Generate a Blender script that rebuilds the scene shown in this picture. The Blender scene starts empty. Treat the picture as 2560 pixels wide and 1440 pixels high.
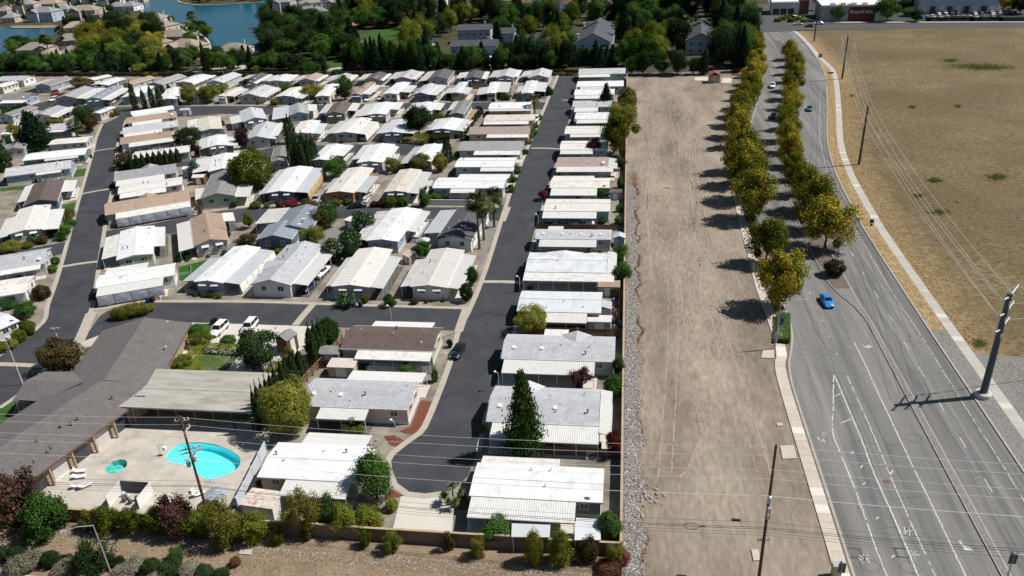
import bpy, math, random
import numpy as np
from mathutils import Vector, Matrix
from mathutils.geometry import tessellate_polygon

random.seed(7)
RNG = np.random.default_rng(7)
R_ = math.radians
scene = bpy.context.scene
COL = scene.collection

# ---------------------------------------------------------------- camera
CAM_H = 72.0
PITCH, ROLL, YAW = R_(26.937), R_(-2.942), R_(-8.821)
FPX, IW, IH = 1991.0, 2560.0, 1440.0
_fw = np.array([math.sin(YAW) * math.cos(PITCH), math.cos(YAW) * math.cos(PITCH), -math.sin(PITCH)])
_rt = np.array([math.cos(YAW), -math.sin(YAW), 0.0])
_up = np.cross(_rt, _fw)
CR = math.cos(ROLL) * _rt + math.sin(ROLL) * _up
CU = -math.sin(ROLL) * _rt + math.cos(ROLL) * _up
cam_data = bpy.data.cameras.new("camera")
cam_data.sensor_width = 36.0
cam_data.lens = FPX / IW * 36.0
cam_data.clip_start = 1.0
cam_data.clip_end = 4000.0
cam = bpy.data.objects.new("camera", cam_data)
COL.objects.link(cam)
m = Matrix.Identity(4)
for i in range(3):
    m[i][0], m[i][1], m[i][2] = CR[i], CU[i], -_fw[i]
m[2][3] = CAM_H
cam.matrix_world = m
scene.camera = cam

# ---------------------------------------------------------------- light
SUN_EL, SUN_AZ = R_(52.5), R_(13.0)      # azimuth counted from +X towards +Y
world = bpy.data.worlds.new("World")
scene.world = world
world.use_nodes = True
nt = world.node_tree
nt.nodes.clear()
sky = nt.nodes.new("ShaderNodeTexSky")
sky.sky_type = 'NISHITA'
sky.sun_disc = False
sky.sun_elevation = SUN_EL
sky.sun_rotation = math.pi / 2 - SUN_AZ
sky.air_density = 1.0
sky.dust_density = 0.6
bg = nt.nodes.new("ShaderNodeBackground")
bg.inputs[1].default_value = 0.052
wo = nt.nodes.new("ShaderNodeOutputWorld")
nt.links.new(sky.outputs[0], bg.inputs[0])
nt.links.new(bg.outputs[0], wo.inputs[0])
sun_d = bpy.data.lights.new("sun", 'SUN')
sun_d.energy = 5.0
sun_d.angle = R_(0.5)
sun_d.color = (1.0, 0.965, 0.915)
sun = bpy.data.objects.new("sun", sun_d)
COL.objects.link(sun)
sv = Vector((math.cos(SUN_EL) * math.cos(SUN_AZ), math.cos(SUN_EL) * math.sin(SUN_AZ), math.sin(SUN_EL)))
sun.rotation_euler = sv.to_track_quat('Z', 'Y').to_euler()
sun.location = (120, 60, 150)
scene.view_settings.view_transform = 'Standard'
scene.view_settings.look = 'None'
scene.view_settings.exposure = 0.14
scene.view_settings.gamma = 1.0
scene.render.engine = 'CYCLES'
scene.cycles.max_bounces = 5
scene.cycles.transparent_max_bounces = 6

# ---------------------------------------------------------------- helpers
def P(x, y, z=0.0):
    """survey: the place at height z that a photo pixel points to"""
    d = (x - IW / 2) / FPX * CR - (y - IH / 2) / FPX * CU + _fw
    t = (z - CAM_H) / d[2]
    return Vector((t * d[0], t * d[1], z))

def pix(p):
    v = np.array([p[0], p[1], p[2] - CAM_H])
    k = v @ _fw
    return IW / 2 + FPX * (v @ CR) / k, IH / 2 - FPX * (v @ CU) / k, k

def hgt(bx, by, ty):
    """height of a thing standing at pixel (bx,by) whose top shows at row ty"""
    g = P(bx, by)
    lo, hi = 0.0, 60.0
    for _ in range(40):
        mid = (lo + hi) / 2
        if pix((g.x, g.y, mid))[1] > ty: lo = mid
        else: hi = mid
    return lo

def mpp(bx, by):
    g = P(bx, by)
    return pix(g)[2] / FPX

ONES = ['', 'first', 'second', 'third', 'fourth', 'fifth', 'sixth', 'seventh', 'eighth', 'ninth', 'tenth', 'eleventh', 'twelfth',
        'thirteenth', 'fourteenth', 'fifteenth', 'sixteenth', 'seventeenth', 'eighteenth', 'nineteenth']
TENS = ['', '', 'twenty', 'thirty', 'forty', 'fifty', 'sixty', 'seventy', 'eighty', 'ninety']
TENTH = ['', '', 'twentieth', 'thirtieth', 'fortieth', 'fiftieth', 'sixtieth', 'seventieth', 'eightieth', 'ninetieth']
def ordw(n):
    if n < 20: return ONES[n]
    if n >= 100: return ('one-hundredth' if n == 100 else 'hundred-and-' + ordw(n - 100))
    return TENTH[n // 10] if n % 10 == 0 else TENS[n // 10] + '-' + ONES[n % 10]

def link(o, parent=None):
    COL.objects.link(o)
    if parent is not None: o.parent = parent
    return o

def tag(o, label=None, cat=None, group=None, kind=None):
    if label: o["label"] = label
    if cat: o["category"] = cat
    if group: o["group"] = group
    if kind: o["kind"] = kind
    return o

def empty(name, loc=(0, 0, 0), rz=0.0, label=None, cat=None, group=None):
    o = bpy.data.objects.new(name, None)
    o.location = loc
    o.rotation_euler = (0, 0, rz)
    o.empty_display_size = 0.5
    link(o)
    return tag(o, label, cat, group)

def put(name, mesh, parent=None, loc=(0, 0, 0), rot=(0, 0, 0), scale=(1, 1, 1)):
    o = bpy.data.objects.new(name, mesh)
    o.location = loc; o.rotation_euler = rot; o.scale = scale
    return link(o, parent)

def copy_tree(root, loc=None, rz=None):
    c = root.copy(); COL.objects.link(c)
    if loc is not None: c.location = loc
    if rz is not None: c.rotation_euler = (0, 0, rz)
    for ch in root.children:
        d = ch.copy(); COL.objects.link(d); d.parent = c
        for g in ch.children:
            e = g.copy(); COL.objects.link(e); e.parent = d
    return c

class MB:
    """collects faces for one mesh"""
    def __init__(s): s.v = []; s.f = []; s.mi = []
    def add(s, vs, fs, mi=0):
        b = len(s.v); s.v.extend(tuple(v) for v in vs)
        for f in fs: s.f.append([b + i for i in f]); s.mi.append(mi)
        return s
    def box(s, c, d, rz=0.0, mi=0, taper=1.0):
        x, y, z = d[0] / 2, d[1] / 2, d[2] / 2
        cs, sn = math.cos(rz), math.sin(rz)
        vs = []
        for dz, k in ((-z, 1.0), (z, taper)):
            for dx, dy in ((-x, -y), (x, -y), (x, y), (-x, y)):
                dx *= k; dy *= k
                vs.append((c[0] + dx * cs - dy * sn, c[1] + dx * sn + dy * cs, c[2] + dz))
        return s.add(vs, [(3, 2, 1, 0), (4, 5, 6, 7), (0, 1, 5, 4), (1, 2, 6, 5), (2, 3, 7, 6), (3, 0, 4, 7)], mi)
    def tube(s, p0, p1, r0, r1=None, n=8, mi=0, cap=True):
        p0, p1 = Vector(p0), Vector(p1)
        r1 = r0 if r1 is None else r1
        d = (p1 - p0)
        if d.length < 1e-6: return s
        d.normalize()
        a = d.orthogonal().normalized(); b = d.cross(a)
        vs = []
        for p, r in ((p0, r0), (p1, r1)):
            for i in range(n):
                t = 2 * math.pi * i / n
                vs.append(p + (a * math.cos(t) + b * math.sin(t)) * r)
        fs = [(i, (i + 1) % n, n + (i + 1) % n, n + i) for i in range(n)]
        if cap: fs += [tuple(range(n - 1, -1, -1)), tuple(range(n, 2 * n))]
        return s.add(vs, fs, mi)
    def lathe(s, prof, c=(0, 0, 0), n=12, mi=0):
        vs = []; fs = []
        for r, z in prof:
            for i in range(n):
                t = 2 * math.pi * i / n
                vs.append((c[0] + r * math.cos(t), c[1] + r * math.sin(t), c[2] + z))
        for k in range(len(prof) - 1):
            for i in range(n):
                fs.append((k * n + i, k * n + (i + 1) % n, (k + 1) * n + (i + 1) % n, (k + 1) * n + i))
        fs.append(tuple(range(n - 1, -1, -1))); fs.append(tuple((len(prof) - 1) * n + i for i in range(n)))
        return s.add(vs, fs, mi)
    def prism(s, pts, y0, y1, mi=0):
        """polygon in xz pushed along y"""
        n = len(pts)
        vs = [(p[0], y0, p[1]) for p in pts] + [(p[0], y1, p[1]) for p in pts]
        fs = [tuple(range(n)), tuple(range(2 * n - 1, n - 1, -1))]
        fs += [(i, n + i, n + (i + 1) % n, (i + 1) % n) for i in range(n)]
        return s.add(vs, fs, mi)
    def mesh(s, name, *mats, smooth=False):
        me = bpy.data.meshes.new(name)
        me.from_pydata(s.v, [], s.f)
        for m_ in mats: me.materials.append(m_)
        if len(mats) > 1: me.polygons.foreach_set("material_index", s.mi)
        if smooth: me.polygons.foreach_set("use_smooth", [True] * len(s.f))
        me.update()
        return me
    def obj(s, name, mats, parent=None, smooth=False, **k):
        if not isinstance(mats, (list, tuple)): mats = [mats]
        return put(name, s.mesh(name, *mats, smooth=smooth), parent, **k)

def np_mesh(name, V, Q, mat, attr=None, smooth=False):
    """quads/tris from numpy arrays"""
    me = bpy.data.meshes.new(name)
    k = Q.shape[1]
    me.vertices.add(len(V)); me.vertices.foreach_set("co", np.ascontiguousarray(V, dtype=np.float32).ravel())
    me.loops.add(Q.size); me.loops.foreach_set("vertex_index", np.ascontiguousarray(Q, dtype=np.int32).ravel())
    me.polygons.add(len(Q))
    me.polygons.foreach_set("loop_start", np.arange(0, Q.size, k, dtype=np.int32))
    me.polygons.foreach_set("loop_total", np.full(len(Q), k, dtype=np.int32))
    if smooth: me.polygons.foreach_set("use_smooth", np.ones(len(Q), dtype=bool))
    if attr is not None:
        at = me.attributes.new("tone", 'FLOAT', 'FACE')
        at.data.foreach_set("value", np.ascontiguousarray(attr, dtype=np.float32))
    me.materials.append(mat)
    me.update(calc_edges=True)
    return me

def smooth_line(pts, step=3.0):
    """Catmull-Rom through world points, resampled"""
    pts = [Vector(p) for p in pts]
    q = [pts[0] * 2 - pts[1]] + pts + [pts[-1] * 2 - pts[-2]]
    out = []
    for i in range(1, len(q) - 2):
        a, b, c, d = q[i - 1], q[i], q[i + 1], q[i + 2]
        n = max(1, int((c - b).length / step))
        for j in range(n):
            t = j / n
            out.append(0.5 * ((2 * b) + (c - a) * t + (2 * a - 5 * b + 4 * c - d) * t * t + (3 * b - a - 3 * c + d) * t ** 3))
    out.append(pts[-1])
    return out

def flat_poly(name, pts, z, mat, kind='structure', thick=0.0, label=None):
    """flat sheet from world xy points"""
    vs = [Vector((p[0], p[1], z)) for p in pts]
    tri = tessellate_polygon([vs])
    mb = MB(); mb.v = [tuple(v) for v in vs]
    for t in tri:
        a, b, c = (vs[i] for i in t)
        if (b - a).cross(c - a).z < 0: t = (t[0], t[2], t[1])
        mb.f.append(list(t)); mb.mi.append(0)
    if thick > 0:
        n = len(vs)
        mb.v += [(v.x, v.y, z - thick) for v in vs]
        for i in range(n):
            mb.f.append([i, (i + 1) % n, n + (i + 1) % n, n + i]); mb.mi.append(0)
    o = mb.obj(name, mat)
    if kind: o["kind"] = kind
    return o

def px_poly(name, pts, z, mat, **k):
    return flat_poly(name, [P(x, y, z) for x, y in pts], z, mat, **k)

def strip(name, A, B, z, mat, kind='structure', thick=0.0, zb=None):
    """sheet between two world polylines with the same count"""
    mb = MB(); n = len(A)
    zb = z if zb is None else zb
    for a, b in zip(A, B): mb.v += [(a[0], a[1], z), (b[0], b[1], zb)]
    for i in range(n - 1):
        f = [2 * i, 2 * i + 1, 2 * i + 3, 2 * i + 2]
        a, b, c = (Vector(mb.v[j]) for j in f[:3])
        if (b - a).cross(c - a).z < 0: f.reverse()
        mb.f.append(f); mb.mi.append(0)
    if thick > 0:
        k = len(mb.v)
        mb.v += [(v[0], v[1], v[2] - thick) for v in mb.v]
        for i in range(n - 1):
            for s_ in (0, 1):
                j = 2 * i + s_
                mb.f.append([j, j + 2, k + j + 2, k + j]); mb.mi.append(0)
        for j in (0, 2 * n - 2):
            mb.f.append([j, j + 1, k + j + 1, k + j]); mb.mi.append(0)
    if name is None: return mb
    o = mb.obj(name, mat)
    if kind: o["kind"] = kind
    return o

def offset(line, d):
    out = []
    for i, p in enumerate(line):
        a = line[max(0, i - 1)]; b = line[min(len(line) - 1, i + 1)]
        t = Vector((b[0] - a[0], b[1] - a[1], 0)).normalized()
        out.append(Vector((p[0] + t.y * d, p[1] - t.x * d, 0)))     # d>0: to the right of travel
    return out

# ---------------------------------------------------------------- materials
MATS = {}
def mat(name, c, rough=0.75, var=0.12, scale=1.2, spec=0.3, c2=None, fine=0.0, fscale=14.0, bump=0.0, bscale=8.0,
        metal=0.0, stain=None, stain_at=0.62, stain_scale=0.6, coat=0.0, objrand=0.0, stretch=(1, 1, 1)):
    """procedural surface: two tones in soft patches, fine grain, optional stains"""
    if name in MATS: return MATS[name]
    m_ = bpy.data.materials.new(name); m_.use_nodes = True
    t = m_.node_tree; N = t.nodes; Lk = t.links
    bs = N["Principled BSDF"]
    bs.inputs["Roughness"].default_value = rough
    bs.inputs["Metallic"].default_value = metal
    bs.inputs["Specular IOR Level"].default_value = spec
    if coat: bs.inputs["Coat Weight"].default_value = coat; bs.inputs["Coat Roughness"].default_value = 0.08
    geo = N.new("ShaderNodeNewGeometry")
    mp = N.new("ShaderNodeMapping"); mp.inputs["Scale"].default_value = stretch
    Lk.new(geo.outputs["Position"], mp.inputs["Vector"])
    ns = N.new("ShaderNodeTexNoise"); ns.inputs["Scale"].default_value = scale; ns.inputs["Detail"].default_value = 5
    ns.inputs["Roughness"].default_value = 0.65
    Lk.new(mp.outputs[0], ns.inputs["Vector"])
    rp = N.new("ShaderNodeValToRGB")
    a = [min(1, max(0, x * (1 - var))) for x in c]
    b = [min(1, x * (1 + var)) for x in (c if c2 is None else c2)]
    rp.color_ramp.elements[0].position = 0.32; rp.color_ramp.elements[0].color = (*a, 1)
    rp.color_ramp.elements[1].position = 0.68; rp.color_ramp.elements[1].color = (*b, 1)
    Lk.new(ns.outputs["Fac"], rp.inputs[0])
    out = rp.outputs[0]
    if fine > 0:
        n2 = N.new("ShaderNodeTexNoise"); n2.inputs["Scale"].default_value = fscale; n2.inputs["Detail"].default_value = 3
        Lk.new(mp.outputs[0], n2.inputs["Vector"])
        mr = N.new("ShaderNodeMapRange"); mr.inputs[1].default_value = 0.3; mr.inputs[2].default_value = 0.7
        mr.inputs[3].default_value = 1 - fine; mr.inputs[4].default_value = 1 + fine
        Lk.new(n2.outputs["Fac"], mr.inputs[0])
        mx = N.new("ShaderNodeMix"); mx.data_type = 'RGBA'; mx.blend_type = 'MULTIPLY'; mx.inputs[0].default_value = 1
        Lk.new(out, mx.inputs[6]); Lk.new(mr.outputs[0], mx.inputs[7]); out = mx.outputs[2]
    if stain is not None:
        n3 = N.new("ShaderNodeTexNoise"); n3.inputs["Scale"].default_value = stain_scale; n3.inputs["Detail"].default_value = 6
        n3.inputs["Roughness"].default_value = 0.7
        ad = N.new("ShaderNodeVectorMath"); ad.operation = 'ADD'; ad.inputs[1].default_value = (31.7, 11.3, 5.1)
        Lk.new(mp.outputs[0], ad.inputs[0]); Lk.new(ad.outputs[0], n3.inputs["Vector"])
        m3 = N.new("ShaderNodeMapRange"); m3.inputs[1].default_value = stain_at; m3.inputs[2].default_value = stain_at + 0.16
        m3.inputs[4].default_value = 0.75
        if objrand > 0:
            o2 = N.new("ShaderNodeObjectInfo"); r2 = N.new("ShaderNodeMath"); r2.operation = 'MULTIPLY_ADD'; r2.inputs[1].default_value = .16; r2.inputs[2].default_value = -.08
            Lk.new(o2.outputs["Random"], r2.inputs[0])
            a2 = N.new("ShaderNodeMath"); a2.operation = 'ADD'; Lk.new(n3.outputs["Fac"], a2.inputs[0]); Lk.new(r2.outputs[0], a2.inputs[1]); Lk.new(a2.outputs[0], m3.inputs[0])
        else: Lk.new(n3.outputs["Fac"], m3.inputs[0])
        mx = N.new("ShaderNodeMix"); mx.data_type = 'RGBA'; mx.inputs[7].default_value = (*stain, 1)
        Lk.new(m3.outputs[0], mx.inputs[0]); Lk.new(out, mx.inputs[6]); out = mx.outputs[2]
    if objrand > 0:
        oi = N.new("ShaderNodeObjectInfo")
        mr = N.new("ShaderNodeMapRange"); mr.inputs[3].default_value = 1 - objrand; mr.inputs[4].default_value = 1 + objrand
        Lk.new(oi.outputs["Random"], mr.inputs[0])
        mx = N.new("ShaderNodeMix"); mx.data_type = 'RGBA'; mx.blend_type = 'MULTIPLY'; mx.inputs[0].default_value = 1
        Lk.new(out, mx.inputs[6]); Lk.new(mr.outputs[0], mx.inputs[7]); out = mx.outputs[2]
    Lk.new(out, bs.inputs["Base Color"])
    if bump > 0:
        n4 = N.new("ShaderNodeTexNoise"); n4.inputs["Scale"].default_value = bscale; n4.inputs["Detail"].default_value = 4
        Lk.new(mp.outputs[0], n4.inputs["Vector"])
        bp = N.new("ShaderNodeBump"); bp.inputs["Strength"].default_value = bump; bp.inputs["Distance"].default_value = 0.1
        Lk.new(n4.outputs["Fac"], bp.inputs["Height"]); Lk.new(bp.outputs[0], bs.inputs["Normal"])
    MATS[name] = m_
    return m_

def leaf_mat(name, c1, c2, c3=None, rand=0.18, trans=0.22):
    """leaves: tone from the per-leaf attribute, a little light passes through"""
    if name in MATS: return MATS[name]
    m_ = bpy.data.materials.new(name); m_.use_nodes = True
    t = m_.node_tree; N = t.nodes; Lk = t.links
    N.clear()
    at = N.new("ShaderNodeAttribute"); at.attribute_name = "tone"
    rp = N.new("ShaderNodeValToRGB")
    rp.color_ramp.elements[0].color = (*c1, 1); rp.color_ramp.elements[1].color = (*c2, 1)
    if c3: 
        rp.color_ramp.elements[1].position = 0.7
        e = rp.color_ramp.elements.new(1.0); e.color = (*c3, 1)
    oi = N.new("ShaderNodeObjectInfo")
    sh = N.new("ShaderNodeMath"); sh.operation = 'MULTIPLY_ADD'; sh.inputs[1].default_value = rand * 1.9; sh.inputs[2].default_value = -rand * .95
    Lk.new(oi.outputs["Random"], sh.inputs[0])
    ad = N.new("ShaderNodeMath"); ad.operation = 'ADD'; ad.use_clamp = True
    Lk.new(at.outputs["Fac"], ad.inputs[0]); Lk.new(sh.outputs[0], ad.inputs[1]); Lk.new(ad.outputs[0], rp.inputs[0])
    mr = N.new("ShaderNodeMapRange"); mr.inputs[3].default_value = 1 - rand; mr.inputs[4].default_value = 1 + rand
    Lk.new(oi.outputs["Random"], mr.inputs[0])
    mx = N.new("ShaderNodeMix"); mx.data_type = 'RGBA'; mx.blend_type = 'MULTIPLY'; mx.inputs[0].default_value = 1
    Lk.new(rp.outputs[0], mx.inputs[6]); Lk.new(mr.outputs[0], mx.inputs[7])
    df = N.new("ShaderNodeBsdfDiffuse"); tr = N.new("ShaderNodeBsdfTranslucent")
    ms = N.new("ShaderNodeMixShader"); ms.inputs[0].default_value = trans
    Lk.new(mx.outputs[2], df.inputs[0]); Lk.new(mx.outputs[2], tr.inputs[0])
    Lk.new(df.outputs[0], ms.inputs[1]); Lk.new(tr.outputs[0], ms.inputs[2])
    o = N.new("ShaderNodeOutputMaterial"); Lk.new(ms.outputs[0], o.inputs[0])
    MATS[name] = m_
    return m_
# ================================================================ surfaces
M_soil = mat("dry_soil", (.235, .175, .12), .95, .18, .25, .1, fine=.25, fscale=5, bump=.4, bscale=3, stain=(.29, .225, .14), stain_at=.52, stain_scale=.3)
M_lot = mat("lot_ground", (.19, .165, .135), .9, .2, .22, .15, c2=(.28, .25, .205), fine=.16, fscale=5, stain=(.13, .105, .08), stain_at=.52, stain_scale=.25)
M_asph = mat("street_asphalt", (.043, .045, .052), .85, .12, .18, .25, c2=(.056, .057, .063), fine=.16, fscale=7, stain=(.072, .071, .072), stain_at=.56, stain_scale=.22)
M_road = mat("road_asphalt", (.165, .160, .152), .88, .13, .42, .2, c2=(.210, .202, .190), fine=.10, fscale=9, stain=(.112, .110, .110), stain_at=.48, stain_scale=.5, stretch=(1, .035, 1))
M_conc = mat("concrete", (.47, .43, .37), .85, .08, .5, .2, fine=.07, fscale=8, stain=(.37, .33, .28), stain_at=.6, stain_scale=.4)
M_conc2 = mat("pale_concrete", (.55, .515, .455), .85, .06, .4, .2, fine=.06, fscale=8, stain=(.42, .38, .32), stain_at=.6, stain_scale=.25)
M_gut = mat("gutter_concrete", (.40, .36, .30), .85, .10, .6, .2, fine=.1)
M_kerb = mat("kerb_concrete", (.36, .335, .295), .85, .14, .7, .2, fine=.1)
M_dirt = mat("sandy_dirt", (.200, .166, .130), .95, .16, .10, .08, c2=(.300, .255, .200), fine=.17, fscale=1.8, bump=.35, bscale=1.6,
             stain=(.165, .122, .09), stain_at=.53, stain_scale=.17, stretch=(1, .28, 1))
M_track = mat("tyre_rut", (.34, .29, .23), .95, .15, .5, .1, fine=.15)
M_paint = mat("road_paint", (.56, .55, .52), .7, .2, 2.0, .3, stain=(.2, .19, .185), stain_at=.47, stain_scale=2.6)
M_tar = mat("tar_seam", (.075, .074, .073), .7, .1, 1.0)
M_grass = mat("lawn", (.045, .095, .022), .95, .25, .5, .1, fine=.3, fscale=12, bump=.3, bscale=14, stain=(.14, .13, .055), stain_at=.62, stain_scale=.7)
M_park = mat("greenbelt_floor", (.045, .05, .022), .95, .3, .12, .1, c2=(.075, .065, .04), fine=.25, fscale=3, stain=(.05, .085, .02), stain_at=.58, stain_scale=.06)
M_mulch = mat("red_mulch", (.16, .06, .038), .95, .25, 3, .1, fine=.4, fscale=9, bump=.5, bscale=9)
M_pebble = mat("pebble_bed", (.21, .20, .185), .95, .2, 2.5, .1, fine=.35, fscale=6, bump=.6, bscale=6)
M_verge = mat("straw_verge", (.30, .215, .115), .95, .2, .35, .1, fine=.28, fscale=3.5, bump=.6, bscale=4, stain=(.30, .25, .12), stain_at=.55, stain_scale=.3)
M_med = mat("median_bark", (.14, .115, .095), .95, .15, .6, .1, fine=.3, fscale=6)
M_water = mat("lake_water", (.007, .078, .125), .22, .10, .02, .10)
M_curbred = mat("kerb_face", (.36, .335, .295), .85)  # same even concrete colour as the kerb

# dry field: straw flakes over soil
def field_mat():
    m_ = bpy.data.materials.new("mown_field"); m_.use_nodes = True
    t = m_.node_tree; N = t.nodes; L = t.links; bs = N["Principled BSDF"]
    bs.inputs["Roughness"].default_value = .95; bs.inputs["Specular IOR Level"].default_value = .08
    g = N.new("ShaderNodeNewGeometry")
    def noise(sc, det=5, stretch=(1, 1, 1), rough=.65, off=0):
        mp = N.new("ShaderNodeMapping"); mp.inputs["Scale"].default_value = stretch; mp.inputs["Location"].default_value = (off, off, 0)
        mp.inputs["Rotation"].default_value = (0, 0, .5)
        L.new(g.outputs["Position"], mp.inputs[0])
        n = N.new("ShaderNodeTexNoise"); n.inputs["Scale"].default_value = sc; n.inputs["Detail"].default_value = det; n.inputs["Roughness"].default_value = rough
        L.new(mp.outputs[0], n.inputs["Vector"]); return n.outputs["Fac"]
    def ramp(s, p0, c0, p1, c1):
        r = N.new("ShaderNodeValToRGB"); r.color_ramp.elements[0].position = p0; r.color_ramp.elements[0].color = (*c0, 1)
        r.color_ramp.elements[1].position = p1; r.color_ramp.elements[1].color = (*c1, 1); L.new(s, r.inputs[0]); return r.outputs[0]
    def mix(f, a, b):
        x = N.new("ShaderNodeMix"); x.data_type = 'RGBA'; L.new(f, x.inputs[0]); L.new(a, x.inputs[6]); L.new(b, x.inputs[7]); return x.outputs[2]
    base = ramp(noise(.045, 6), .35, (.085, .068, .034), .68, (.16, .11, .066))
    straw = ramp(noise(.15, 4, off=40), .3, (.275, .212, .128), .7, (.215, .178, .10))
    fl = ramp(noise(.7, 5, (1, 1.8, 1), .78, 11), .43, (0, 0, 0), .57, (1, 1, 1))
    c = mix(fl, base, straw)
    pt = ramp(noise(.022, 6, off=55, rough=.7), .40, (0, 0, 0), .60, (.85, .85, .85))
    c = mix(pt, c, ramp(noise(.9, 5, (1, 1.7, 1), .75, 23), .44, (.088, .068, .040), .6, (.20, .148, .088)))
    gr = ramp(noise(.03, 5, off=90), .50, (0, 0, 0), .68, (.7, .7, .7))
    gcol = ramp(noise(.5), .3, (.085, .08, .03), .7, (.14, .115, .045))
    c = mix(gr, c, gcol)
    at = N.new("ShaderNodeAttribute"); at.attribute_name = "edge"
    ma = N.new("ShaderNodeMath"); ma.operation = 'ADD'; L.new(at.outputs["Fac"], ma.inputs[0]); L.new(noise(.35, 6, off=7, rough=.75), ma.inputs[1])
    ef = ramp(ma.outputs[0], .72, (0, 0, 0), 1.0, (1, 1, 1))
    scol = ramp(noise(1.1, 5, off=3), .32, (.19, .135, .07), .68, (.36, .26, .14))
    c = mix(ef, c, scol)
    L.new(c, bs.inputs["Base Color"])
    bp = N.new("ShaderNodeBump"); bp.inputs["Strength"].default_value = .8; bp.inputs["Distance"].default_value = .25
    L.new(noise(.8, 4, (1, 1.9, 1), .75, 11), bp.inputs["Height"]); L.new(bp.outputs[0], bs.inputs["Normal"])
    return m_
M_field = field_mat()

# ================================================================ base ground
POOL_PX = [(416, 1142), (425, 1126), (450, 1112), (487, 1107), (537, 1112), (575, 1127), (597, 1142), (602, 1157), (592, 1174), (562, 1190), (525, 1199), (507, 1195), (490, 1181), (474, 1167), (450, 1160), (425, 1155)]
SPA_PX = [(262, 1176), (268, 1165), (280, 1155), (297, 1150), (312, 1150), (319, 1157), (317, 1167), (305, 1178), (288, 1184), (270, 1184)]
def ring(px):
    pts = [P(*p) for p in px]; pts.append(pts[0]); ln = smooth_line(pts, .5)[:-1]
    return [Vector((p.x, p.y, 0)) for p in ln]
POOL, SPA = ring(POOL_PX), ring(SPA_PX)
def holed(name, outer, holes, z, mat_):
    loops = [[Vector((p[0], p[1], 0)) for p in outer]] + holes
    tri = tessellate_polygon(loops); allv = [v for l in loops for v in l]
    mb = MB(); mb.v = [(v.x, v.y, z) for v in allv]
    for t in tri:
        a, b, c = (allv[i] for i in t)
        mb.f.append(list(t) if (b - a).cross(c - a).z > 0 else [t[0], t[2], t[1]]); mb.mi.append(0)
    o = mb.obj(name, mat_); o["kind"] = 'structure'
flat_poly("ground", [(-1800, -400), (1500, -400), (1500, 2400), (-1800, 2400)], -2.0, M_soil)
# north edge of the mobile home park
NORTH = [P(1568, 186), P(1400, 184), P(1200, 186), P(900, 188), P(600, 189), P(300, 190), P(-60, 190)]
park_pts = [(0.45, 70.9), (0.45, NORTH[0].y)] + [(p.x, p.y) for p in NORTH[1:]] + [(-420, 70.9)]
holed("park_ground", park_pts, [POOL, SPA], 0.0, M_lot)
# greenbelt, lake shore and everything beyond
flat_poly("greenbelt_ground", [(-900, NORTH[-1].y + 2)] + [(p.x, p.y + .6) for p in reversed(NORTH)] + [(44, 329), (56, 380), (58, 430), (75, 470), (85, 520), (110, 900), (-900, 1200)], -0.02, M_park)
flat_poly("bottom_verge_ground", [(-420, -60), (0.3, -60), (0.3, 70.8), (-420, 70.8)], 0.0, M_soil)

# ================================================================ boulevard
K = smooth_line([(52.6, 30, 0), (52.6, 90, 0), (52.5, 130, 0), (52.7, 167, 0), (53.3, 182, 0), (54.4, 201.5, 0), (55.8, 216.6, 0), (58.8, 237.6, 0),
                 (66.2, 273.6, 0), (73.4, 309.5, 0), (77.5, 335, 0), (80.3, 367, 0), (81.6, 403, 0), (81.3, 424, 0)], 3.0)
def side(y, near, d):
    """west-side line: explicit near the camera, parallel to the east kerb further on"""
    return d
Kw = offset(K, -22.2)
def west_line(near, d, ysw):
    far = [p for p in offset(K, -d) if p.y > ysw]
    return [Vector((*p, 0)) for p in near] + far[::4]
kerbL = smooth_line(west_line([(26.9, 30), (26.9, 80), (26.9, 110), (28.0, 117), (29.8, 126), (29.9, 140), (30.3, 160), (30.7, 178)], 22.4, 190), 3.0)
def resample(line, n):
    d = [0.0]
    for a, b in zip(line[:-1], line[1:]): d.append(d[-1] + (Vector(b) - Vector(a)).length)
    out = []
    for i in range(n):
        s = d[-1] * i / (n - 1); j = 0
        while j < len(d) - 2 and d[j + 1] < s: j += 1
        t = (s - d[j]) / max(1e-6, d[j + 1] - d[j])
        out.append(Vector(line[j]).lerp(Vector(line[j + 1]), t))
    return out
nR = 140
strip("boulevard_road", resample(kerbL, nR), resample(K, nR), -0.02, M_road)
# median between the two carriageways
medL = smooth_line(west_line([(42.9, 30), (42.9, 100), (43.0, 122), (42.9, 131), (41.6, 137), (39.8, 143), (39.3, 155), (39.4, 168), (39.9, 184)], 13.4, 196), 3.0)
medR = smooth_line(west_line([(44.0, 30), (44.0, 100), (43.9, 122), (43.8, 131), (43.5, 137), (43.4, 143), (43.3, 155), (43.4, 168), (43.9, 184)], 9.4, 196), 3.0)
medL = [p for p in medL if p.y < 402]; medR = [p for p in medR if p.y < 402]
mA, mB = resample(medL, nR), resample(medR, nR)
strip("median", mA, mB, 0.13, M_kerb, thick=0.16)
def inset(A, B, d):
    oa, ob = [], []
    for a, b in zip(A, B):
        t = (b - a); L_ = t.length; t = t.normalized() if L_ > 1e-6 else t
        k = min(d, L_ * .45)
        oa.append(a + t * k); ob.append(b - t * k)
    return oa, ob
iA, iB = inset(mA, mB, .16)
sel = [i for i in range(nR) if mA[i].y > 141]
strip("median_planting_soil", [iA[i] for i in sel], [iB[i] for i in sel], 0.15, M_med)
sel = [i for i in range(nR) if mA[i].y < 143]
strip("median_cobbles", [iA[i] for i in sel], [iB[i] for i in sel], 0.15, M_pebble)
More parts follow.
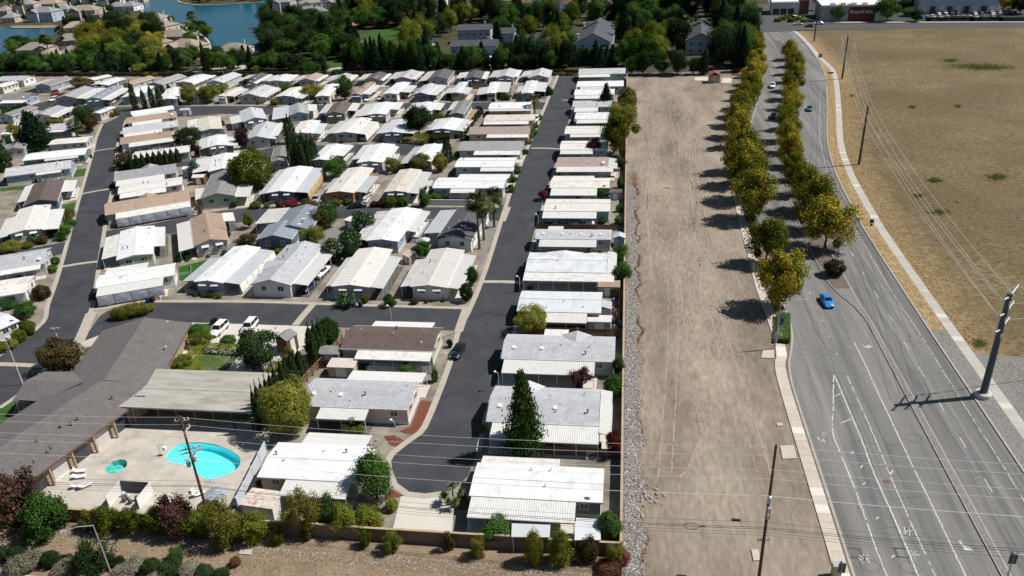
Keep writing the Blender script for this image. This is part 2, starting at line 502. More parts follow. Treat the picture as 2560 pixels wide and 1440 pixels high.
# west verge, footway and kerb
swC = smooth_line([(25.5, 30, 0), (25.5, 80, 0), (25.5, 111, 0), (26.6, 118, 0), (26.8, 130, 0), (26.5, 143, 0), (26.9, 157, 0), (27.2, 174, 0), (27.9, 190, 0),
                   (30.0, 215, 0), (34.5, 245, 0), (41.5, 275, 0), (49, 310, 0), (54, 345, 0), (57, 385, 0), (58, 425, 0)], 1.5)
kA = resample(kerbL, nR)
strip("west_kerb", [Vector((p.x - .32, p.y, 0)) for p in kA], kA, 0.12, M_kerb, thick=.2)
swAw = offset(swC, -.85); swBw = offset(swC, .85)
lotE = resample(swAw, nR)
strip("west_verge", resample(swBw, nR), [Vector((p.x - .32, p.y, 0)) for p in kA], 0.10, mat("verge_soil", (.17, .14, .10), .95, .2, .6, .1, fine=.3, fscale=5))
# dirt lot
flat_poly("dirt_lot", [(0.6, 30), (0.6, 327)] + [(41, 328)] + [(p.x, p.y) for p in reversed(lotE) if p.y < 326], -0.01, M_dirt)
# east footway and verge
K2 = resample(K, nR)
eo = [(.3 if p.y > 362 else 2.9 - 2.6 * max(0, (p.y - 335) / 27)) for p in K2]
def var_off(line, offs):
    base = offset(line, 1.0)
    return [a + (b - a) * o for a, b, o in zip([Vector((p[0], p[1], 0)) for p in line], base, offs)]
strip("east_kerb", K2, offset(K2, .3), 0.13, M_kerb, thick=.2)
E1_, E2_ = var_off(K2, eo), var_off(K2, [o + 1.75 for o in eo])
strip("east_verge", offset(K2, .3), E1_, 0.12, mat("verge_straw", (.30, .205, .105), .95, .2, .6, .1, c2=(.36, .26, .14), fine=.28, fscale=3.5, bump=.6, bscale=4, stain=(.18, .17, .07), stain_at=.55, stain_scale=.5))
def slabs(name, A, B, z, length, root_mats, seed, t0=0, near=1e9):
    """a footway of separate cast slabs; far ones joined"""
    rnd = random.Random(seed)
    d = 0; segA = resample(A, max(2, int(sum((A[i + 1] - A[i]).length for i in range(len(A) - 1)) / length)))
    n = len(segA); segB = resample(B, n)
    root = empty(name, (segA[0].x, segA[0].y, 0)); root["kind"] = 'structure'
    mm = {}
    rest = {0: MB(), 1: MB()}
    for i in range(n - 1):
        a, b, c, d_ = segA[i], segA[i + 1], segB[i + 1], segB[i]
        ctr = (a + b + c + d_) / 4
        k = 1 if rnd.random() < .06 else 0
        hh = rnd.uniform(-.006, .006)
        vs = [ctr + (v - ctr) * .985 for v in (d_, c, b, a)]
        top = [(v.x, v.y, z + hh) for v in vs]; bot = [(v.x, v.y, z - .15) for v in vs]
        fs = [(0, 1, 2, 3), (0, 4, 5, 1), (1, 5, 6, 2), (2, 6, 7, 3), (3, 7, 4, 0)]
        if ctr.y < near:
            mb = MB(); mb.add([(x - segA[0].x, y - segA[0].y, w) for x, y, w in top + bot], fs)
            mb.obj("slab", root_mats[k], root)
        else:
            rest[k].add([(x - segA[0].x, y - segA[0].y, w) for x, y, w in top + bot], fs)
    for k in rest:
        if rest[k].f: o = rest[k].obj("far_slabs", root_mats[k], root); o["kind"] = 'stuff'
    return root
slabs("east_footway", E1_, E2_, 0.125, 1.6, (mat("slab_grey", (.42, .395, .35), .85, .08, 2, .2, fine=.08, objrand=.07), mat("slab_new", (.56, .53, .47), .85, .05, 2, .2, fine=.05)), 3, near=230)
slabs("west_footway", swAw, swBw, 0.115, 1.6, (mat("slab_tan", (.50, .44, .365), .85, .08, 2, .2, fine=.08, objrand=.06), mat("slab_white", (.62, .59, .53), .85, .05, 2, .2, fine=.05)), 5, near=215)
rows_ = [var_off(K2, [o + 1.75 + d_ for o in eo]) for d_ in np.linspace(0, 16, 9)]
mb = MB(); av = []
for r_i, row_ in enumerate(rows_):
    for p in row_: mb.v.append((p.x, p.y, .10)); av.append(.60 * (1 - r_i / 8) ** 1.5)
for r_i in range(8):
    for i in range(nR - 1): mb.f.append([r_i * nR + i, (r_i + 1) * nR + i, (r_i + 1) * nR + i + 1, r_i * nR + i + 1]); mb.mi.append(0)
o = mb.obj("field_edge", M_field); o["kind"] = 'structure'
at_ = o.data.attributes.new("edge", 'FLOAT', 'POINT'); at_.data.foreach_set("value", av)
flat_poly("dry_field", [(p.x, p.y) for p in E2_ if p.y < 400] + [(88, 412), (94, 425), (420, 405), (420, 30)], 0.07, M_field)
# gravel pull-off by the steel pole
px_poly("gravel_apron", [(2330, 838), (2395, 840), (2440, 885), (2530, 890), (2640, 900), (2700, 1110), (2560, 1075), (2480, 985), (2400, 905)], 0.112, M_pebble)
ix = [i for i in range(nR) if K2[i].y < 127]
strip("gravel_apron_kerbside", [offset(K2, .3)[i] for i in ix], [E1_[i] for i in ix], 0.128, M_pebble)
# far cross road and its verge
flat_poly("far_cross_road", [(62, 424), (81.3, 424), (84, 427), (94, 426.2), (190, 419.8), (420, 404), (430, 418), (191, 432), (98, 446.4), (88, 470), (84, 520), (60, 520), (58, 440)], -0.015, mat("cross_road_asphalt", (.085, .083, .082), .88, .12, .3, .2, fine=.1))
flat_poly("far_footway", [(97.5, 447.5), (191, 433.2), (430, 419), (431, 421.5), (192, 435.5), (100, 450), (92, 475), (90, 475)], 0.08, M_conc)
flat_poly("shop_parking_ground", [(92, 452), (192, 437), (430, 422), (470, 640), (90, 640)], 0.0, M_asph)
flat_poly("shop_lawn", [(128, 447), (152, 443), (153, 446.5), (129, 451)], 0.05, M_grass)
flat_poly("parking_lawn", [(178, 438.5), (330, 429), (330, 432), (178, 442)], 0.05, M_grass)

# ---------------------------------------------------------------- paint on the boulevard
def ribbon(mb, pts, w, z, dash=None, rag=0.0, rnd=None):
    line = smooth_line([Vector((p[0], p[1], 0)) for p in pts], .55 if rag else 1.2)
    A, B = offset(line, -w / 2), offset(line, w / 2)
    s = 0.0
    for i in range(len(line) - 1):
        L_ = (line[i + 1] - line[i]).length
        on = True
        if dash: on = (s % (dash[0] + dash[1])) < dash[0]
        if rag and rnd.random() < rag: on = False
        if on:
            j = (rnd.uniform(-.04, .04), rnd.uniform(-.04, .04)) if rag else (0, 0)
            mb.add([(A[i].x + j[0], A[i].y, z), (B[i].x + j[0], B[i].y, z), (B[i + 1].x + j[1], B[i + 1].y, z), (A[i + 1].x + j[1], A[i + 1].y, z)], [(0, 1, 2, 3)])
        s += L_
rn = random.Random(11)
def line_px(name, px, w, dash=None, rag=0.0, z=0.0):
    mb = MB(); ribbon(mb, [P(*p) for p in px], w, z, dash, rag, rn)
    o = mb.obj(name, M_paint); o["kind"] = 'structure'
line_px("lane_line", [(2084, 937), (2083, 1010), (2082, 1080), (2100, 1130), (2137, 1222), (2165, 1300), (2190, 1372), (2222, 1450)], .17, rag=.12)
line_px("lane_line", [(2086, 937), (2145, 1077), (2187, 1187), (2247, 1322), (2300, 1450)], .20, rag=.01)
line_px("lane_line", [(2116, 935), (2179, 1077), (2227, 1192), (2282, 1317), (2343, 1450)], .15, rag=.14)
line_px("lane_line", [(2136, 857), (2160, 905), (2195, 982), (2240, 1077), (2280, 1162), (2332, 1267), (2395, 1400), (2420, 1450)], .17, rag=.05)
line_px("edge_line", [(2052, 225), (2050, 282), (2049, 340), (2060, 397), (2072, 442), (2100, 502), (2152, 597), (2170, 627), (2223, 718), (2252, 767), (2272, 792), (2312, 855), (2385, 972), (2435, 1052), (2502, 1155), (2580, 1285)], .11, rag=.15)
line_px("centre_dashes", [(2042, 480), (2080, 560), (2120, 617), (2145, 660), (2190, 735), (2222, 787), (2253, 842), (2290, 905), (2325, 966), (2368, 1040), (2415, 1120), (2470, 1212), (2530, 1310)], .14, dash=(2.4, 6.5))
line_px("lane_dashes", [(1925, 420), (1945, 500), (1968, 575), (1995, 655), (2024, 731), (2051, 791), (2082, 862), (2100, 899)], .14, dash=(1.0, 4.6), rag=.15)
line_px("turn_mark", [(2225, 1187), (2232, 1176)], .2)
def poly_paint(name, pts):
    o = px_poly(name, pts, 0.004, M_paint); return o
poly_paint("turn_arrow", [(2155, 861), (2164, 866), (2170, 866), (2167, 861), (2180, 866), (2171, 872), (2170, 869), (2161, 868)])
poly_paint("worn_arrow", [(2395, 1352), (2402, 1350), (2407, 1362), (2425, 1368), (2434, 1378), (2412, 1376), (2404, 1364)])
mb = MB()
for cx, cy, n in ((2269, 1327, 16), (2287, 1384, 14), (2161, 1398, 12), (2054, 1093, 9)):   # worn cycle-lane lettering and symbols
    for i in range(n):
        g = P(cx + rn.uniform(-11, 11), cy + rn.uniform(-10, 10))
        mb.box((g.x, g.y, .0), (rn.uniform(.08, .16), rn.uniform(.25, .75), .008), rn.uniform(-.5, .5))
o = mb.obj("cycle_lane_marks", M_paint); o["kind"] = 'structure'
mb = MB()
for px in ([(2157, 1163), (2150, 1171)], [(2134, 1129), (2127, 1134)], [(2163, 1206), (2157, 1212)], [(2197, 1292), (2190, 1298)], [(2236, 1388), (2229, 1394)], [(2102, 983), (2087, 991)], [(2128, 1047), (2102, 1058)]):
    ribbon(mb, [P(*p) for p in px], .16, .004)
o = mb.obj("lane_ticks", M_paint); o["kind"] = 'structure'
# tar seams, loop cuts and patches
mb = MB()
rn = random.Random(5)
for x0, y0, y1 in ((46.2, 74, 190), (48.6, 70, 160), (50.2, 90, 240), (33.2, 70, 150), (36.3, 76, 125)):
    pts = []; x = x0; y = y0
    while y < y1:
        x += rn.uniform(-.35, .35) + (x0 - x) * .1
        xx = x + (0 if y < 175 else (y - 175) ** 2 * .0021)
        pts.append((xx, y)); y += rn.uniform(4, 9)
    ribbon(mb, pts, .05, -.004, rag=.2, rnd=rn)
for k in range(14):
    y = rn.uniform(70, 200); x = rn.choice((44.2, 30.5)) + rn.uniform(0, 2)
    ribbon(mb, [(x, y), (x + rn.uniform(2, 4), y + rn.uniform(-1, 1)), (x + rn.uniform(4.5, 7.8), y + rn.uniform(-1, 1))], .045, -.004, rag=.2, rnd=rn)
def loop(cx, cy, r=.95):
    g = P(cx, cy); pts = [(g.x + r * 1.2 * math.cos(t), g.y + r * math.sin(t)) for t in np.linspace(0, 6.283, 13)]
    ribbon(mb, pts, .045, -.004)
for c_ in ((2011, 880), (2063, 880), (2117, 880), (2175, 1414), (2275, 1418), (2283, 1095)): loop(*c_)
for cx, cy in ((2135, 1382), (2257, 1382)):
    g = P(cx, cy)
    mb.box((g.x, g.y - .7, -.006), (1.7, .22, .008)); mb.box((g.x, g.y + .7, -.006), (1.7, .22, .008))
    mb.box((g.x - .75, g.y, -.006), (.22, 1.3, .008)); mb.box((g.x + .75, g.y, -.006), (.22, 1.3, .008))
o = mb.obj("tar_seams", M_tar); o["kind"] = 'structure'
g = P(2217, 1202)
tag(MB().lathe([(.45, 0), (.45, .012), (.36, .014)], n=20).obj("manhole_cover", mat("rusty_iron", (.13, .085, .07), .7, .2, 4), loc=(g.x, g.y, -.015)),
    "round rust-brown manhole cover in the near lanes of the boulevard", "manhole cover")
# utility vault lids in the dirt lot
for nm, px, lab in (("vault_lid", [(1950, 1114), (1984, 1112), (1992, 1145), (1957, 1147)], "large square concrete vault lid beside the footway near the wooden pole"),
                    ("vault_lid", [(1907, 875), (1935, 874), (1935, 895), (1903, 894)], "pale concrete vault lid by the foot of the banner lamp post"),
                    ("vault_lid", [(1878, 1373), (1896, 1373), (1900, 1400), (1884, 1401)], "pale slab lying left of the right wooden pole's base"),
                    ("vault_lid", [(600, 1373), (630, 1373), (628, 1386), (597, 1384)], "small concrete lid in the rock strip below the perimeter wall"),
                    ("vault_lid", [(1941, 1057), (1956, 1057), (1958, 1064), (1943, 1064)], "tiny pale utility lid left of the west footway"),
                    ("vault_lid", [(2541, 1047), (2553, 1046), (2559, 1056), (2548, 1058)], "small white utility lid right of the east footway by the steel pole")):
    o = px_poly(nm, px, .14, M_conc, kind=None, thick=.2); tag(o, lab, "utility lid")

# tyre ruts in the dirt
mb = MB(); rn = random.Random(21)
for k in range(26):
    x = rn.uniform(3.5, 22.5); y = rn.uniform(64, 290); L_ = rn.uniform(20, 90); dr = rn.uniform(-.05, .05)
    for o_ in (0, 1.7):
        pts = [(x + o_ + dr * t + .8 * math.sin(t * .05 + k), y + t) for t in np.linspace(0, L_, 8)]
        pts = [p for p in pts if p[0] < 24 + max(0, (p[1] - 210) * .2) and p[1] < 318]
        if len(pts) > 2: ribbon(mb, pts, rn.uniform(.10, .22), .0, rag=.3, rnd=rn)
for px in ([(1690, 308), (1705, 300), (1728, 296), (1745, 303), (1735, 312), (1705, 313), (1688, 308)], [(1700, 300), (1722, 292), (1750, 300), (1742, 316)],
           [(1618, 290), (1622, 250), (1640, 230), (1665, 222)], [(1712, 210), (1740, 224), (1765, 226)], [(1700, 330), (1750, 333), (1790, 326)],
           [(1620, 440), (1618, 520), (1622, 600), (1630, 700)], [(1745, 620), (1750, 680), (1752, 760)], [(1700, 1190), (1720, 1170), (1745, 1110)]):
    ribbon(mb, [P(*p) for p in px], .25, .0, rag=.12, rnd=rn)
o = mb.obj("tyre_ruts", M_track); o["kind"] = 'structure'

# ================================================================ park streets
def street(name, px): return px_poly(name, px, .03, M_asph)
street("park_street_east", [(1400, 184), (1352, 300), (1290, 450), (1275, 488), (1222, 660), (1181, 765), (1150, 827), (1127, 910), (1077, 1040), (1055, 1082), (1015, 1112), (985, 1135), (974, 1152),
       (978, 1180), (990, 1210), (1020, 1231), (1065, 1237), (1102, 1231), (1135, 1222), (1170, 1190), (1192, 1130), (1203, 1080), (1218, 1020), (1268, 895), (1296, 770), (1318, 665), (1336, 585), (1366, 480),
       (1389, 410), (1410, 350), (1434, 250), (1446, 184)])
street("park_street_west", [(345, 272), (325, 279), (259, 310), (244, 344), (234, 385), (205, 484), (197, 512), (151, 680), (123, 761), (110, 807), (44, 860), (-60, 925), (-60, 1050), (0, 1017), (37, 990),
       (100, 932), (120, 910), (185, 857), (224, 777), (237, 717), (245, 660), (256, 590), (264, 540), (276, 484), (286, 452), (290, 371), (296, 347), (313, 299), (350, 283)])
def street2(name, px): return px_poly(name, px, .05, M_asph)
street2("park_street_south", [(250, 790), (267, 778), (320, 764), (385, 757), (640, 758), (890, 766), (1162, 774), (1145, 826), (787, 816), (640, 811), (475, 806), (350, 820), (205, 852)])
street2("park_street_middle", [(262, 578), (380, 560), (460, 543), (507, 533), (627, 519), (800, 515), (1058, 518), (1266, 520), (1255, 551), (1000, 546), (800, 546), (640, 552), (560, 560), (450, 580), (390, 590), (258, 612)])
street2("park_street_inner", [(640, 376), (700, 366), (883, 361), (1000, 358), (1100, 355), (1108, 378), (1000, 389), (883, 388), (760, 392), (690, 404), (655, 398)])
street2("park_street_inner_west", [(285, 424), (475, 398), (540, 392), (545, 404), (480, 412), (288, 441)])
street2("park_street_north", [(270, 270), (336, 268), (436, 266), (553, 265), (680, 266), (800, 263), (1000, 258), (1224, 256), (1376, 256), (1366, 273), (1190, 273), (1000, 275), (800, 281), (680, 286), (549, 284), (474, 291), (436, 286), (330, 285), (300, 293)])
px_poly("park_street_northwest", [(60, 266), (125, 252), (200, 262), (275, 268), (332, 268), (332, 284), (260, 277), (190, 273), (100, 276)], .04, M_asph)
street2("park_street_far_west", [(168, 604), (70, 622), (0, 634), (-40, 640), (-40, 665), (0, 655), (130, 641), (157, 634)])
# concrete gutters and valley gutters
def gutter(name, px, w=.75, z=.07):
    line = smooth_line([P(*p) for p in px], 2.0); line = [Vector((p.x, p.y, 0)) for p in line]
    strip(name, offset(line, -w / 2), offset(line, w / 2), z, M_gut, thick=.08)
gutter("gutter_east_street_west_side", [(1397, 184), (1349, 300), (1287, 450), (1219, 660), (1178, 765), (1147, 827), (1124, 910), (1074, 1040), (1050, 1082), (1011, 1110), (981, 1134), (969, 1153), (973, 1182), (986, 1213), (1018, 1236), (1064, 1241), (1104, 1235)], 1.0)
gutter("gutter_east_street_east_side", [(1449, 184), (1437, 250), (1413, 350), (1392, 410), (1369, 480), (1339, 585), (1321, 665), (1299, 770), (1271, 895), (1222, 1020), (1207, 1080), (1196, 1130)], .8)
gutter("gutter_west_street_west_side", [(255, 310), (241, 344), (231, 385), (202, 484), (194, 512), (148, 680), (120, 761), (107, 807), (40, 860), (-40, 915)], .9)
gutter("gutter_west_street_east_side", [(316, 299), (299, 347), (293, 371), (289, 452), (279, 484), (267, 540), (259, 590), (248, 660), (240, 717), (228, 777), (189, 857), (124, 911), (103, 934), (40, 993), (0, 1020)], .9)
gutter("gutter_south_street_north_side", [(232, 775), (268, 770), (320, 759), (385, 754), (640, 755), (890, 763), (1165, 771)], .9, .075)
gutter("gutter_south_street_mouth", [(228, 782), (212, 822), (196, 858)], 2.0, .08)
gutter("gutter_south_street_end", [(1167, 768), (1146, 830)], 1.6, .08)
gutter("gutter_middle_street_end", [(1270, 518), (1256, 554)], 1.5, .08)
gutter("gutter_middle_street_north_side", [(470, 541), (507, 531), (627, 517), (800, 512), (1058, 515), (1262, 517)], .8, .075)
gutter("gutter_north_street_north_side", [(436, 264), (553, 263), (680, 264), (800, 261), (1000, 256), (1224, 254), (1370, 254)], .9, .075)
for a, b, w in (((1405, 251), (1437, 252), .9), ((1328, 371), (1400, 373), 1.0), ((1206, 705), (1308, 707), 1.2), ((235, 379), (289, 371), .8), ((205, 485), (275, 473), 1.0), ((150, 668), (246, 654), 1.1), ((-10, 911), (124, 917), 1.2), ((782, 762), (738, 814), 1.4)):
    gutter("valley_gutter", [a, ((a[0] + b[0]) / 2, (a[1] + b[1]) / 2 - 1), b], w, .085)
# paving around the club house and visitor parking
px_poly("visitor_parking", [(478, 806), (640, 811), (787, 816), (778, 860), (700, 905), (640, 938), (420, 930), (450, 850)], .045, M_conc2)
px_poly("club_lawn", [(488, 808), (545, 810), (540, 828), (470, 835)], .075, M_grass)
px_poly("club_garden_lawn", [(505, 880), (600, 885), (568, 925), (455, 930), (470, 905)], .075, mat("patchy_lawn", (.06, .105, .03), .95, .2, 1, .1, fine=.3, fscale=6, stain=(.27, .21, .15), stain_at=.45, stain_scale=.25))
px_poly("club_front_lawn", [(0, 1020), (36, 994), (45, 1000), (25, 1040), (0, 1070)], .06, M_grass)
px_poly("club_walk", [(198, 857), (248, 838), (240, 866), (190, 868)], .06, M_conc)
px_poly("club_side_lawn", [(212, 872), (240, 860), (225, 885), (205, 890)], .065, M_grass)
px_poly("neighbour_lawn", [(446, 668), (520, 648), (510, 668), (470, 705), (448, 700)], .05, mat("turf_green", (.03, .105, .015), .9, .1, 2, .1, fine=.15, fscale=9))
px_poly("home_lawn", [(187, 424), (217, 421), (210, 440), (184, 442)], .05, M_grass)
px_poly("home_lawn", [(155, 512), (196, 505), (190, 522), (160, 548)], .05, M_grass)
px_poly("home_lawn_strip", [(0, 470), (78, 461), (76, 472), (0, 478)], .05, M_grass)
px_poly("turnaround_pad", [(1002, 1240), (1062, 1243), (1108, 1237), (1135, 1262), (1130, 1330), (982, 1322)], .055, M_conc2)
px_poly("mulch_bed", [(1052, 1000), (1082, 1005), (1052, 1072), (1035, 1090), (1000, 1078), (1026, 1066)], .06, M_mulch)
px_poly("mulch_bed", [(960, 1090), (988, 1088), (1012, 1102), (1000, 1118), (975, 1112)], .06, M_mulch)
px_poly("mulch_bed", [(978, 1222), (1008, 1240), (960, 1250)], .06, M_mulch)
px_poly("palm_gravel_bed", [(1195, 640), (1225, 560), (1243, 555), (1240, 575), (1213, 640), (1205, 660)], .06, M_pebble)
px_poly("gravel_yard", [(800, 575), (850, 562), (875, 575), (850, 605), (800, 610)], .05, M_pebble)
px_poly("yard_straw", [(1160, 275), (1195, 270), (1180, 300), (1165, 303)], .05, M_verge)
# pool terrace
DECK = [P(168, 1135), P(310, 1060), P(330, 1045), P(690, 1052), P(672, 1105), P(592, 1265), P(380, 1290), P(90, 1262), P(85, 1190)]
def deck_with_holes():
    loops = [[Vector((p.x, p.y, 0)) for p in DECK], POOL, SPA]
    tri = tessellate_polygon(loops); allv = [v for l in loops for v in l]
    mb = MB(); mb.v = [(v.x, v.y, .10) for v in allv]
    for t in tri:
        a, b, c = (allv[i] for i in t)
        mb.f.append(list(t) if (b - a).cross(c - a).z > 0 else [t[0], t[2], t[1]]); mb.mi.append(0)
    o = mb.obj("pool_terrace", mat("terrace_concrete", (.42, .385, .33), .85, .08, .35, .2, c2=(.50, .46, .40), fine=.06, fscale=8, stain=(.31, .28, .235), stain_at=.55, stain_scale=.3)); o["kind"] = 'structure'
deck_with_holes()
def basin(name, loop_, depth, wmat, tilemat, watmat, wz, label):
    if sum(a.x * b.y - b.x * a.y for a, b in zip(loop_, loop_[1:] + loop_[:1])) < 0: loop_ = loop_[::-1]
    n = len(loop_); ctr = sum(loop_, Vector()) / n
    root = empty(name, (ctr.x, ctr.y, .1), 0, label, "pool")
    L = [v - ctr for v in loop_]
    mb = MB()
    mb.v = [(v.x, v.y, .0) for v in L] + [(v.x, v.y, -depth) for v in L]
    mb.f = [[i, n + i, n + (i + 1) % n, (i + 1) % n] for i in range(n)] + [list(range(n, 2 * n))]; mb.mi = [0] * len(mb.f)
    mb.obj("basin", wmat, root)
    cp = MB()
    for i in range(n):
        a, b = L[i], L[(i + 1) % n]
        cp.add([(a.x, a.y, .012), (b.x, b.y, .012), (b.x * 1.03, b.y * 1.03, .012), (a.x * 1.03, a.y * 1.03, .012)], [(0, 1, 2, 3)])
        cp.add([(a.x, a.y, .012), (b.x, b.y, .012), (b.x * .995, b.y * .995, -.14), (a.x * .995, a.y * .995, -.14)], [(0, 1, 2, 3)])
    cp.obj("coping", tilemat, root)
    w = MB(); w.v = [(v.x, v.y, wz) for v in L]; w.f = [list(range(n))]; w.mi = [0]
    w.obj("water", watmat, root)
    return root
def pool_water(name, c, alpha):
    m_ = bpy.data.materials.new(name); m_.use_nodes = True
    t = m_.node_tree; N = t.nodes; L = t.links; N.clear()
    tr = N.new("ShaderNodeBsdfTransparent"); tr.inputs[0].default_value = (*c, 1)
    gl = N.new("ShaderNodeBsdfGlossy"); gl.inputs["Roughness"].default_value = .05
    fr = N.new("ShaderNodeFresnel"); fr.inputs[0].default_value = 1.33
    nz = N.new("ShaderNodeTexNoise"); nz.inputs["Scale"].default_value = 1.4
    g = N.new("ShaderNodeNewGeometry"); L.new(g.outputs["Position"], nz.inputs["Vector"])
    bp = N.new("ShaderNodeBump"); bp.inputs["Strength"].default_value = .15; L.new(nz.outputs["Fac"], bp.inputs["Height"])
    L.new(bp.outputs[0], gl.inputs["Normal"])
    mx = N.new("ShaderNodeMixShader"); L.new(fr.outputs[0], mx.inputs[0]); L.new(tr.outputs[0], mx.inputs[1]); L.new(gl.outputs[0], mx.inputs[2])
    o = N.new("ShaderNodeOutputMaterial"); L.new(mx.outputs[0], o.inputs[0]); return m_
basin("swimming_pool", POOL, 1.3, mat("pool_plaster", (.28, .84, .88), .6, .06, .8, .3), M_conc, pool_water("pool_water", (.66, .98, 1.0), 1), -.12, "bright turquoise kidney shaped swimming pool on the concrete terrace")
basin("hot_tub", SPA, .9, mat("spa_plaster", (.12, .40, .35), .6, .3, 1.8, .3, c2=(.28, .62, .55)), M_conc, pool_water("spa_water", (.62, .95, .95), 1), -.10, "small green water hot tub left of the swimming pool")
for px in ([(262, 1080), (308, 1056), (306, 1060), (268, 1086)], [(138, 1200), (250, 1105), (252, 1107), (145, 1202)]):
    px_poly("terrace_worn_paint", px, .112, mat("worn_white_paint", (.62, .61, .57), .8, .1, 2))
# lake
LAKE = [(345, -14), (352, 20), (362, 40), (400, 48), (430, 58), (480, 70), (506, 90), (521, 104), (527, 122), (545, 131), (622, 124), (640, 110), (662, 90), (700, 68), (716, 57), (690, 52), (666, 44), (690, 26), (692, -14)]
px_poly("lake", LAKE, -.006, M_water)
px_poly("lake", [(-80, 62), (0, 66), (30, 70), (140, 70), (150, 78), (138, 86), (120, 92), (84, 96), (78, 118), (40, 128), (0, 134), (-80, 140)], -.006, M_water)
px_poly("lake_spit", [(440, -2), (452, 7), (500, 13), (560, 11), (660, 5), (660, -4)], .02, M_park)
px_poly("lake_shore_west", [(25, 64), (140, 62), (150, 70), (110, 71), (28, 70)], .03, M_soil)
def shore_px(px):
    line = [Vector((p.x, p.y, 0)) for p in smooth_line([P(*p) for p in px], 4)]
    strip("lake_shore_wall", offset(line, -.6), offset(line, .6), .5, M_conc, thick=.6)
shore_px([(352, 22), (364, 42), (400, 49), (430, 59), (480, 71), (506, 91), (521, 105), (527, 123), (545, 132)])
shore_px([(690, 27), (666, 44), (690, 53), (716, 58)])
shore_px([(445, 3), (455, 8), (500, 14), (560, 12), (660, 6)])
shore_px([(30, 70), (60, 71), (140, 70)])
# greenbelt lawns, paths, flats' car park
px_poly("greenbelt_lawn", [(880, 100), (960, 62), (1010, 66), (1000, 95), (930, 110), (915, 140), (905, 165), (830, 168), (800, 150), (770, 110)], .01, M_grass)
px_poly("greenbelt_path", [(745, 128), (790, 106), (830, 98), (870, 95), (905, 102), (904, 105), (868, 99), (832, 102), (795, 110), (750, 132)], .03, M_conc)
px_poly("greenbelt_drive", [(815, 172), (880, 164), (912, 145), (920, 146), (915, 170), (880, 176), (815, 178)], .03, M_conc)
px_poly("flats_car_park", [(1000, 130), (1060, 95), (1095, 80), (1092, 100), (1075, 130), (1080, 165), (1000, 168)], .02, M_asph)
px_poly("flats_car_park", [(1620, 85), (1680, 78), (1690, 125), (1640, 130)], .02, M_asph)
px_poly("service_lane", [(1570, 182), (1700, 181), (1826, 171), (1828, 181), (1700, 190), (1570, 193)], .02, M_road)
px_poly("lane_verge", [(1570, 193), (1700, 190), (1828, 181), (1828, 190), (1570, 196)], .0, M_soil)
px_poly("valve_house_pad", [(1738, 193), (1770, 192), (1770, 201), (1736, 201)], .03, M_conc2)
px_poly("valve_house_pad", [(1805, 195), (1830, 195), (1828, 207), (1804, 207)], .03, M_conc2)
px_poly("houses_street", [(480, 178), (510, 165), (620, 160), (680, 150), (690, 158), (640, 172), (480, 186)], .02, M_conc)

# oil spots, seams and patches on the park streets
mb = MB(); rn = random.Random(31)
ES = [(1372, 245, 1225, 700), (1225, 700, 1100, 1040), (560, 785, 1120, 800), (245, 540, 190, 760), (270, 400, 240, 540), (640, 536, 1200, 534)]
for x0, y0, x1, y1 in ES:
    for k in range(9):
        t = rn.random(); g = P(x0 + (x1 - x0) * t + rn.uniform(8, 26) * (1 if abs(y1 - y0) > 100 else 0), y0 + (y1 - y0) * t + (rn.uniform(-8, 8) if abs(y1 - y0) < 100 else 0))
        a = rn.uniform(0, 6.28); L_ = rn.uniform(1.5, 5)
        ribbon(mb, [(g.x, g.y), (g.x + L_ * math.cos(a), g.y + L_ * math.sin(a)), (g.x + 2 * L_ * math.cos(a + .4), g.y + 2 * L_ * math.sin(a + .4))], .06, .062, rag=.08, rnd=rn)
o = mb.obj("street_seams", mat("street_seam", (.022, .022, .024), .7)); o["kind"] = 'structure'
# vehicle tracks and mowing lines across the dry field
mb = MB(); rn = random.Random(41)
for k in range(11):
    x0, y0 = rn.uniform(2130, 2420), rn.uniform(120, 420); x1, y1 = x0 + rn.uniform(160, 380), y0 + rn.uniform(120, 330)
    pts = [P(x0 + (x1 - x0) * t + 14 * math.sin(3 * t + k), y0 + (y1 - y0) * t) for t in np.linspace(0, 1, 7)]
    for o_ in (0, 1.8): ribbon(mb, [(p.x + o_, p.y) for p in pts], rn.uniform(.15, .3), .078, rag=.42, rnd=rn)
o = mb.obj("field_tracks", mat("field_track_soil", (.15, .115, .066), .95, .2, 1, .1)); o["kind"] = 'structure'
# ================================================================ mobile homes
def metal(name, c, st=None): return mat(name, c, .55, .05, .5, .35, fine=.04, fscale=5, stain=st, stain_at=.55, stain_scale=.5, objrand=.06)
def shingle(name, c): return mat(name, c, .92, .12, .7, .15, fine=.22, fscale=4.5, bump=.25, bscale=9, objrand=.08)
ROOF = {'W': metal("roof_white", (.69, .70, .705), (.54, .525, .49)), 'C': metal("roof_cream", (.66, .635, .59), (.50, .45, .38)),
        'L': shingle("roof_light_grey", (.43, .435, .45)), 'G': shingle("roof_grey", (.30, .30, .31)), 'K': shingle("roof_dull_grey", (.215, .21, .20)),
        'D': shingle("roof_dark_grey", (.105, .105, .115)), 'B': shingle("roof_brown", (.125, .095, .085)), 'T': shingle("roof_tan", (.34, .25, .185)),
        'P': shingle("roof_pinkish_brown", (.36, .285, .255)), 'U': shingle("roof_slate_blue", (.22, .245, .28)), 'S': metal("roof_silver", (.60, .62, .64), (.45, .43, .41)),
        'O': metal("roof_pale_beige", (.58, .53, .46), (.42, .35, .28))}
ROOFN = {'W': 'white', 'C': 'cream', 'L': 'light grey', 'G': 'grey', 'K': 'dull grey', 'D': 'dark grey', 'B': 'brown', 'T': 'tan', 'P': 'pinkish brown', 'U': 'slate blue', 'S': 'silver', 'O': 'beige'}
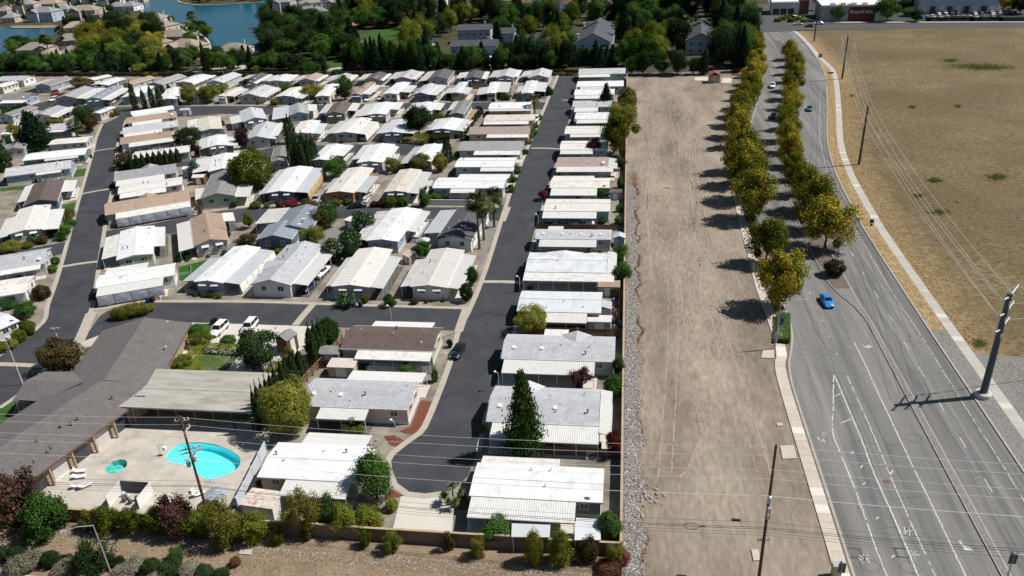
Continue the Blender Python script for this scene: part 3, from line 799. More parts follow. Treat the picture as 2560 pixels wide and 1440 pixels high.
WALLC = {'w': (.68, .67, .65), 'g': (.42, .43, .44), 'b': (.28, .34, .43), 'n': (.10, .15, .22), 't': (.45, .37, .28), 'p': (.62, .50, .48), 'v': (.24, .19, .30), 'l': (.42, .38, .45),
         'e': (.42, .49, .36), 'o': (.42, .16, .08), 'c': (.62, .57, .46), 'a': (.30, .45, .44), 'q': (.10, .17, .14), 'k': (.17, .20, .22), 'u': (.12, .20, .38)}
WALLN = {'w': 'white', 'g': 'grey', 'b': 'pale blue', 'n': 'navy', 't': 'tan', 'p': 'pink', 'v': 'purple', 'l': 'lilac', 'e': 'pale green', 'o': 'orange', 'c': 'cream', 'a': 'aqua', 'q': 'dark green', 'k': 'slate', 'u': 'blue'}
WALL = {k: mat("siding_" + WALLN[k].replace(' ', '_'), c, .7, .06, .8, .3, fine=.05, fscale=7) for k, c in WALLC.items()}
M_trim = mat("white_trim", (.74, .74, .72), .55, .04, 2, .35)
M_skirt = mat("skirting", (.55, .53, .50), .75, .08, 1.5, .2)
M_glass = mat("window_glass", (.035, .045, .055), .12, .2, .6, .6)
M_awnW = mat("awning_white", (.62, .615, .59), .6, .05, .7, .3, stain=(.44, .40, .34), stain_at=.56, stain_scale=.8, objrand=.08)
M_awnS = mat("awning_silver", (.55, .57, .58), .55, .07, .6, .3, objrand=.08)
M_post = mat("post_white", (.70, .70, .68), .55, .04, 2)
M_vent = mat("vent_metal", (.45, .45, .45), .5, .1, 2, .4)
M_ventd = mat("vent_dark", (.07, .07, .075), .5, .1, 2, .4)
M_door = mat("door_paint", (.52, .50, .47), .6, .1, 1.5)
M_tarp = mat("grey_tarp", (.33, .35, .39), .7, .12, .9, .3, bump=.5, bscale=1.6)
M_tarpt = mat("tan_shade_cloth", (.48, .33, .17), .85, .14, .8, .2, bump=.4, bscale=1.6)
M_tarpw = mat("white_shade_cloth", (.72, .70, .64), .8, .05, .8, .2, bump=.3, bscale=1.2)
M_brick = mat("planter_brick", (.33, .20, .14), .9, .2, 4)

def window_meshes(w, h):
    k = ("win", round(w, 1), round(h, 1))
    if k not in MATS:
        f = MB()
        for cx, cz, dx, dz in ((0, h / 2, w, .08), (0, -h / 2, w, .08), (-w / 2, 0, .08, h + .08), (w / 2, 0, .08, h + .08), (0, 0, .05, h)):
            f.box((cx, -.03, cz), (dx, .07, dz))
        p = MB(); p.box((0, -.012, 0), (w - .06, .02, h - .06))
        MATS[k] = (f.mesh("window_frame", M_trim), p.mesh("pane", M_glass))
    return MATS[k]

def add_window(root, x, y, z, w, h, ang):
    f, p = window_meshes(w, h)
    o = put("window", f, root, (x, y, z), (0, 0, ang))
    put("pane", p, o)
    return o

def shared(key, fn):
    if key not in MATS: MATS[key] = fn()
    return MATS[key]
def vent_mesh(k):
    if k == 0: return shared("v0", lambda: MB().tube((0, 0, 0), (0, 0, .35), .07, n=6).tube((0, 0, .35), (0, 0, .42), .13, n=6).mesh("roof_vent", M_vent))
    if k == 1: return shared("v1", lambda: MB().box((0, 0, .07), (.42, .42, .16), taper=.75).mesh("roof_vent", M_vent))
    if k == 2: return shared("v2", lambda: MB().tube((0, 0, 0), (0, 0, .55), .10, n=7).lathe([(.02, .5), (.2, .55), (.05, .7)], n=7).mesh("roof_vent", M_ventd))
    return shared("v3", lambda: MB().box((0, 0, .06), (.6, .9, .12), taper=.8).mesh("skylight", M_trim))

def post_mesh(h):
    h = round(h, 1)
    return shared(("post", h), lambda: MB().box((0, 0, h / 2), (.09, .09, h)).mesh("post", M_post))

M_drive = mat("old_driveway", (.11, .105, .10), .9, .2, .5, .15, fine=.12)
YARDS = []
CARPORTS = []
HOMES = []      # footprints (x, y, half u, half v, rot) used to keep planting off them
def corrug(depth, length, z0, z1, pitch=.30, amp=.045, thick=.05):
    """ribbed pan sheet: ribs run down the fall; x along length, y outwards 0..depth"""
    mb = MB(); n = max(2, int(length / pitch))
    xs = []
    for i in range(n + 1):
        x = -length / 2 + length * i / n
        xs += [(x - .05, 0), (x - .03, amp), (x + .03, amp), (x + .05, 0)]
    xs = xs[2:-2]
    for x, a in xs:
        mb.v += [(x, 0, z0 + a), (x, depth, z1 + a)]
    for i in range(len(xs) - 1):
        mb.f.append([2 * i, 2 * i + 2, 2 * i + 3, 2 * i + 1]); mb.mi.append(0)
    mb.box((0, depth, z1 - .05), (length, .06, .16), mi=0)
    b = len(mb.v)
    mb.v += [(-length / 2, 0, z0 - thick), (length / 2, 0, z0 - thick), (length / 2, depth, z1 - thick), (-length / 2, depth, z1 - thick)]
    mb.f.append([b, b + 3, b + 2, b + 1]); mb.mi.append(0)
    for s in (-1, 1):
        mb.add([(s * length / 2, 0, z0 - thick), (s * length / 2, depth, z1 - thick), (s * length / 2, depth, z1 + amp), (s * length / 2, 0, z0 + amp)], [(0, 1, 2, 3)])
    return mb

def gable_roof(L, W, ez, rise, mat_, root, th=.14, name="roof", ribs=False, off=0.0):
    """ridge along x"""
    mb = MB(); x0, x1 = -L / 2 + off, L / 2 + off
    rz = ez + rise
    top = [(-W / 2, ez), (0, rz), (W / 2, ez)]
    for s in (-1, 1):
        ya, yb = s * W / 2, 0
        mb.add([(x0, ya, ez), (x1, ya, ez), (x1, yb, rz), (x0, yb, rz)], [(0, 1, 2, 3) if s < 0 else (3, 2, 1, 0)])
        mb.add([(x0, ya, ez - th), (x1, ya, ez - th), (x1, yb, rz - th), (x0, yb, rz - th)], [(3, 2, 1, 0) if s < 0 else (0, 1, 2, 3)])
        mb.add([(x0, ya, ez), (x1, ya, ez), (x1, ya, ez - th), (x0, ya, ez - th)], [(0, 1, 2, 3)])
        for x in (x0, x1):
            mb.add([(x, ya, ez), (x, yb, rz), (x, yb, rz - th), (x, ya, ez - th)], [(0, 1, 2, 3)])
        if ribs:
            n = int(L / ribs); rw, rh = (.03, .045) if ribs < 1 else (.035, .028)
            for i in range(1, n):
                x = x0 + L * i / n
                mb.add([(x - rw, ya, ez), (x + rw, ya, ez), (x + rw, yb, rz), (x - rw, yb, rz), (x - rw, ya, ez + rh), (x + rw, ya, ez + rh), (x + rw, yb, rz + rh), (x - rw, yb, rz + rh)],
                       [(4, 5, 6, 7), (0, 4, 7, 3), (1, 2, 6, 5), (0, 1, 5, 4)])
    if ribs: mb.box((off, 0, rz + .02), (L, .3, .07))
    return mb.obj(name, mat_, root)

def home(row, k, spec):
    """spec: (FL, FR, BR) roof corner pixels, type, roof, wall, awnings, extras"""
    FL, FR, BR = spec[0]
    typ, rc, wc = spec[1], spec[2], spec[3]
    awn = spec[4] if len(spec) > 4 else []
    ex = spec[5] if len(spec) > 5 else {}
    ez = ex.get('ez', 2.95)
    a, b, c = P(*FL, ez), P(*FR, ez), P(*BR, ez)
    if ex.get('ax'):
        dv = Vector((0, 1, 0))
    elif typ == 'g':
        dv = (c - b); dv.z = 0; dv.normalize()
    else:
        wv_ = (b - a); wv_.z = 0; wv_.normalize(); dv = Vector((-wv_.y, wv_.x, 0))
    wv = Vector((dv.y, -dv.x, 0))
    Wd = abs((b - a).dot(wv)); Dp = abs((c - b).dot(dv))
    if typ == 'g': Wd = min(max(Wd, 3.6), 9.5); Dp = min(max(Dp, 9), 21)
    else: Wd = min(max(Wd, 8), 21); Dp = min(max(Dp, 3.8), 9)
    mid = (a + b) / 2
    front = mid if typ != 'g' else b - wv * (Wd / 2)
    ctr = front + dv * (Dp / 2)
    if typ == 'g': L, W, ux = Dp, Wd, dv
    else: L, W, ux = Wd, Dp, wv
    rz = math.atan2(ux.y, ux.x)
    near = 'near' if False else ''
    root = empty("mobile_home", (ctr.x, ctr.y, 0), rz)
    HOMES.append((ctr.x, ctr.y, L / 2, W / 2, rz))
    rise = W / 2 * ex.get('pitch', {'W': .13, 'C': .13, 'S': .13, 'O': .12}.get(rc, .27))
    seed = random.Random(int(ctr.x * 13 + ctr.y * 7))
    ov = .3
    wl, ww = L / 2 - ov, W / 2 - ov
    fl = .7
    top = ez - .12
    grise = rise * (ww / (W / 2)) + (rise - rise * ww / (W / 2)) * 0
    # walls as one shell with gables
    mb = MB()
    pr = [(-ww, .0), (ww, .0), (ww, top + rise * (1 - ww / (W / 2))), (0, top + rise - .02), (-ww, top + rise * (1 - ww / (W / 2)))]
    n = len(pr)
    mb.v = [(-wl, y, z) for y, z in pr] + [(wl, y, z) for y, z in pr]
    mb.f = [list(range(n - 1, -1, -1)), list(range(n, 2 * n))] + [[i, (i + 1) % n, n + (i + 1) % n, n + i] for i in range(n)]
    mb.mi = [0] * len(mb.f)
    mb.obj("wall", WALL[wc], root)
    sk = MB()
    for (cx, cy, dx, dy) in ((0, -ww - .02, 2 * wl + .08, .05), (0, ww + .02, 2 * wl + .08, .05), (-wl - .02, 0, .05, 2 * ww + .02), (wl + .02, 0, .05, 2 * ww + .02)):
        sk.box((cx, cy, fl / 2), (dx, dy, fl))
    sk.obj("skirting", M_skirt if wc not in 'wcp' else WALL['w'], root)
    dist = math.hypot(ctr.x, ctr.y)
    gable_roof(L, W, ez, rise, ROOF[rc], root, ribs=(0 if rc not in 'WCSO' or dist > 260 else (.42 if ex.get('ribs') else 1.25)))
    for s in (-1, 1): MB().box((0, s * (W / 2 + .03), ez - .1), (L, .06, .2)).obj("fascia", M_trim, root)
    if ex.get('dormer') is not None:      # cross gable over the back or side
        t, s = ex['dormer']; dw = ex.get('dw', 2.6)
        x = t * L / 2; y1 = s * (W / 2 + .25); h = rise * .9
        d = MB()
        d.add([(x - dw, y1, ez + .02), (x, y1, ez + h), (x + dw, y1, ez + .02), (x, 0, ez + rise * .98)], [(0, 1, 3), (1, 2, 3), (0, 2, 1)])
        d.obj("dormer", ROOF[rc], root)
    # which local sides face the camera / the open street
    # windows on the ends and the long sides
    cz = 1.95
    for e in (-1, 1):
        for f_ in (-.48, .42):
            add_window(root, e * (wl + .005), f_ * ww, cz, 1.3 if seed.random() < .6 else 1.0, 1.05, e * math.pi / 2)
        if e < 0 and ex.get('wawn', seed.random() < .35):
            for f_ in (-.48, .42):
                w_ = MB(); w_.add([(0, -.8, .25), (0, .8, .25), (-.75, .8, -.18), (-.75, -.8, -.18)], [(0, 1, 2, 3)])
                w_.add([(0, -.8, .21), (0, .8, .21), (-.75, .8, -.22), (-.75, -.8, -.22)], [(3, 2, 1, 0)])
                for q in (-.8, .8): w_.add([(0, q, .25), (-.75, q, -.18), (0, q, -.1)], [(0, 1, 2)])
                w_.obj("window_awning", M_awnW, root, loc=(-(wl + .01), f_ * ww, cz + .55))
    for s in (-1, 1):
        for f_ in (-.68, -.2, .35, .75):
            if seed.random() < .75: add_window(root, f_ * wl, s * (ww + .005), cz, 1.1, .95, 0 if s < 0 else math.pi)
        dr = MB().box((0, 0, 0), (.95, .06, 2.0)); dr.obj("door", M_door, root, loc=(seed.uniform(-.05, .15) * wl, s * (ww + .02), 1.72))
    # roof vents
    for i in range(ex.get('vents', seed.randint(2, 5))):
        x = seed.uniform(-.85, .85) * L / 2; y = seed.choice((-1, 1)) * seed.uniform(.1, .75) * W / 2
        z = ez + rise * (1 - abs(y) / (W / 2))
        vm = vent_mesh(seed.choice((0, 0, 1, 1, 2)))
        put(vm.name.split('.')[0], vm, root, (x, y, z - .02))
    if rc in 'LDGU' and seed.random() < .6:
        for i in range(seed.randint(2, 4)):
            x = (-.8 + .5 * i) * L / 2; put("skylight", vent_mesh(3), root, (x, -.18 * W, ez + rise * .64))
    if seed.random() < .22:
        dsh = MB(); dsh.tube((0, 0, 0), (0, 0, .5), .03, n=5); dsh.lathe([(.02, 0), (.3, .06), (.36, .12)], (0, 0, .5), 10)
        dsh.obj("satellite_dish", M_trim, root, loc=(L / 2 * .8, -W / 2 * .7, ez + rise * .3), rot=(.6, 0, .4))
    # awnings from outer edge pixels
    inv = Matrix.Rotation(-rz, 3, 'Z')
    for ai, aw in enumerate(awn):
        p0, p1 = aw[0], aw[1]
        opt = aw[2] if len(aw) > 2 else {}
        oz = opt.get('z', 2.45)
        q0, q1 = inv @ (P(*p0, oz) - Vector((ctr.x, ctr.y, 0))), inv @ (P(*p1, oz) - Vector((ctr.x, ctr.y, 0)))
        mx, my = (q0.x + q1.x) / 2, (q0.y + q1.y) / 2
        if abs(q0.x - q1.x) >= abs(q0.y - q1.y):     # along the long side
            s = 1 if my > 0 else -1
            dep = min(max((abs(my) - W / 2) * (1.15 if dist > 220 else 1), 1.0), 6.0); t0, t1 = sorted((q0.x, q1.x))
            if dist > 220 and typ == 'g': t0 -= 1.0; t1 += 1.0
            t0, t1 = max(t0, -L / 2 - 1.5), min(t1, L / 2 + 1.5)
            if t1 - t0 < 2: t0, t1 = -2, 2
            org, ang, ln = ((t0 + t1) / 2, s * (W / 2 + .04), 0), (0 if s > 0 else math.pi), t1 - t0
        else:
            s = 1 if mx > 0 else -1
            dep = min(max(abs(mx) - L / 2, 1.0), 6.0); t0, t1 = sorted((q0.y, q1.y))
            t0, t1 = max(t0, -W / 2 - 1.5), min(t1, W / 2 + 1.5)
            if t1 - t0 < 2: t0, t1 = -2, 2
            org, ang, ln = (s * (L / 2 + .04), (t0 + t1) / 2, 0), (-math.pi / 2 if s > 0 else math.pi / 2), t1 - t0
        am = {'W': M_awnW, 'S': M_awnS, 'B': ROOF['T']}[opt.get('m', 'W')]
        o = corrug(dep, ln, ez - .16, oz, .30 if dist < 230 else .6).obj("awning", am, root, loc=org, rot=(0, 0, ang))
        np_ = max(2, int(round(ln / 3.2)) + 1)
        pm = post_mesh(oz - .1)
        rm = Matrix.Rotation(ang, 3, 'Z')
        for i in range(np_):
            v = rm @ Vector((-ln / 2 + .12 + (ln - .24) * i / (np_ - 1), dep - .15, 0)) + Vector(org)
            put("post", pm, root, v)
        # concrete under the roof
        dd = MB(); ex_ = opt.get('drive', 0)
        dd.box((0, dep / 2, .04), (ln + .6, dep + .3, .08))
        v = Vector((ctr.x, ctr.y, 0)) + Matrix.Rotation(rz, 3, 'Z') @ Vector(org)
        d_ = dd.obj("driveway", M_conc2 if seed.random() < .62 else M_drive, None, loc=(v.x, v.y, 0), rot=(0, 0, rz + ang)); d_["kind"] = 'structure'
        if dep > 2.5 and ln > 6: CARPORTS.append((Vector((ctr.x, ctr.y, 0)) + Matrix.Rotation(rz, 3, 'Z') @ (rm @ Vector((0, dep / 2 + .15, 0)) + Vector(org)), rz + ang, ln, len(HOMES) - 1))
        if opt.get('tarp'):
            tm = {'g': M_tarp, 't': M_tarpt, 'w': M_tarpw}[opt['tarp']]
            npan = max(1, int(ln / 2.6))
            for i in range(npan):
                x0, x1 = -ln / 2 + ln * i / npan + .06, -ln / 2 + ln * (i + 1) / npan - .06
                tb = MB(); g = 5
                for r_ in range(g + 1):
                    for c_ in range(g + 1):
                        u, w_ = c_ / g, r_ / g
                        tb.v.append((x0 + (x1 - x0) * u, dep + .02 + .12 * math.sin(3.1 * w_) * math.sin(3.1 * u) + opt.get('lean', .25) * w_ + seed.uniform(-.03, .03), oz - .12 - (oz - .55) * w_))
                for r_ in range(g):
                    for c_ in range(g):
                        q = r_ * (g + 1) + c_
                        tb.f.append([q, q + 1, q + g + 2, q + g + 1]); tb.mi.append(0)
                tb.obj("shade_curtain", tm, root, loc=org, rot=(0, 0, ang))
        if opt.get('rail'):
            rb = MB()
            rb.box((0, dep - .1, 1.0), (ln * .7, .06, .07)); rb.box((0, dep - .1, .35), (ln * .7, .06, .07))
            nb = int(ln * .7 / .28)
            for i in range(nb + 1): rb.box((-ln * .35 + ln * .7 * i / nb, dep - .1, .66), (.045, .045, .68))
            rb.box((0, dep * .5, .42), (ln * .7, dep * .9, .16))
            rb.obj("porch_railing", M_trim, root, loc=org, rot=(0, 0, ang))
    # entry steps
    stp = MB()
    for i in range(3): stp.box((0, .25 + .28 * i, .30 - .2 * i + .1), (1.2, .28, .2))
    stp.obj("entry_steps", M_conc, root, loc=(.1 * wl, ww + .05, 0))
    return root, rc, wc

def build_row(rows, phrase, endword, group):
    """label each home by look and by its count along the row"""
    for i, sp in enumerate(rows):
        r, rc, wc = home(phrase, i, sp)
        extra = sp[5].get('say') if len(sp) > 5 and sp[5].get('say') else None
        lab = extra or f"{ROOFN[rc]} roofed {WALLN[wc]} home, {ordw(i + 1)} {endword} {phrase}"
        if len(lab.split()) > 16: lab = f"{ROOFN[rc].split()[-1]} roofed home, {ordw(i + 1)} {endword} {phrase}"
        tag(r, lab, "mobile home", group)
        q = HOMES[-1]; n_ = 3 if math.hypot(q[0], q[1]) < 330 else 1
        if len(YARDS) < 300: YARDS.append((*q, f"{ordw(i + 1)} home {endword.replace(' the', '')} {phrase}" if phrase else "the " + " ".join(lab.split()[:6]), n_ if phrase and "dirt lot" not in phrase else 1))
X = dict(ax=True)
def S(**k): return k
ROW_R = [  # along the dirt lot, nearest first
 (((1172,1239),(1507,1255),(1511,1171)),'s','W','k',[((1167,1293),(1437,1308)),((1208,1140),(1402,1150))],S(ax=1,pitch=.08,ribs=False,vents=3)),
 (((1215,1052),(1497,1065),(1501,974)),'s','L','g',[((1222,1099),(1497,1110)),((1529,979),(1528,1106))],S(ax=1,dormer=(-.35,1),vents=4)),
 (((1253,893),(1537,907),(1540,845)),'s','L','g',[((1253,932),(1486,939)),((1363,823),(1423,825))],S(ax=1,dormer=(.3,1),vents=5)),
 (((1292,776),(1503,783),(1504,732)),'s','S','l',[((1362,806),(1467,807))],S(ax=1)),
 (((1312,679),(1517,681),(1519,630)),'s','S','g',[((1307,701),(1540,705)),((1541,632),(1541,690))],S(ax=1,dormer=(-.1,1),dw=4)),
 (((1337,596),(1529,599),(1529,575)),'s','L','b',[((1346,617),(1491,617)),((1372,566),(1410,566))],S(ax=1)),
 (((1359,526),(1525,529),(1525,499)),'s','C','a',[((1355,545),(1491,546))],S(ax=1)),
 (((1374,469),(1524,469),(1524,445)),'s','C','b',[((1375,488),(1492,489)),((1384,440),(1487,440))],S(ax=1)),
 (((1391,414),(1520,416),(1522,394)),'s','P','w',[((1390,429),(1541,430)),((1543,397),(1543,422))],S(ax=1)),
 (((1399,374),(1520,374),(1521,352)),'s','C','b',[((1400,384),(1482,384))],S(ax=1)),
 (((1411,334),(1525,334),(1526,315)),'s','C','b',[((1425,342),(1501,342))],S(ax=1)),
 (((1437,297),(1530,297),(1530,281)),'s','W','g',[((1441,307),(1525,307))],S(ax=1)),
 (((1431,267),(1530,267),(1530,252)),'s','L','a',[((1435,279),(1495,278))],S(ax=1)),
 (((1435,237),(1536,237),(1536,223)),'s','W','g',[((1437,246),(1500,246))],S(ax=1)),
 (((1442,215),(1559,217),(1559,202)),'s','W','g',[((1450,222),(1525,222))],S(ax=1)),
 (((1446,185),(1564,184),(1564,170)),'s','L','a',[((1448,192),(1525,192))],S(ax=1)),
]
build_row(ROW_R, "in row along dirt lot", "from the camera", "homes along the dirt lot")
ROW_B = [
 (((642,1192),(890,1205),(931,1117)),'s','W','t',[((697,1238),(864,1248)),((772,1083),(932,1088))],S(ax=1,ribs=True,say="white roofed tan mobile home beside the pool terrace wall")),
 (((747,1012),(1020,1026),(1050,956)),'s','L','p',[((790,1045),(912,1052)),((884,924),(1066,936))],S(ax=1,say="pale grey roofed pink mobile home beside the red mulch bed")),
 (((850,870),(1082,880),(1111,821)),'s','B','e',[((886,896),(1075,904),S(rail=1)),((940,801),(1087,809))],S(ax=1,say="dark brown roofed pale green mobile home near the parked black sedan")),
]
build_row(ROW_B, "", "", "homes beside the club house")
ROW_S1 = [
 (((238,720),(436,687),(443,657)),'s','W','w',[((240,742),(408,713),S(tarp='g')),((268,672),(372,656))],S(say="white roofed mobile home with grey tarp curtain by the hydrant corner")),
 (((485,703),(555,707),(651,618)),'g','W','b',[((463,704),(520,645),S(m='S')),((596,711),(687,627),S(m='S',tarp='w'))],S(wawn=1)),
 (((627,709),(726,713),(810,614)),'g','L','w',[((770,714),(838,626))],S(dormer=(-.1,1),vents=9,wawn=0)),
 (((830,713),(921,718),(981,623)),'g','C','g',[((801,716),(880,645)),((955,722),(1005,643))],S(wawn=1)),
 (((1026,716),(1117,719),(1161,625)),'g','C','w',[((983,717),(1058,650)),((1150,724),(1192,639))],S(ribs=True,wawn=1)),
]
build_row(ROW_S1, "in front row on south street", "from the left", "front row homes")
ROW_S2 = [
 (((291,650),(383,634),(386,564)),'g','W','e',[((255,649),(265,594)),((412,615),(412,567))],S(wawn=0)),
 (((485,617),(571,600),(555,533)),'g','T','g',[((446,630),(444,560)),((582,531),(588,552))],S(wawn=1,dormer=(.0,-1))),
 (((668,566),(776,574),(816,521)),'g','U','b',[((640,560),(672,520))],S(wawn=0)),
 (((642,597),(729,598),(756,562)),'g','U','n',[],S(wawn=0,say="slate blue roofed front wing of the blue home beside the tan one")),
 (((914,602),(995,604),(1054,523)),'g','W','b',[((882,602),(944,529)),((1042,581),(1073,529),S(rail=1))],S(wawn=0)),
 (((1090,598),(1179,601),(1224,524)),'g','D','w',[((1063,584),(1099,526),S(m='S'))],S(wawn=0)),
]
build_row(ROW_S2, "in row south of middle street", "from the left", "second row homes")
ROW_SL = [
 (((262,537),(476,501),(472,471)),'s','T','t',[((289,547),(477,517),S(tarp='g'))],S(dormer=(.0,1))),
 (((295,484),(456,460),(453,442)),'s','C','w',[((299,496),(416,477))]),
 (((288,452),(441,430),(439,409)),'s','G','g',[((289,465),(412,446))],S(dormer=(.1,1))),
 (((330,397),(474,379),(470,363)),'s','C','g',[]),
 (((300,360),(448,340),(447,325)),'s','T','w',[((322,367),(446,350))]),
 (((308,335),(446,315),(445,301)),'s','L','w',[((310,342),(407,329))]),
 (((317,308),(443,291),(442,279)),'s','T','w',[((331,315),(406,304))]),
 (((329,288),(436,272),(434,263)),'s','W','w',[((333,293),(420,280))]),
]
build_row(ROW_SL, "in row right of west street", "from the camera", "homes right of the west street")
ROW_LL = [
 (((-30,835),(18,814),(36,766)),'s','S','w',[]),
 (((-50,748),(64,730),(76,690)),'s','C','w',[]),
 (((-45,683),(113,657),(119,620)),'s','L','g',[((-30,697),(102,668),S(rail=1))]),
 (((19,587),(105,572),(127,511)),'g','C','g',[((0,593),(14,551)),((141,569),(156,525))],S(wawn=1)),
 (((59,514),(144,502),(162,451)),'g','B','n',[((34,506),(80,465)),((181,476),(188,453),S(rail=1))],S(wawn=0)),
 (((9,442),(176,420),(177,399)),'s','L','b',[((90,437),(155,426),S(rail=1))]),
 (((55,402),(211,386),(196,371)),'s','W','q',[((116,397),(201,387))]),
 (((120,362),(215,355),(215,342)),'s','C','g',[]),
 (((120,325),(170,322),(170,308)),'s','L','b',[((122,331),(168,328),S(rail=1))]),
 (((212,290),(250,283),(278,272)),'g','W','t',[]),
]
build_row(ROW_LL, "in row left of west street", "from the camera", "homes left of the west street")
ROW_FL = [
 (((-20,351),(26,335),(75,297)),'g','W','w',[]),
 (((30,352),(60,372),(75,352)),'g','K','g',[]),
 (((0,287),(30,290),(95,268)),'g','K','g',[]),
 (((94,283),(126,290),(170,268)),'g','G','g',[((144,292),(189,269))]),
 (((-5,250),(62,249),(82,233)),'s','K','b',[((-5,258),(60,256))]),
 (((145,243),(190,245),(240,220)),'g','G','l',[((206,246),(272,221))]),
 (((217,247),(254,248),(308,218)),'g','U','a',[((276,249),(322,222))]),
 (((-40,222),(6,218),(47,205)),'g','C','c',[]),
 (((82,216),(125,215),(186,195)),'g','K','b',[((66,215),(110,200))]),
 (((-10,203),(58,201),(75,189)),'s','L','w',[]),
 (((208,199),(234,200),(256,195)),'g','C','w',[]),
 (((226,213),(269,213),(315,196)),'g','S','q',[]),
 (((294,212),(331,211),(390,194)),'g','T','g',[]),
]
build_row(ROW_FL, "in the far left block", "from the camera", "homes in the far left block")
ROW_N1 = [
 (((364,212),(405,212),(466,190)),'g','G','g',[]),
 (((438,206),(482,207),(530,188)),'g','S','l',[((482,210),(534,189))]),
 (((513,207),(558,207),(605,186)),'g','L','g',[]),
 (((596,208),(633,207),(672,186)),'g','D','g',[((590,205),(625,188)),((640,208),(681,187))]),
 (((670,202),(711,203),(736,187)),'g','S','g',[((658,202),(684,188)),((722,203),(747,189))]),
 (((747,201),(787,202),(813,187)),'g','P','b',[((732,201),(760,188)),((797,202),(822,188))]),
 (((826,202),(866,202),(885,187)),'g','L','l',[((815,200),(838,188)),((876,202),(897,188))]),
 (((909,200),(951,200),(971,184)),'g','D','t',[((893,199),(917,186)),((959,201),(977,186))]),
 (((984,199),(1029,198),(1051,179)),'g','L','v',[((970,197),(995,181)),((1040,198),(1061,180))]),
 (((1068,199),(1119,198),(1137,177)),'g','D','l',[((1046,202),(1076,180))]),
 (((1162,197),(1204,197),(1213,179)),'g','D','n',[((1142,195),(1157,181)),((1214,197),(1224,181))]),
 (((1241,194),(1284,194),(1296,175)),'g','L','l',[((1221,193),(1243,176)),((1295,192),(1304,175))]),
 (((1319,197),(1372,194),(1381,176)),'g','L','g',[((1299,190),(1322,175))]),
]
build_row(ROW_N1, "in back row under tree belt", "from the left", "back row homes")
ROW_N2 = [
 (((308,240),(349,241),(386,215)),'g','W','b',[]),
 (((400,244),(442,247),(464,218)),'g','W','g',[]),
 (((471,241),(496,242),(530,227)),'g','W','g',[]),
 (((542,241),(563,241),(608,218)),'g','O','c',[((592,240),(612,224))]),
 (((597,241),(649,241),(690,218)),'g','L','t',[((669,242),(700,221))]),
 (((685,243),(737,242),(774,219)),'g','C','b',[((758,245),(785,224))]),
 (((788,241),(824,240),(849,210)),'g','W','c',[]),
 (((876,237),(902,237),(940,207)),'g','T','u',[((924,235),(949,215))]),
 (((956,236),(993,235),(1026,206)),'g','W','w',[((1021,230),(1040,216))]),
 (((1032,237),(1070,236),(1096,212)),'g','L','v',[((1092,237),(1112,215))]),
 (((1126,233),(1149,232),(1171,205)),'g','S','t',[((1112,233),(1124,222)),((1167,233),(1179,221))]),
 (((1216,233),(1240,233),(1249,205)),'g','W','c',[((1192,236),(1205,221)),((1262,230),(1279,207))]),
 (((1303,233),(1333,233),(1345,202)),'g','S','g',[((1292,229),(1300,218)),((1360,228),(1366,208))]),
]
build_row(ROW_N2, "in row north of far street", "from the left", "homes north of the far cross street")
ROW_M3 = [
 (((497,332),(556,321),(550,290)),'g','O','b',[((474,322),(472,303))]),
 (((610,310),(668,297),(655,271)),'g','L','b',[((582,308),(578,294))]),
 (((722,286),(772,284),(771,260)),'g','G','b',[((687,300),(688,269),S(m='S')),((791,276),(788,263))]),
 (((812,286),(862,285),(882,257)),'g','B','k',[((796,283),(822,262)),((888,276),(898,260))]),
 (((915,290),(965,286),(988,256)),'g','W','l',[((892,290),(916,262)),((996,273),(1004,258),S(rail=1))]),
 (((1028,277),(1079,277),(1095,256)),'g','S','w',[((1012,276),(1040,257)),((1098,274),(1110,260))]),
 (((1124,286),(1159,286),(1181,252)),'g','K','n',[((1113,275),(1142,258))]),
]
build_row(ROW_M3, "in row south of far street", "from the left", "homes south of the far cross street")
ROW_M4 = [
 (((517,368),(567,362),(567,336)),'g','W','g',[((500,372),(502,350)),((591,362),(589,344))]),
 (((613,348),(672,346),(697,308)),'g','L','g',[((696,345),(704,310))]),
 (((730,332),(779,333),(801,301)),'g','C','c',[((797,333),(818,311),S(m='S',rail=1))]),
 (((835,333),(890,333),(930,296)),'g','C','g',[((818,333),(851,305)),((913,334),(940,307),S(tarp='w'))]),
 (((954,332),(1006,332),(1030,299)),'g','S','b',[((940,333),(965,311)),((1034,332),(1045,310))]),
 (((1077,325),(1134,325),(1159,297)),'g','W','b',[((1064,325),(1090,300)),((1159,326),(1176,302))],S(wawn=1)),
]
build_row(ROW_M4, "in row north of inner street", "from the left", "homes north of the inner street")
ROW_M5 = [
 (((520,430),(592,421),(598,382)),'g','W','b',[((495,429),(489,401))]),
 (((678,398),(717,403),(724,366)),'g','K','b',[]),
 (((780,396),(826,401),(866,362)),'g','W','q',[((858,388),(881,366),S(rail=1))]),
 (((893,405),(956,406),(988,361)),'g','W','l',[((878,397),(920,362)),((974,392),(998,369),S(rail=1))],S(wawn=1)),
 (((1018,408),(1077,403),(1112,362)),'g','W','t',[((993,410),(1045,370))]),
]
build_row(ROW_M5, "in row south of inner street", "from the left", "homes south of the inner street")
ROW_S3 = [
 (((499,499),(587,489),(609,428)),'g','K','e',[((621,489),(626,463))],S(wawn=0)),
 (((666,482),(735,480),(782,417)),'g','W','n',[((646,487),(699,425)),((771,482),(810,421),S(m='S',tarp='t'))],S(wawn=1)),
 (((815,481),(884,482),(935,420)),'g','C','o',[((800,476),(845,446)),((915,482),(945,441),S(m='S')),],S(wawn=0)),
 (((962,477),(1017,480),(1054,424)),'g','O','b',[((1042,485),(1082,431))],S(wawn=1)),
]
build_row(ROW_S3, "in row north of middle street", "from the left", "homes north of the middle street")
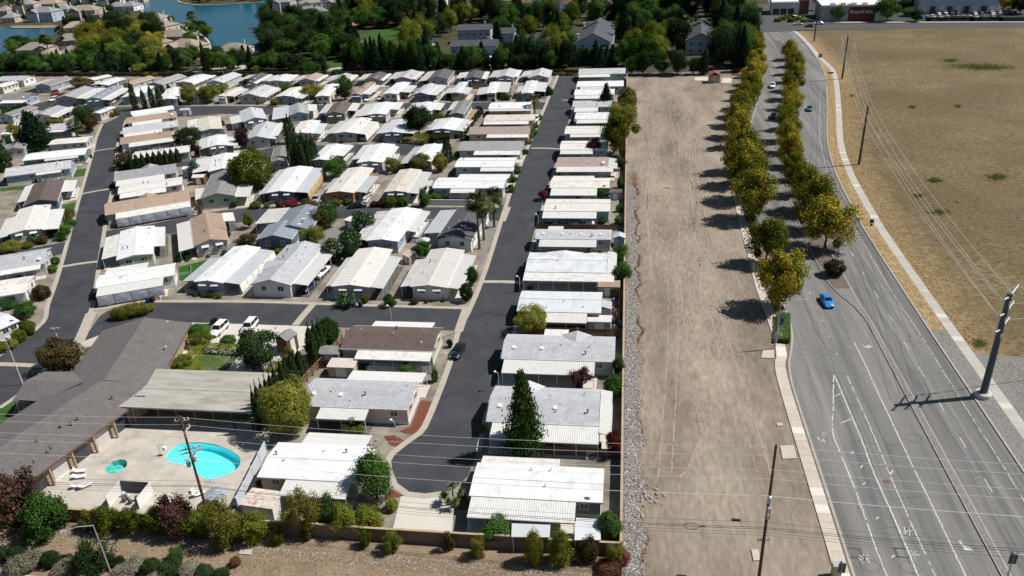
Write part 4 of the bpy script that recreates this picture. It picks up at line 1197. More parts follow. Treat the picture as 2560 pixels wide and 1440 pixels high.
ROW_E = [
 (((1081,469),(1258,471),(1272,445)),'s','W','g',[((1124,482),(1186,482)),((1148,440),(1279,431))],S(ax=1)),
 (((1136,417),(1284,417),(1295,394)),'s','W','a',[((1200,428),(1284,428))],S(ax=1)),
 (((1146,375),(1302,376),(1312,353)),'s','G','g',[((1184,386),(1300,386))],S(ax=1)),
 (((1170,335),(1321,334),(1327,316)),'s','P','t',[((1216,343),(1320,343))],S(ax=1)),
 (((1209,302),(1335,301),(1338,286)),'s','O','t',[((1208,310),(1321,310))],S(ax=1)),
 (((1220,272),(1326,271),(1326,255)),'s','W','t',[((1223,277),(1326,277))],S(ax=1)),
]
build_row(ROW_E, "in row left of east street", "from the camera", "homes left of the east street")
# ================================================================ plants
M_bark = mat("bark", (.105, .078, .056), .95, .2, 3, .1, fine=.2)
M_barkp = mat("palm_bark", (.13, .10, .075), .95, .25, 4, .1, fine=.3)
LEAF = {
 'mag': leaf_mat("leaves_plane", (.085, .115, .016), (.285, .25, .032), (.50, .345, .042), .22),
 'grn': leaf_mat("leaves_green", (0.027, 0.075, 0.015), (0.083, 0.165, 0.033), (0.135, 0.225, 0.045), .2),
 'drk': leaf_mat("leaves_dark", (0.012, 0.030, 0.011), (0.041, 0.070, 0.024), (0.061, 0.095, 0.034), .22),
 'oli': leaf_mat("leaves_olive", (.075, .090, .016), (.23, .215, .04), (.33, .28, .055), .15),
 'gld': leaf_mat("leaves_golden", (.15, .165, .028), (.37, .36, .062), (.47, .44, .088), .1),
 'yel': leaf_mat("leaves_yellowgreen", (.065, .095, .014), (.20, .225, .034), (.31, .29, .048), .2),
 'cyp': leaf_mat("leaves_cypress", (0.015, 0.039, 0.012), (0.048, 0.083, 0.027), (0.075, 0.112, 0.038), .15, .1),
 'con': leaf_mat("needles_redwood", (0.009, 0.026, 0.013), (0.026, 0.052, 0.023), (0.046, 0.072, 0.033), .25, .1),
 'spr': leaf_mat("needles_pine", (.022, .055, .012), (.060, .105, .024), (.095, .14, .034), .1, .1),
 'blu': leaf_mat("needles_bluegreen", (.03, .06, .045), (.07, .12, .09), (.10, .15, .11), .15, .1),
 'plm': leaf_mat("leaves_plum", (0.030, 0.015, 0.018), (0.075, 0.033, 0.042), (0.112, 0.053, 0.060), .2),
 'brn': leaf_mat("leaves_bronze", (0.045, 0.033, 0.015), (0.112, 0.083, 0.033), (0.165, 0.120, 0.045), .2),
 'crp': leaf_mat("leaves_crape_myrtle", (0.042, 0.049, 0.017), (0.119, 0.077, 0.042), (0.238, 0.063, 0.119), .15),
 'pnk': leaf_mat("blossom_pink", (.10, .015, .03), (.26, .04, .085), (.30, .06, .12), .1),
 'red': leaf_mat("leaves_red", (.05, .008, .008), (.14, .02, .02), (.18, .035, .025), .15),
 'gry': leaf_mat("leaves_grey", (0.143, 0.138, 0.094), (0.275, 0.259, 0.193), (0.352, 0.330, 0.253), .15),
 'olr': leaf_mat("leaves_oleander", (.02, .055, .012), (.05, .11, .03), (.62, .62, .56), .1),
 'rst': leaf_mat("dry_weed", (.12, .05, .03), (.24, .105, .06), (.28, .16, .09), .15),
 'stw': leaf_mat("straw_tuft", (.17, .115, .05), (.29, .21, .10), (.36, .28, .14), .15),
 'flw': leaf_mat("field_green", (.07, .095, .02), (.14, .16, .035), (.19, .19, .05), .12),
}
def leaf_cloud(pts, nrm, size, tone, rng, aspect=1.6):
    """one quad per point, roughly facing its normal"""
    n = len(pts)
    r = rng.normal(size=(n, 3)); nn = nrm + .65 * r; nn /= np.linalg.norm(nn, axis=1, keepdims=True) + 1e-9
    t = rng.normal(size=(n, 3)); a = np.cross(nn, t); a /= np.linalg.norm(a, axis=1, keepdims=True) + 1e-9
    b = np.cross(nn, a)
    s = (size * rng.uniform(.6, 1.35, size=n))[:, None]
    a = a * s * aspect / 2; b = b * s / 2
    V = np.stack([pts - a, pts - b * .9, pts + a, pts + b * .9], 1).reshape(-1, 3)
    Q = np.arange(4 * n).reshape(-1, 4)
    return V, Q, tone

def crown_mesh(name, kind, shape, seed, n=4200, leaf=.05):
    rng = np.random.default_rng(seed)
    P_, N_, T_ = [], [], []
    if shape in ('round', 'ball', 'spread', 'egg', 'open'):
        nl = {'round': 28, 'ball': 40, 'spread': 36, 'egg': 32, 'open': 34}[shape]
        for i in range(nl):
            d = rng.normal(size=3); d /= np.linalg.norm(d)
            rad = rng.uniform(.20, .40) if shape != 'ball' else rng.uniform(.32, .37)
            if shape == 'open': rad = rng.uniform(.10, .42)
            c = d * rad
            lr = rng.uniform(.09, .18) if shape != 'ball' else rng.uniform(.10, .15)
            if shape == 'open': lr = rng.uniform(.09, .18); c[2] *= 1.05
            if shape == 'spread': c[2] *= .72
            if shape == 'egg': c[:2] *= (1.0 - .5 * max(0, c[2] / .4))
            m_ = n // nl
            v = rng.normal(size=(m_, 3)); v /= np.linalg.norm(v, axis=1, keepdims=True)
            r = lr * np.abs(rng.normal(.86, .24 if shape != 'ball' else .12, size=(m_, 1)))
            p = c + v * r
            P_.append(p); N_.append(v * .7 + d * .6)
            T_.append(np.clip(rng.normal(.42 + rng.uniform(-.16, .22), .2, size=m_), 0, 1))
        if shape in ('ball', 'egg'):
            m_ = n // 4; v = rng.normal(size=(m_, 3)); v /= np.linalg.norm(v, axis=1, keepdims=True)
            q = v * .37
            if shape == 'egg': q[:, :2] *= (1.0 - .5 * np.clip(q[:, 2:] / .4, 0, 1))
            P_.append(q); N_.append(v); T_.append(np.clip(rng.normal(.35, .2, m_), 0, 1))
    elif shape == 'column':
        m_ = n; z = rng.uniform(0, 1, m_) ** .9
        prof = .5 * np.clip(np.sin(np.clip(z * 1.0 + .12, 0, 1) ** .8 * math.pi) ** .55, .06, 1)
        lob = rng.integers(0, 5, m_); ang = rng.uniform(0, 2 * math.pi, m_)
        wob = 1 + .16 * np.sin(ang * 5 + z * 3) + .10 * np.sin(z * 40 + ang * 3)
        r = prof * wob * rng.uniform(.72, 1.05, m_)
        p = np.stack([r * np.cos(ang), r * np.sin(ang), z], 1)
        nv = np.stack([np.cos(ang), np.sin(ang), .35 * np.ones(m_)], 1)
        P_, N_, T_ = [p], [nv], [np.clip(rng.normal(.45, .22, m_) + .12 * np.sin(ang * 5 + z * 3), 0, 1)]
    elif shape == 'cone':
        nb = 70
        for i in range(nb):
            z = (i / nb) ** .9 * .94 + .02
            R0 = .5 * (1 - z) ** .8 * rng.uniform(.72, 1.1) + .02
            a = i * 2.399 + rng.uniform(-.4, .4); m_ = int(n / nb * (1.7 - 1.4 * z))
            t = rng.uniform(.25, 1, m_) ** .7
            w = .11 * (1 - z) + .03
            p = np.stack([np.cos(a) * R0 * t, np.sin(a) * R0 * t, z + .05 - .07 * t * (1 - z)], 1) + rng.normal(size=(m_, 3)) * np.array([w, w, .028]) * t[:, None] ** .5
            P_.append(p); N_.append(np.tile([np.cos(a) * .5, np.sin(a) * .5, .8], (m_, 1)))
            T_.append(np.clip(rng.normal(.42 + rng.uniform(-.15, .15), .2, m_), 0, 1))
        p = np.concatenate(P_)
    elif shape == 'box':
        m_ = n; f = rng.integers(0, 5, m_); p = rng.uniform(-.5, .5, (m_, 3)); nv = np.zeros((m_, 3))
        for q, (ax, s) in enumerate(((0, -1), (0, 1), (1, -1), (1, 1), (2, 1))):
            k = f == q; p[k, ax] = s * .5 * rng.uniform(.93, 1.04, k.sum()); nv[k, ax] = s
        p[:, 2] += .5; P_, N_, T_ = [p], [nv], [np.clip(rng.normal(.5, .22, m_), 0, 1)]
    elif shape == 'tuft':
        m_ = n; a = rng.uniform(0, 6.283, m_); t = rng.uniform(0, 1, m_); sp = rng.uniform(.1, .5, m_)
        p = np.stack([np.cos(a) * sp * t, np.sin(a) * sp * t, t * rng.uniform(.6, 1, m_)], 1)
        P_, N_, T_ = [p], [np.stack([np.cos(a), np.sin(a), np.zeros(m_)], 1)], [np.clip(rng.normal(.45, .25, m_), 0, 1)]
    p = np.concatenate(P_); nv = np.concatenate(N_); tn = np.concatenate(T_)
    if shape not in ('box', 'tuft', 'column', 'cone'):
        ex = np.percentile(np.abs(p[:, :2]), 98.5); p[:, :2] *= .5 / ex
        z0, z1 = np.percentile(p[:, 2], 1), np.percentile(p[:, 2], 99.3); p[:, 2] = (p[:, 2] - z0) / (z1 - z0)
    V, Q, tn = leaf_cloud(p, nv, leaf, tn, rng)
    if kind in ('olr', 'crp'):
        tn = np.where(rng.random(len(tn)) < (.10 if kind == 'olr' else .3), 1.0, tn * .62)
    return np_mesh(name, V, Q, LEAF[kind], tn)

CROWN = {}
def crown(kind, shape, nvar=3, n=4200, leaf=.05):
    k = (kind, shape)
    if k not in CROWN:
        CROWN[k] = [crown_mesh("crown", kind, shape, hash_(kind + shape) + i, n, leaf) for i in range(nvar)]
    return CROWN[k]
def hash_(s): return sum((i + 1) * ord(ch) for i, ch in enumerate(s)) % 9973
def trunk_mesh(k):
    def fn():
        rnd = random.Random(k); mb = MB()
        mb.tube((0, 0, -.02), (.01, .0, .22), .030, .022, 8); mb.tube((.01, 0, .21), (rnd.uniform(-.03, .03), rnd.uniform(-.03, .03), .5), .022, .014, 7)
        for i in range(6):
            a = i * 1.05 + rnd.uniform(-.3, .3); z = .18 + .04 * i
            mb.tube((0, 0, z), (.2 * math.cos(a), .2 * math.sin(a), z + .22), .013, .005, 6)
        return mb.mesh("trunk", M_bark)
    return shared(("trunk", k), fn)
def pole_trunk(): return shared("poletrunk", lambda: MB().tube((0, 0, -.02), (0, 0, .9), .022, .004, 7).mesh("trunk", M_bark))

SHAPE = {'gld': 'ball', 'mag': 'open', 'grn': 'round', 'drk': 'round', 'oli': 'ball', 'yel': 'round', 'cyp': 'column', 'con': 'cone', 'spr': 'cone', 'blu': 'cone', 'plm': 'round', 'brn': 'round', 'crp': 'round',
         'pnk': 'ball', 'red': 'round', 'gry': 'ball', 'olr': 'ball', 'rst': 'ball', 'stw': 'tuft'}
NLEAF = {'gld': (14000, .022), 'mag': (11000, .036), 'grn': (9500, .034), 'drk': (9000, .036), 'oli': (11000, .028), 'yel': (9000, .034), 'cyp': (5200, .04), 'con': (6500, .045), 'spr': (9000, .034), 'blu': (4500, .05)}
KINDW = {'gld': 'golden rounded tree', 'mag': 'yellowing plane tree', 'grn': 'green leafy tree', 'drk': 'dark green tree', 'oli': 'olive green rounded tree', 'yel': 'yellow-green tree', 'cyp': 'slim dark cypress', 'con': 'dark conifer',
         'spr': 'tall green conifer', 'blu': 'blue-green conifer', 'plm': 'purple-leaved plum tree', 'brn': 'bronze-leaved tree', 'crp': 'crape myrtle', 'pnk': 'pink flowering shrub', 'red': 'red-leaved shrub', 'gry': 'grey shrub', 'olr': 'white flowering oleander'}
def plant_at(g, h, w, kind, shape=None, name="tree", lift=None, rnd=None, trunk=True):
    if name == 'tree': name = {'con': 'conifer_tree', 'spr': 'conifer_tree', 'blu': 'conifer_tree', 'cyp': 'cypress_tree'}.get(kind, 'tree')
    rnd = rnd or random
    shape = shape or SHAPE[kind]
    n, lf = NLEAF.get(kind, (5200, .042))
    ms = crown(kind, shape, 3, n, lf)
    me = rnd.choice(ms); rz = rnd.uniform(0, 6.28)
    if lift is None: lift = {'round': .17, 'ball': .10, 'spread': .2, 'cone': .05, 'column': .0, 'box': 0, 'tuft': 0, 'egg': .12, 'open': .16}[shape]
    if not trunk:
        o = put(name, me, None, (g.x, g.y, 0 if shape in ('box', 'tuft', 'column') else -.05 * h), (0, 0, rz), (w, w, h)); return o
    root = empty(name, (g.x, g.y, 0), rz)
    if shape in ('cone', 'column'):
        put("trunk", pole_trunk(), root, scale=(h, h, h))
    else:
        put("trunk", trunk_mesh(rnd.randint(0, 3)), root, scale=(h * .9, h * .9, h))
    put("crown", me, root, (0, 0, lift * h), (0, 0, 0), (w, w, h * (1 - lift)))
    return root
def tree_px(bx, by, ty, wpx, kind, shape=None, name="tree", rnd=None, lift=None, trunk=True):
    g = P(bx, by); return plant_at(g, hgt(bx, by, ty), wpx * mpp(bx, by), kind, shape, name, lift, rnd, trunk)
def tree_row(lst, phrase, group, name, cat, rnd=None, endw="from the left", words=None, trunk=True, sort=None):
    rnd = rnd or random.Random(len(lst) * 31)
    if sort: lst = sorted(lst, key=sort)
    cnt = {}
    for t in lst:
        kind = t[4]; shape = t[5] if len(t) > 5 else None
        o = tree_px(*t[:5], shape, name, rnd, trunk=trunk)
        cnt[kind] = cnt.get(kind, 0) + 1
        kw = (words or KINDW).get(kind, KINDW[kind])
        tag(o, f"{kw}, {ordw(cnt[kind])} {endw} {phrase}", cat, group)

# boulevard trees, west verge: nearest first
W_TREES = [(1945, 768, 628, 112, 'mag'), (1914, 660, 548, 88, 'mag'), (1876, 548, 425, 100, 'mag'), (1866, 500, 385, 92, 'mag'), (1858, 462, 352, 90, 'mag'), (1853, 430, 325, 84, 'mag')]
W2 = [p for p in swC if p.y > 206]
tw = [(g.x, g.y) for g in (P(*t[:2]) for t in W_TREES)]
rnd = random.Random(4)
i = 0
for k, t in enumerate(W_TREES):
    o = tree_px(*t[:5], None, "street_tree", rnd); tag(o, f"yellowing plane tree, {ordw(k + 1)} from the camera on the west verge", "street tree", "plane trees on the west verge")
off2 = offset(K2, -24.2)
ys = [232, 243, 254, 265, 277, 289, 301, 312, 323, 335, 347, 359, 371, 383, 395]
def on_line(line, y):
    for a, b in zip(line[:-1], line[1:]):
        if a.y <= y <= b.y: return a.lerp(b, (y - a.y) / max(1e-6, b.y - a.y))
    return line[-1]
for j, y in enumerate(ys):
    g = on_line(off2, y); o = plant_at(Vector((g.x - 1.2 + rnd.uniform(-.6, .6), g.y + rnd.uniform(-1.5, 1.5), 0)), rnd.uniform(8.2, 11.4), rnd.uniform(6.0, 8.4), 'mag', None, "street_tree", rnd=rnd)
    tag(o, f"yellowing plane tree, {ordw(len(W_TREES) + 1 + j)} from the camera on the west verge", "street tree", "plane trees on the west verge")
medC = [(a + b) / 2 for a, b in zip(mA, mB)]
M_TREES = [(2062, 622, 498, 112, 'mag'), (2030, 575, 442, 90, 'mag'), (2016, 530, 420, 84, 'mag')]
for k, t in enumerate(M_TREES):
    o = tree_px(*t[:5], None, "street_tree", rnd); tag(o, f"yellowing plane tree, {ordw(k + 1)} from the camera on the median", "street tree", "plane trees on the median")
for j, y in enumerate((193, 204, 215, 227, 239, 251, 263, 275, 288, 301, 314, 328, 342, 356)):
    g = on_line(medC, y); o = plant_at(Vector((g.x, g.y, 0)), rnd.uniform(7.0, 9.8), rnd.uniform(5.3, 7.3), 'mag', None, "street_tree", rnd=rnd)
    tag(o, f"yellowing plane tree, {ordw(len(M_TREES) + 1 + j)} from the camera on the median", "street tree", "plane trees on the median")
tag(tree_px(2085, 688, 652, 50, 'brn', 'ball', "small_tree"), "small dark bronze tree standing alone on the median tip", "tree")
# clipped hedges on the west verge
hb = [(1946, 862, 1972, 790, 2.1), (1968, 790, 1962, 765, 1.6), (1898, 590, 1908, 618, 1.3), (1890, 560, 1898, 590, 1.4), (1878, 530, 1888, 555, 1.4)]
for k, (x0, y0, x1, y1, w) in enumerate([(1957, 858, 1958, 795, 2.2), (1896, 588, 1882, 552, 1.5), (1880, 548, 1868, 516, 1.4)]):
    a, b = P(x0, y0), P(x1, y1); mid = (a + b) / 2; d = b - a
    o = put("hedge", crown('grn', 'box', 2, 4200, .045)[0], None, (mid.x, mid.y, .05), (0, 0, math.atan2(d.y, d.x)), (d.length, w, 1.1))
    tag(o, ("long clipped green hedge beside the banner lamp post", "clipped hedge in front of the second plane tree of the verge", "clipped hedge under the third plane tree of the west verge")[k], "hedge")

# park planting: (base x, base y, top y, width px, kind)
BIG = [
 (730, 1082, 960, 124, 'gld', 'ball', "dense golden-olive rounded tree beside the pink home"),
 (1312, 1135, 932, 100, 'spr', 'cone', "tall dense green conifer beside the nearest grey shingled roofs"),
 (1327, 832, 768, 76, 'gld', 'ball', "round golden-olive tree in front of the silver roofed lilac home"),
 (652, 925, 832, 98, 'drk', 'round', "dark leafy round tree beside the club garden"),
 (160, 922, 857, 94, 'brn', 'ball', "rounded bronze crape tree left of the club house roof"),
 (943, 1247, 1132, 80, 'grn', 'egg', "bushy dark green tree at the corner of the white roofed tan home"),
 (1524, 1350, 1285, 58, 'grn', 'ball', "round dark green bush by the grey patio roofs at the wall corner"),
 (1452, 972, 922, 52, 'plm', 'round', "dark purple plum tree under the third home's carport"),
 (1533, 985, 942, 52, 'grn', 'round', "dark green tree pressed between third home and wall"),
 (1545, 940, 890, 30, 'grn', 'round', "slender green tree with pale tips by the perimeter wall"),
 (1552, 708, 655, 48, 'grn', 'round', "green tree overhanging the wall beside the fifth home"),
 (1550, 655, 612, 40, 'grn', 'round', "smaller green tree by the wall beside the sixth home"),
 (1535, 1140, 1083, 38, 'red', 'round', "red-leaved shrub by the wall beside the second home"),
 (640, 470, 378, 106, 'yel', 'ball', "big rounded light green tree beside the grey porch home"),
 (762, 420, 328, 72, 'cyp', 'cluster', None),
 (728, 358, 285, 30, 'cyp', 'column', "slim cypress pair behind the big cypress clump"),
 (1048, 338, 265, 66, 'drk', 'spread', "dark spreading tree with bare lower trunk north of the inner street"),
 (1120, 405, 340, 26, 'cyp', 'column', "dark cypress clump at the end of the inner street"),
 (1052, 425, 385, 52, 'oli', 'ball', "rounded olive tree left of the pair south of the inner street"),
 (1102, 428, 385, 36, 'oli', 'ball', "rounded olive tree right of the pair south of the inner street"),
 (985, 430, 398, 42, 'oli', 'ball', "small rounded olive tree beside the lilac home"),
 (845, 445, 395, 56, 'grn', 'round', "leafy green bush tree between tan curtain and orange home"),
 (825, 565, 505, 50, 'grn', 'round', "green young tree in the gravel yard on the middle street"),
 (805, 572, 520, 46, 'brn', 'round', "bronze young tree in the gravel yard on the middle street"),
 (785, 618, 566, 56, 'yel', 'round', "bright yellow-green tree behind the slate blue home"),
 (838, 650, 600, 56, 'olr', 'ball', "white flowering oleander right of the yellow-green tree"),
 (880, 632, 575, 52, 'olr', 'ball', "white flowering oleander hedge end by the white roof"),
 (910, 585, 528, 56, 'olr', 'ball', "tall white flowering oleander behind the white shed"),
 (880, 655, 612, 42, 'drk', 'ball', "dark clipped bush between oleander and cream roof"),
 (1058, 650, 600, 40, 'grn', 'round', "green tree beside the small tan shed in the front row"),
 (1182, 712, 668, 28, 'grn', 'egg', "leafy shrub on the corner of the front row"),
 (1168, 752, 712, 34, 'drk', 'ball', "dark clipped bush on the street corner of the front row"),
 (622, 618, 585, 54, 'brn', 'round', "bronze shrub between tan and blue homes"),
 (625, 570, 532, 28, 'yel', 'round', "small yellow-green tree south of the middle street"),
 (610, 358, 322, 40, 'drk', 'round', "dark tree beside the fourth silver home of the inner street"),
 (608, 372, 325, 30, 'plm', 'round', "purple plum tree between white and grey homes on inner street"),
 (475, 372, 322, 62, 'drk', 'round', "dark tree by the end of the tan homes row"),
 (492, 392, 360, 28, 'plm', 'round', "small purple plum by the cypress hedge"),
 (490, 440, 402, 44, 'blu', 'cone', "blue-green spreading conifer by the small shed"),
 (315, 420, 385, 46, 'brn', 'ball', "bronze rounded shrub at the west street corner"),
 (95, 372, 282, 92, 'con', 'cone', "broad dark conifer left of the west street"),
 (195, 345, 300, 48, 'plp', 'palm', None),
 (220, 325, 268, 58, 'drk', 'round', "dark tree behind the small palm on the west street"),
 (232, 330, 290, 36, 'brn', 'round', "bronze tree right of the small palm"),
 (15, 428, 338, 34, 'cyp', 'column', "tall cypress at the left edge, right of a pair"),
 (-2, 430, 355, 26, 'cyp', 'column', "tall cypress cut by the left edge"),
 (42, 348, 310, 32, 'oli', 'ball', "olive rounded shrub by the white roof at far left"),
 (205, 220, 194, 46, 'brn', 'round', "bronze tree among the far left homes"),
 (1515, 278, 210, 38, 'con', 'cone', "pointed dark conifer among the far homes by the dirt lot"),
 (1566, 280, 218, 50, 'oli', 'ball', "rounded olive tree, topmost by the dirt lot wall"),
 (1568, 305, 242, 44, 'oli', 'ball', "rounded olive tree, second from top by the dirt lot wall"),
 (1552, 330, 258, 70, 'oli', 'round', "bushy olive tree, third from top by the dirt lot wall"),
 (1550, 388, 285, 80, 'mag', 'round', "large yellowing tree at the top of the cobble strip"),
 (1485, 392, 345, 34, 'plm', 'round', "dark purple tree among homes by the lot"),
 (1552, 425, 392, 26, 'grn', 'round', "thin grey-green tree by the lattice fence"),
 (1507, 494, 465, 38, 'grn', 'ball', "clipped green bush on the eighth home's carport edge"),
 (1358, 500, 475, 28, 'pnk', 'round', "pink crape myrtle at the street end of the eighth home"),
 (1337, 288, 238, 32, 'plp', 'palm', None),
 (1300, 266, 250, 20, 'grn', 'round', "green bush by the palm on the east street"),
 (868, 235, 190, 36, 'grn', 'round', "green tree in the middle of the back rows"),
 (862, 250, 215, 34, 'drk', 'round', "dark tree before the tan roofed blue home"),
 (785, 245, 212, 60, 'oli', 'spread', "spreading olive tree between cream and red trimmed homes"),
 (715, 232, 208, 42, 'grn', 'round', "green shrub tree behind the cream home"),
 (640, 252, 235, 44, 'drk', 'round', "dark shrub tree beside the tan carport"),
 (622, 222, 198, 36, 'drk', 'round', "dark tree behind the light grey home"),
 (528, 255, 214, 56, 'yel', 'spread', "pale yellow-green spreading tree before the trailer homes"),
 (560, 230, 210, 28, 'yel', 'round', "small yellow-green tree behind the trailers"),
 (478, 258, 214, 44, 'oli', 'ball', "olive green hedge tree left of the trailers"),
 (340, 275, 200, 16, 'cyp', 'column', "slim leaning cypress, first of four by the far street"),
 (364, 272, 218, 14, 'cyp', 'column', "slim cypress, second of four by the far street"),
 (385, 272, 208, 15, 'cyp', 'column', "slim cypress, third of four by the far street"),
 (404, 272, 212, 17, 'cyp', 'column', "slim cypress, fourth of four by the far street"),
 (408, 232, 210, 12, 'cyp', 'column', "short cypress left of the lilac back row home"),
 (424, 232, 208, 12, 'cyp', 'column', "short cypress right beside the lilac back row home"),
 (668, 800, 775, 56, 'none', 'none', None),
 (745, 860, 815, 26, 'none', 'none', None),
 (335, 800, 760, 98, 'yew', 'row', None),
 (1140, 1265, 1185, 62, 'plp', 'yucca', None),
 (1240, 1345, 1298, 82, 'grn', 'round', "grey-green bush at the wall below the nearest white roof"),
]
def palm(bx, by, ty, crown_m, label, group=None, thick=.28, seed=0, droop=1.0, nf=46):
    g = P(bx, by); h = hgt(bx, by, ty); rnd = random.Random(seed)
    root = empty("palm_tree", (g.x, g.y, 0), rnd.uniform(0, 6), label, "palm", group)
    ht = h - crown_m * .35
    t = MB(); n = 9
    for i in range(n): t.tube((0, 0, ht * i / n), (0, 0, ht * (i + 1) / n + .02), thick * (1.15 - .35 * i / n), thick * (1.02 - .35 * i / n), 8)
    t.obj("trunk", M_barkp, root)
    sk = MB()
    for i in range(40):
        a = rnd.uniform(0, 6.28); z = ht - rnd.uniform(.1, crown_m * .35); r = rnd.uniform(thick, thick + .35)
        sk.add([(r * math.cos(a) - .15 * math.sin(a), r * math.sin(a) + .15 * math.cos(a), z), (r * math.cos(a) + .15 * math.sin(a), r * math.sin(a) - .15 * math.cos(a), z), (r * 1.25 * math.cos(a), r * 1.25 * math.sin(a), z - .9)], [(0, 1, 2)])
    sk.obj("dead_frond_skirt", mat("dead_frond", (.22, .16, .09), .9, .2, 3), root)
    lm = mat("palm_frond", (.035, .055, .014), .6, .3, 2, .2, c2=(.075, .085, .022))
    for i in range(nf):
        a = i * 2.399 + rnd.uniform(-.2, .2); el = rnd.uniform(-.55, 1.25) ; L_ = crown_m / 2 * rnd.uniform(.85, 1.1)
        f = MB()
        st = Vector((math.cos(a) * math.cos(el), math.sin(a) * math.cos(el), math.sin(el)))
        sidev = Vector((-math.sin(a), math.cos(a), 0))
        hub = Vector((0, 0, ht))
        c0 = hub + st * L_ * .45
        f.tube(hub, c0, .03, .015, 4)
        nb = 9
        for k in range(nb):
            s = (k - (nb - 1) / 2) / ((nb - 1) / 2)
            dirv = (st * (1 - .45 * abs(s)) + sidev * s * .9).normalized()
            tip = c0 + dirv * L_ * .62 - Vector((0, 0, 1)) * droop * L_ * (.13 + .14 * abs(s))
            pw = (sidev * .11 + Vector((0, 0, .05))) * (L_ / 2.6)
            f.add([c0 - pw * .4, c0 + (tip - c0) * .5 + pw * 1.4, tip, c0 + (tip - c0) * .5 - pw * 1.4], [(0, 1, 2, 3)])
        f.obj("frond", lm, root)
    return root
rnd = random.Random(12)
for t in BIG:
    bx, by, ty, wp, kind, shape, lab = t
    if kind == 'none': continue
    if shape == 'palm':
        palm(bx, by, ty, wp * mpp(bx, by), "stout fan palm on the west street" if bx < 500 else "fan palm left of the far east street", seed=int(bx), nf=40); continue
    if shape in ('yucca', 'row'): continue
    if shape == 'cluster':
        for j, (dx, dy, tt, ww) in enumerate(((-28, -2, 330, 22), (-12, 3, 342, 24), (4, 0, 326, 24), (16, 4, 338, 24), (28, -1, 332, 22), (-2, 8, 348, 26))):
            o = tree_px(bx + dx, by + dy, tt, ww, 'cyp', 'column', "cypress_tree", rnd)
            tag(o, f"tall dark cypress, {ordw(j + 1)} of the big clump above the inner street", "cypress", "cypress clump")
        continue
    o = tree_px(bx, by, ty, wp, kind, shape, "tree", rnd)
    tag(o, lab, "cypress" if kind == 'cyp' else "tree")
# tall palms on the corner
palm(1210, 600, 490, 5.6, "middle tall fan palm of the trio on the street corner", "corner palm trio", seed=1)
palm(1199, 622, 478, 6.0, "left and nearest tall fan palm of the trio on the corner", "corner palm trio", seed=2)
palm(1236, 568, 495, 5.0, "right and shorter fan palm of the trio on the corner", "corner palm trio", seed=3)
palm(1233, 500, 470, 5.0, "feathery palm behind the white garden wall", None, .14, seed=5)
palm(490, 92, 28, 7, "single tall palm on the lake point", seed=6)
palm(125, 140, 85, 8, "shaggy palm left of the lakeside houses", seed=7)
palm(162, 118, 66, 7, "palm beside the solar roofed lakeside house", seed=8)
palm(62, 46, -4, 7, "thin palm behind the far left lakeside house", seed=9)
palm(432, 66, 40, 6, "feathery palm near the lake point houses", seed=10)
palm(1712, 128, 40, 8, "tall palm between the blue-grey flats", seed=11)
palm(2042, 26, -10, 6, "palm beside the wooden power pole at the far shops", seed=12)
def yucca(bx, by, h, label):
    g = P(bx, by); rnd = random.Random(int(bx)); root = empty("yucca", (g.x, g.y, 0), 0, label, "yucca")
    lm = mat("yucca_leaf", (.075, .12, .03), .6, .25, 2, .3, c2=(.15, .2, .06))
    heads = [(0, 0, h), (.9, .5, h * .6), (-1.1, -.2, h * .55), (-.4, -1.0, h * .45), (.5, -.9, h * .5), (-1.5, .4, h * .35)]
    st = MB()
    for x, y, z in heads: st.tube((x * .3, y * .3, 0), (x, y, z - .3), .14, .1, 6)
    st.obj("stem", M_barkp, root)
    for x, y, z in heads:
        f = MB()
        for i in range(70):
            a = rnd.uniform(0, 6.28); el = rnd.uniform(-.4, 1.4); L_ = rnd.uniform(.6, .95)
            d = Vector((math.cos(a) * math.cos(el), math.sin(a) * math.cos(el), math.sin(el))); s = Vector((-math.sin(a), math.cos(a), 0)) * .05
            b = Vector((x, y, z - .3)); f.add([b - s, b + d * L_ * .6 - s * .8, b + d * L_, b + d * L_ * .6 + s * .8, b + s], [(0, 1, 2, 3, 4)])
        f.obj("leaf_head", lm, root)
yucca(1135, 1262, 3.4, "spiky multi-headed yucca beside the concrete turnaround pad")
# Italian cypresses by the club house, hedge cypresses elsewhere
CY = [(652, 1080, 968, 14), (661, 1068, 955, 14), (672, 1058, 950, 14), (682, 1046, 940, 15), (692, 1032, 930, 15), (702, 1018, 915, 15), (716, 998, 900, 15), (726, 985, 893, 15), (740, 968, 880, 18), (757, 945, 873, 24),
      (785, 905, 812, 22), (797, 897, 806, 22), (808, 888, 800, 20), (790, 915, 835, 18)]
tree_row([(a, b, c - 4, d + 6, 'cyp') for a, b, c, d in CY], "in the line along the club house", "cypresses by the club house", "cypress_tree", "cypress", rnd)
tag(tree_px(825, 862, 796, 52, 'grn', 'ball', "tree", rnd), "round dark green tree behind the club house cypresses", "tree")
CY2 = [(332 + 14.5 * i, 424 - 2.3 * i, 384 - 2.2 * i, 14, 'cyp') for i in range(9)]
tree_row(CY2, "in the clipped hedge row by the west street", "clipped cypress hedge row", "cypress_tree", "cypress", rnd)
CY3 = [(1183, 312, 290, 10, 'cyp'), (1178, 320, 297, 10, 'cyp'), (1190, 302, 280, 10, 'cyp'), (1197, 294, 272, 11, 'cyp'), (1204, 286, 265, 11, 'cyp'), (1170, 332, 308, 11, 'cyp'), (1162, 342, 318, 12, 'cyp'), (1155, 352, 330, 13, 'cyp')]
tree_row(CY3, "in the hedge beside the dark single home", "hedge between far homes", "cypress_tree", "cypress", rnd)
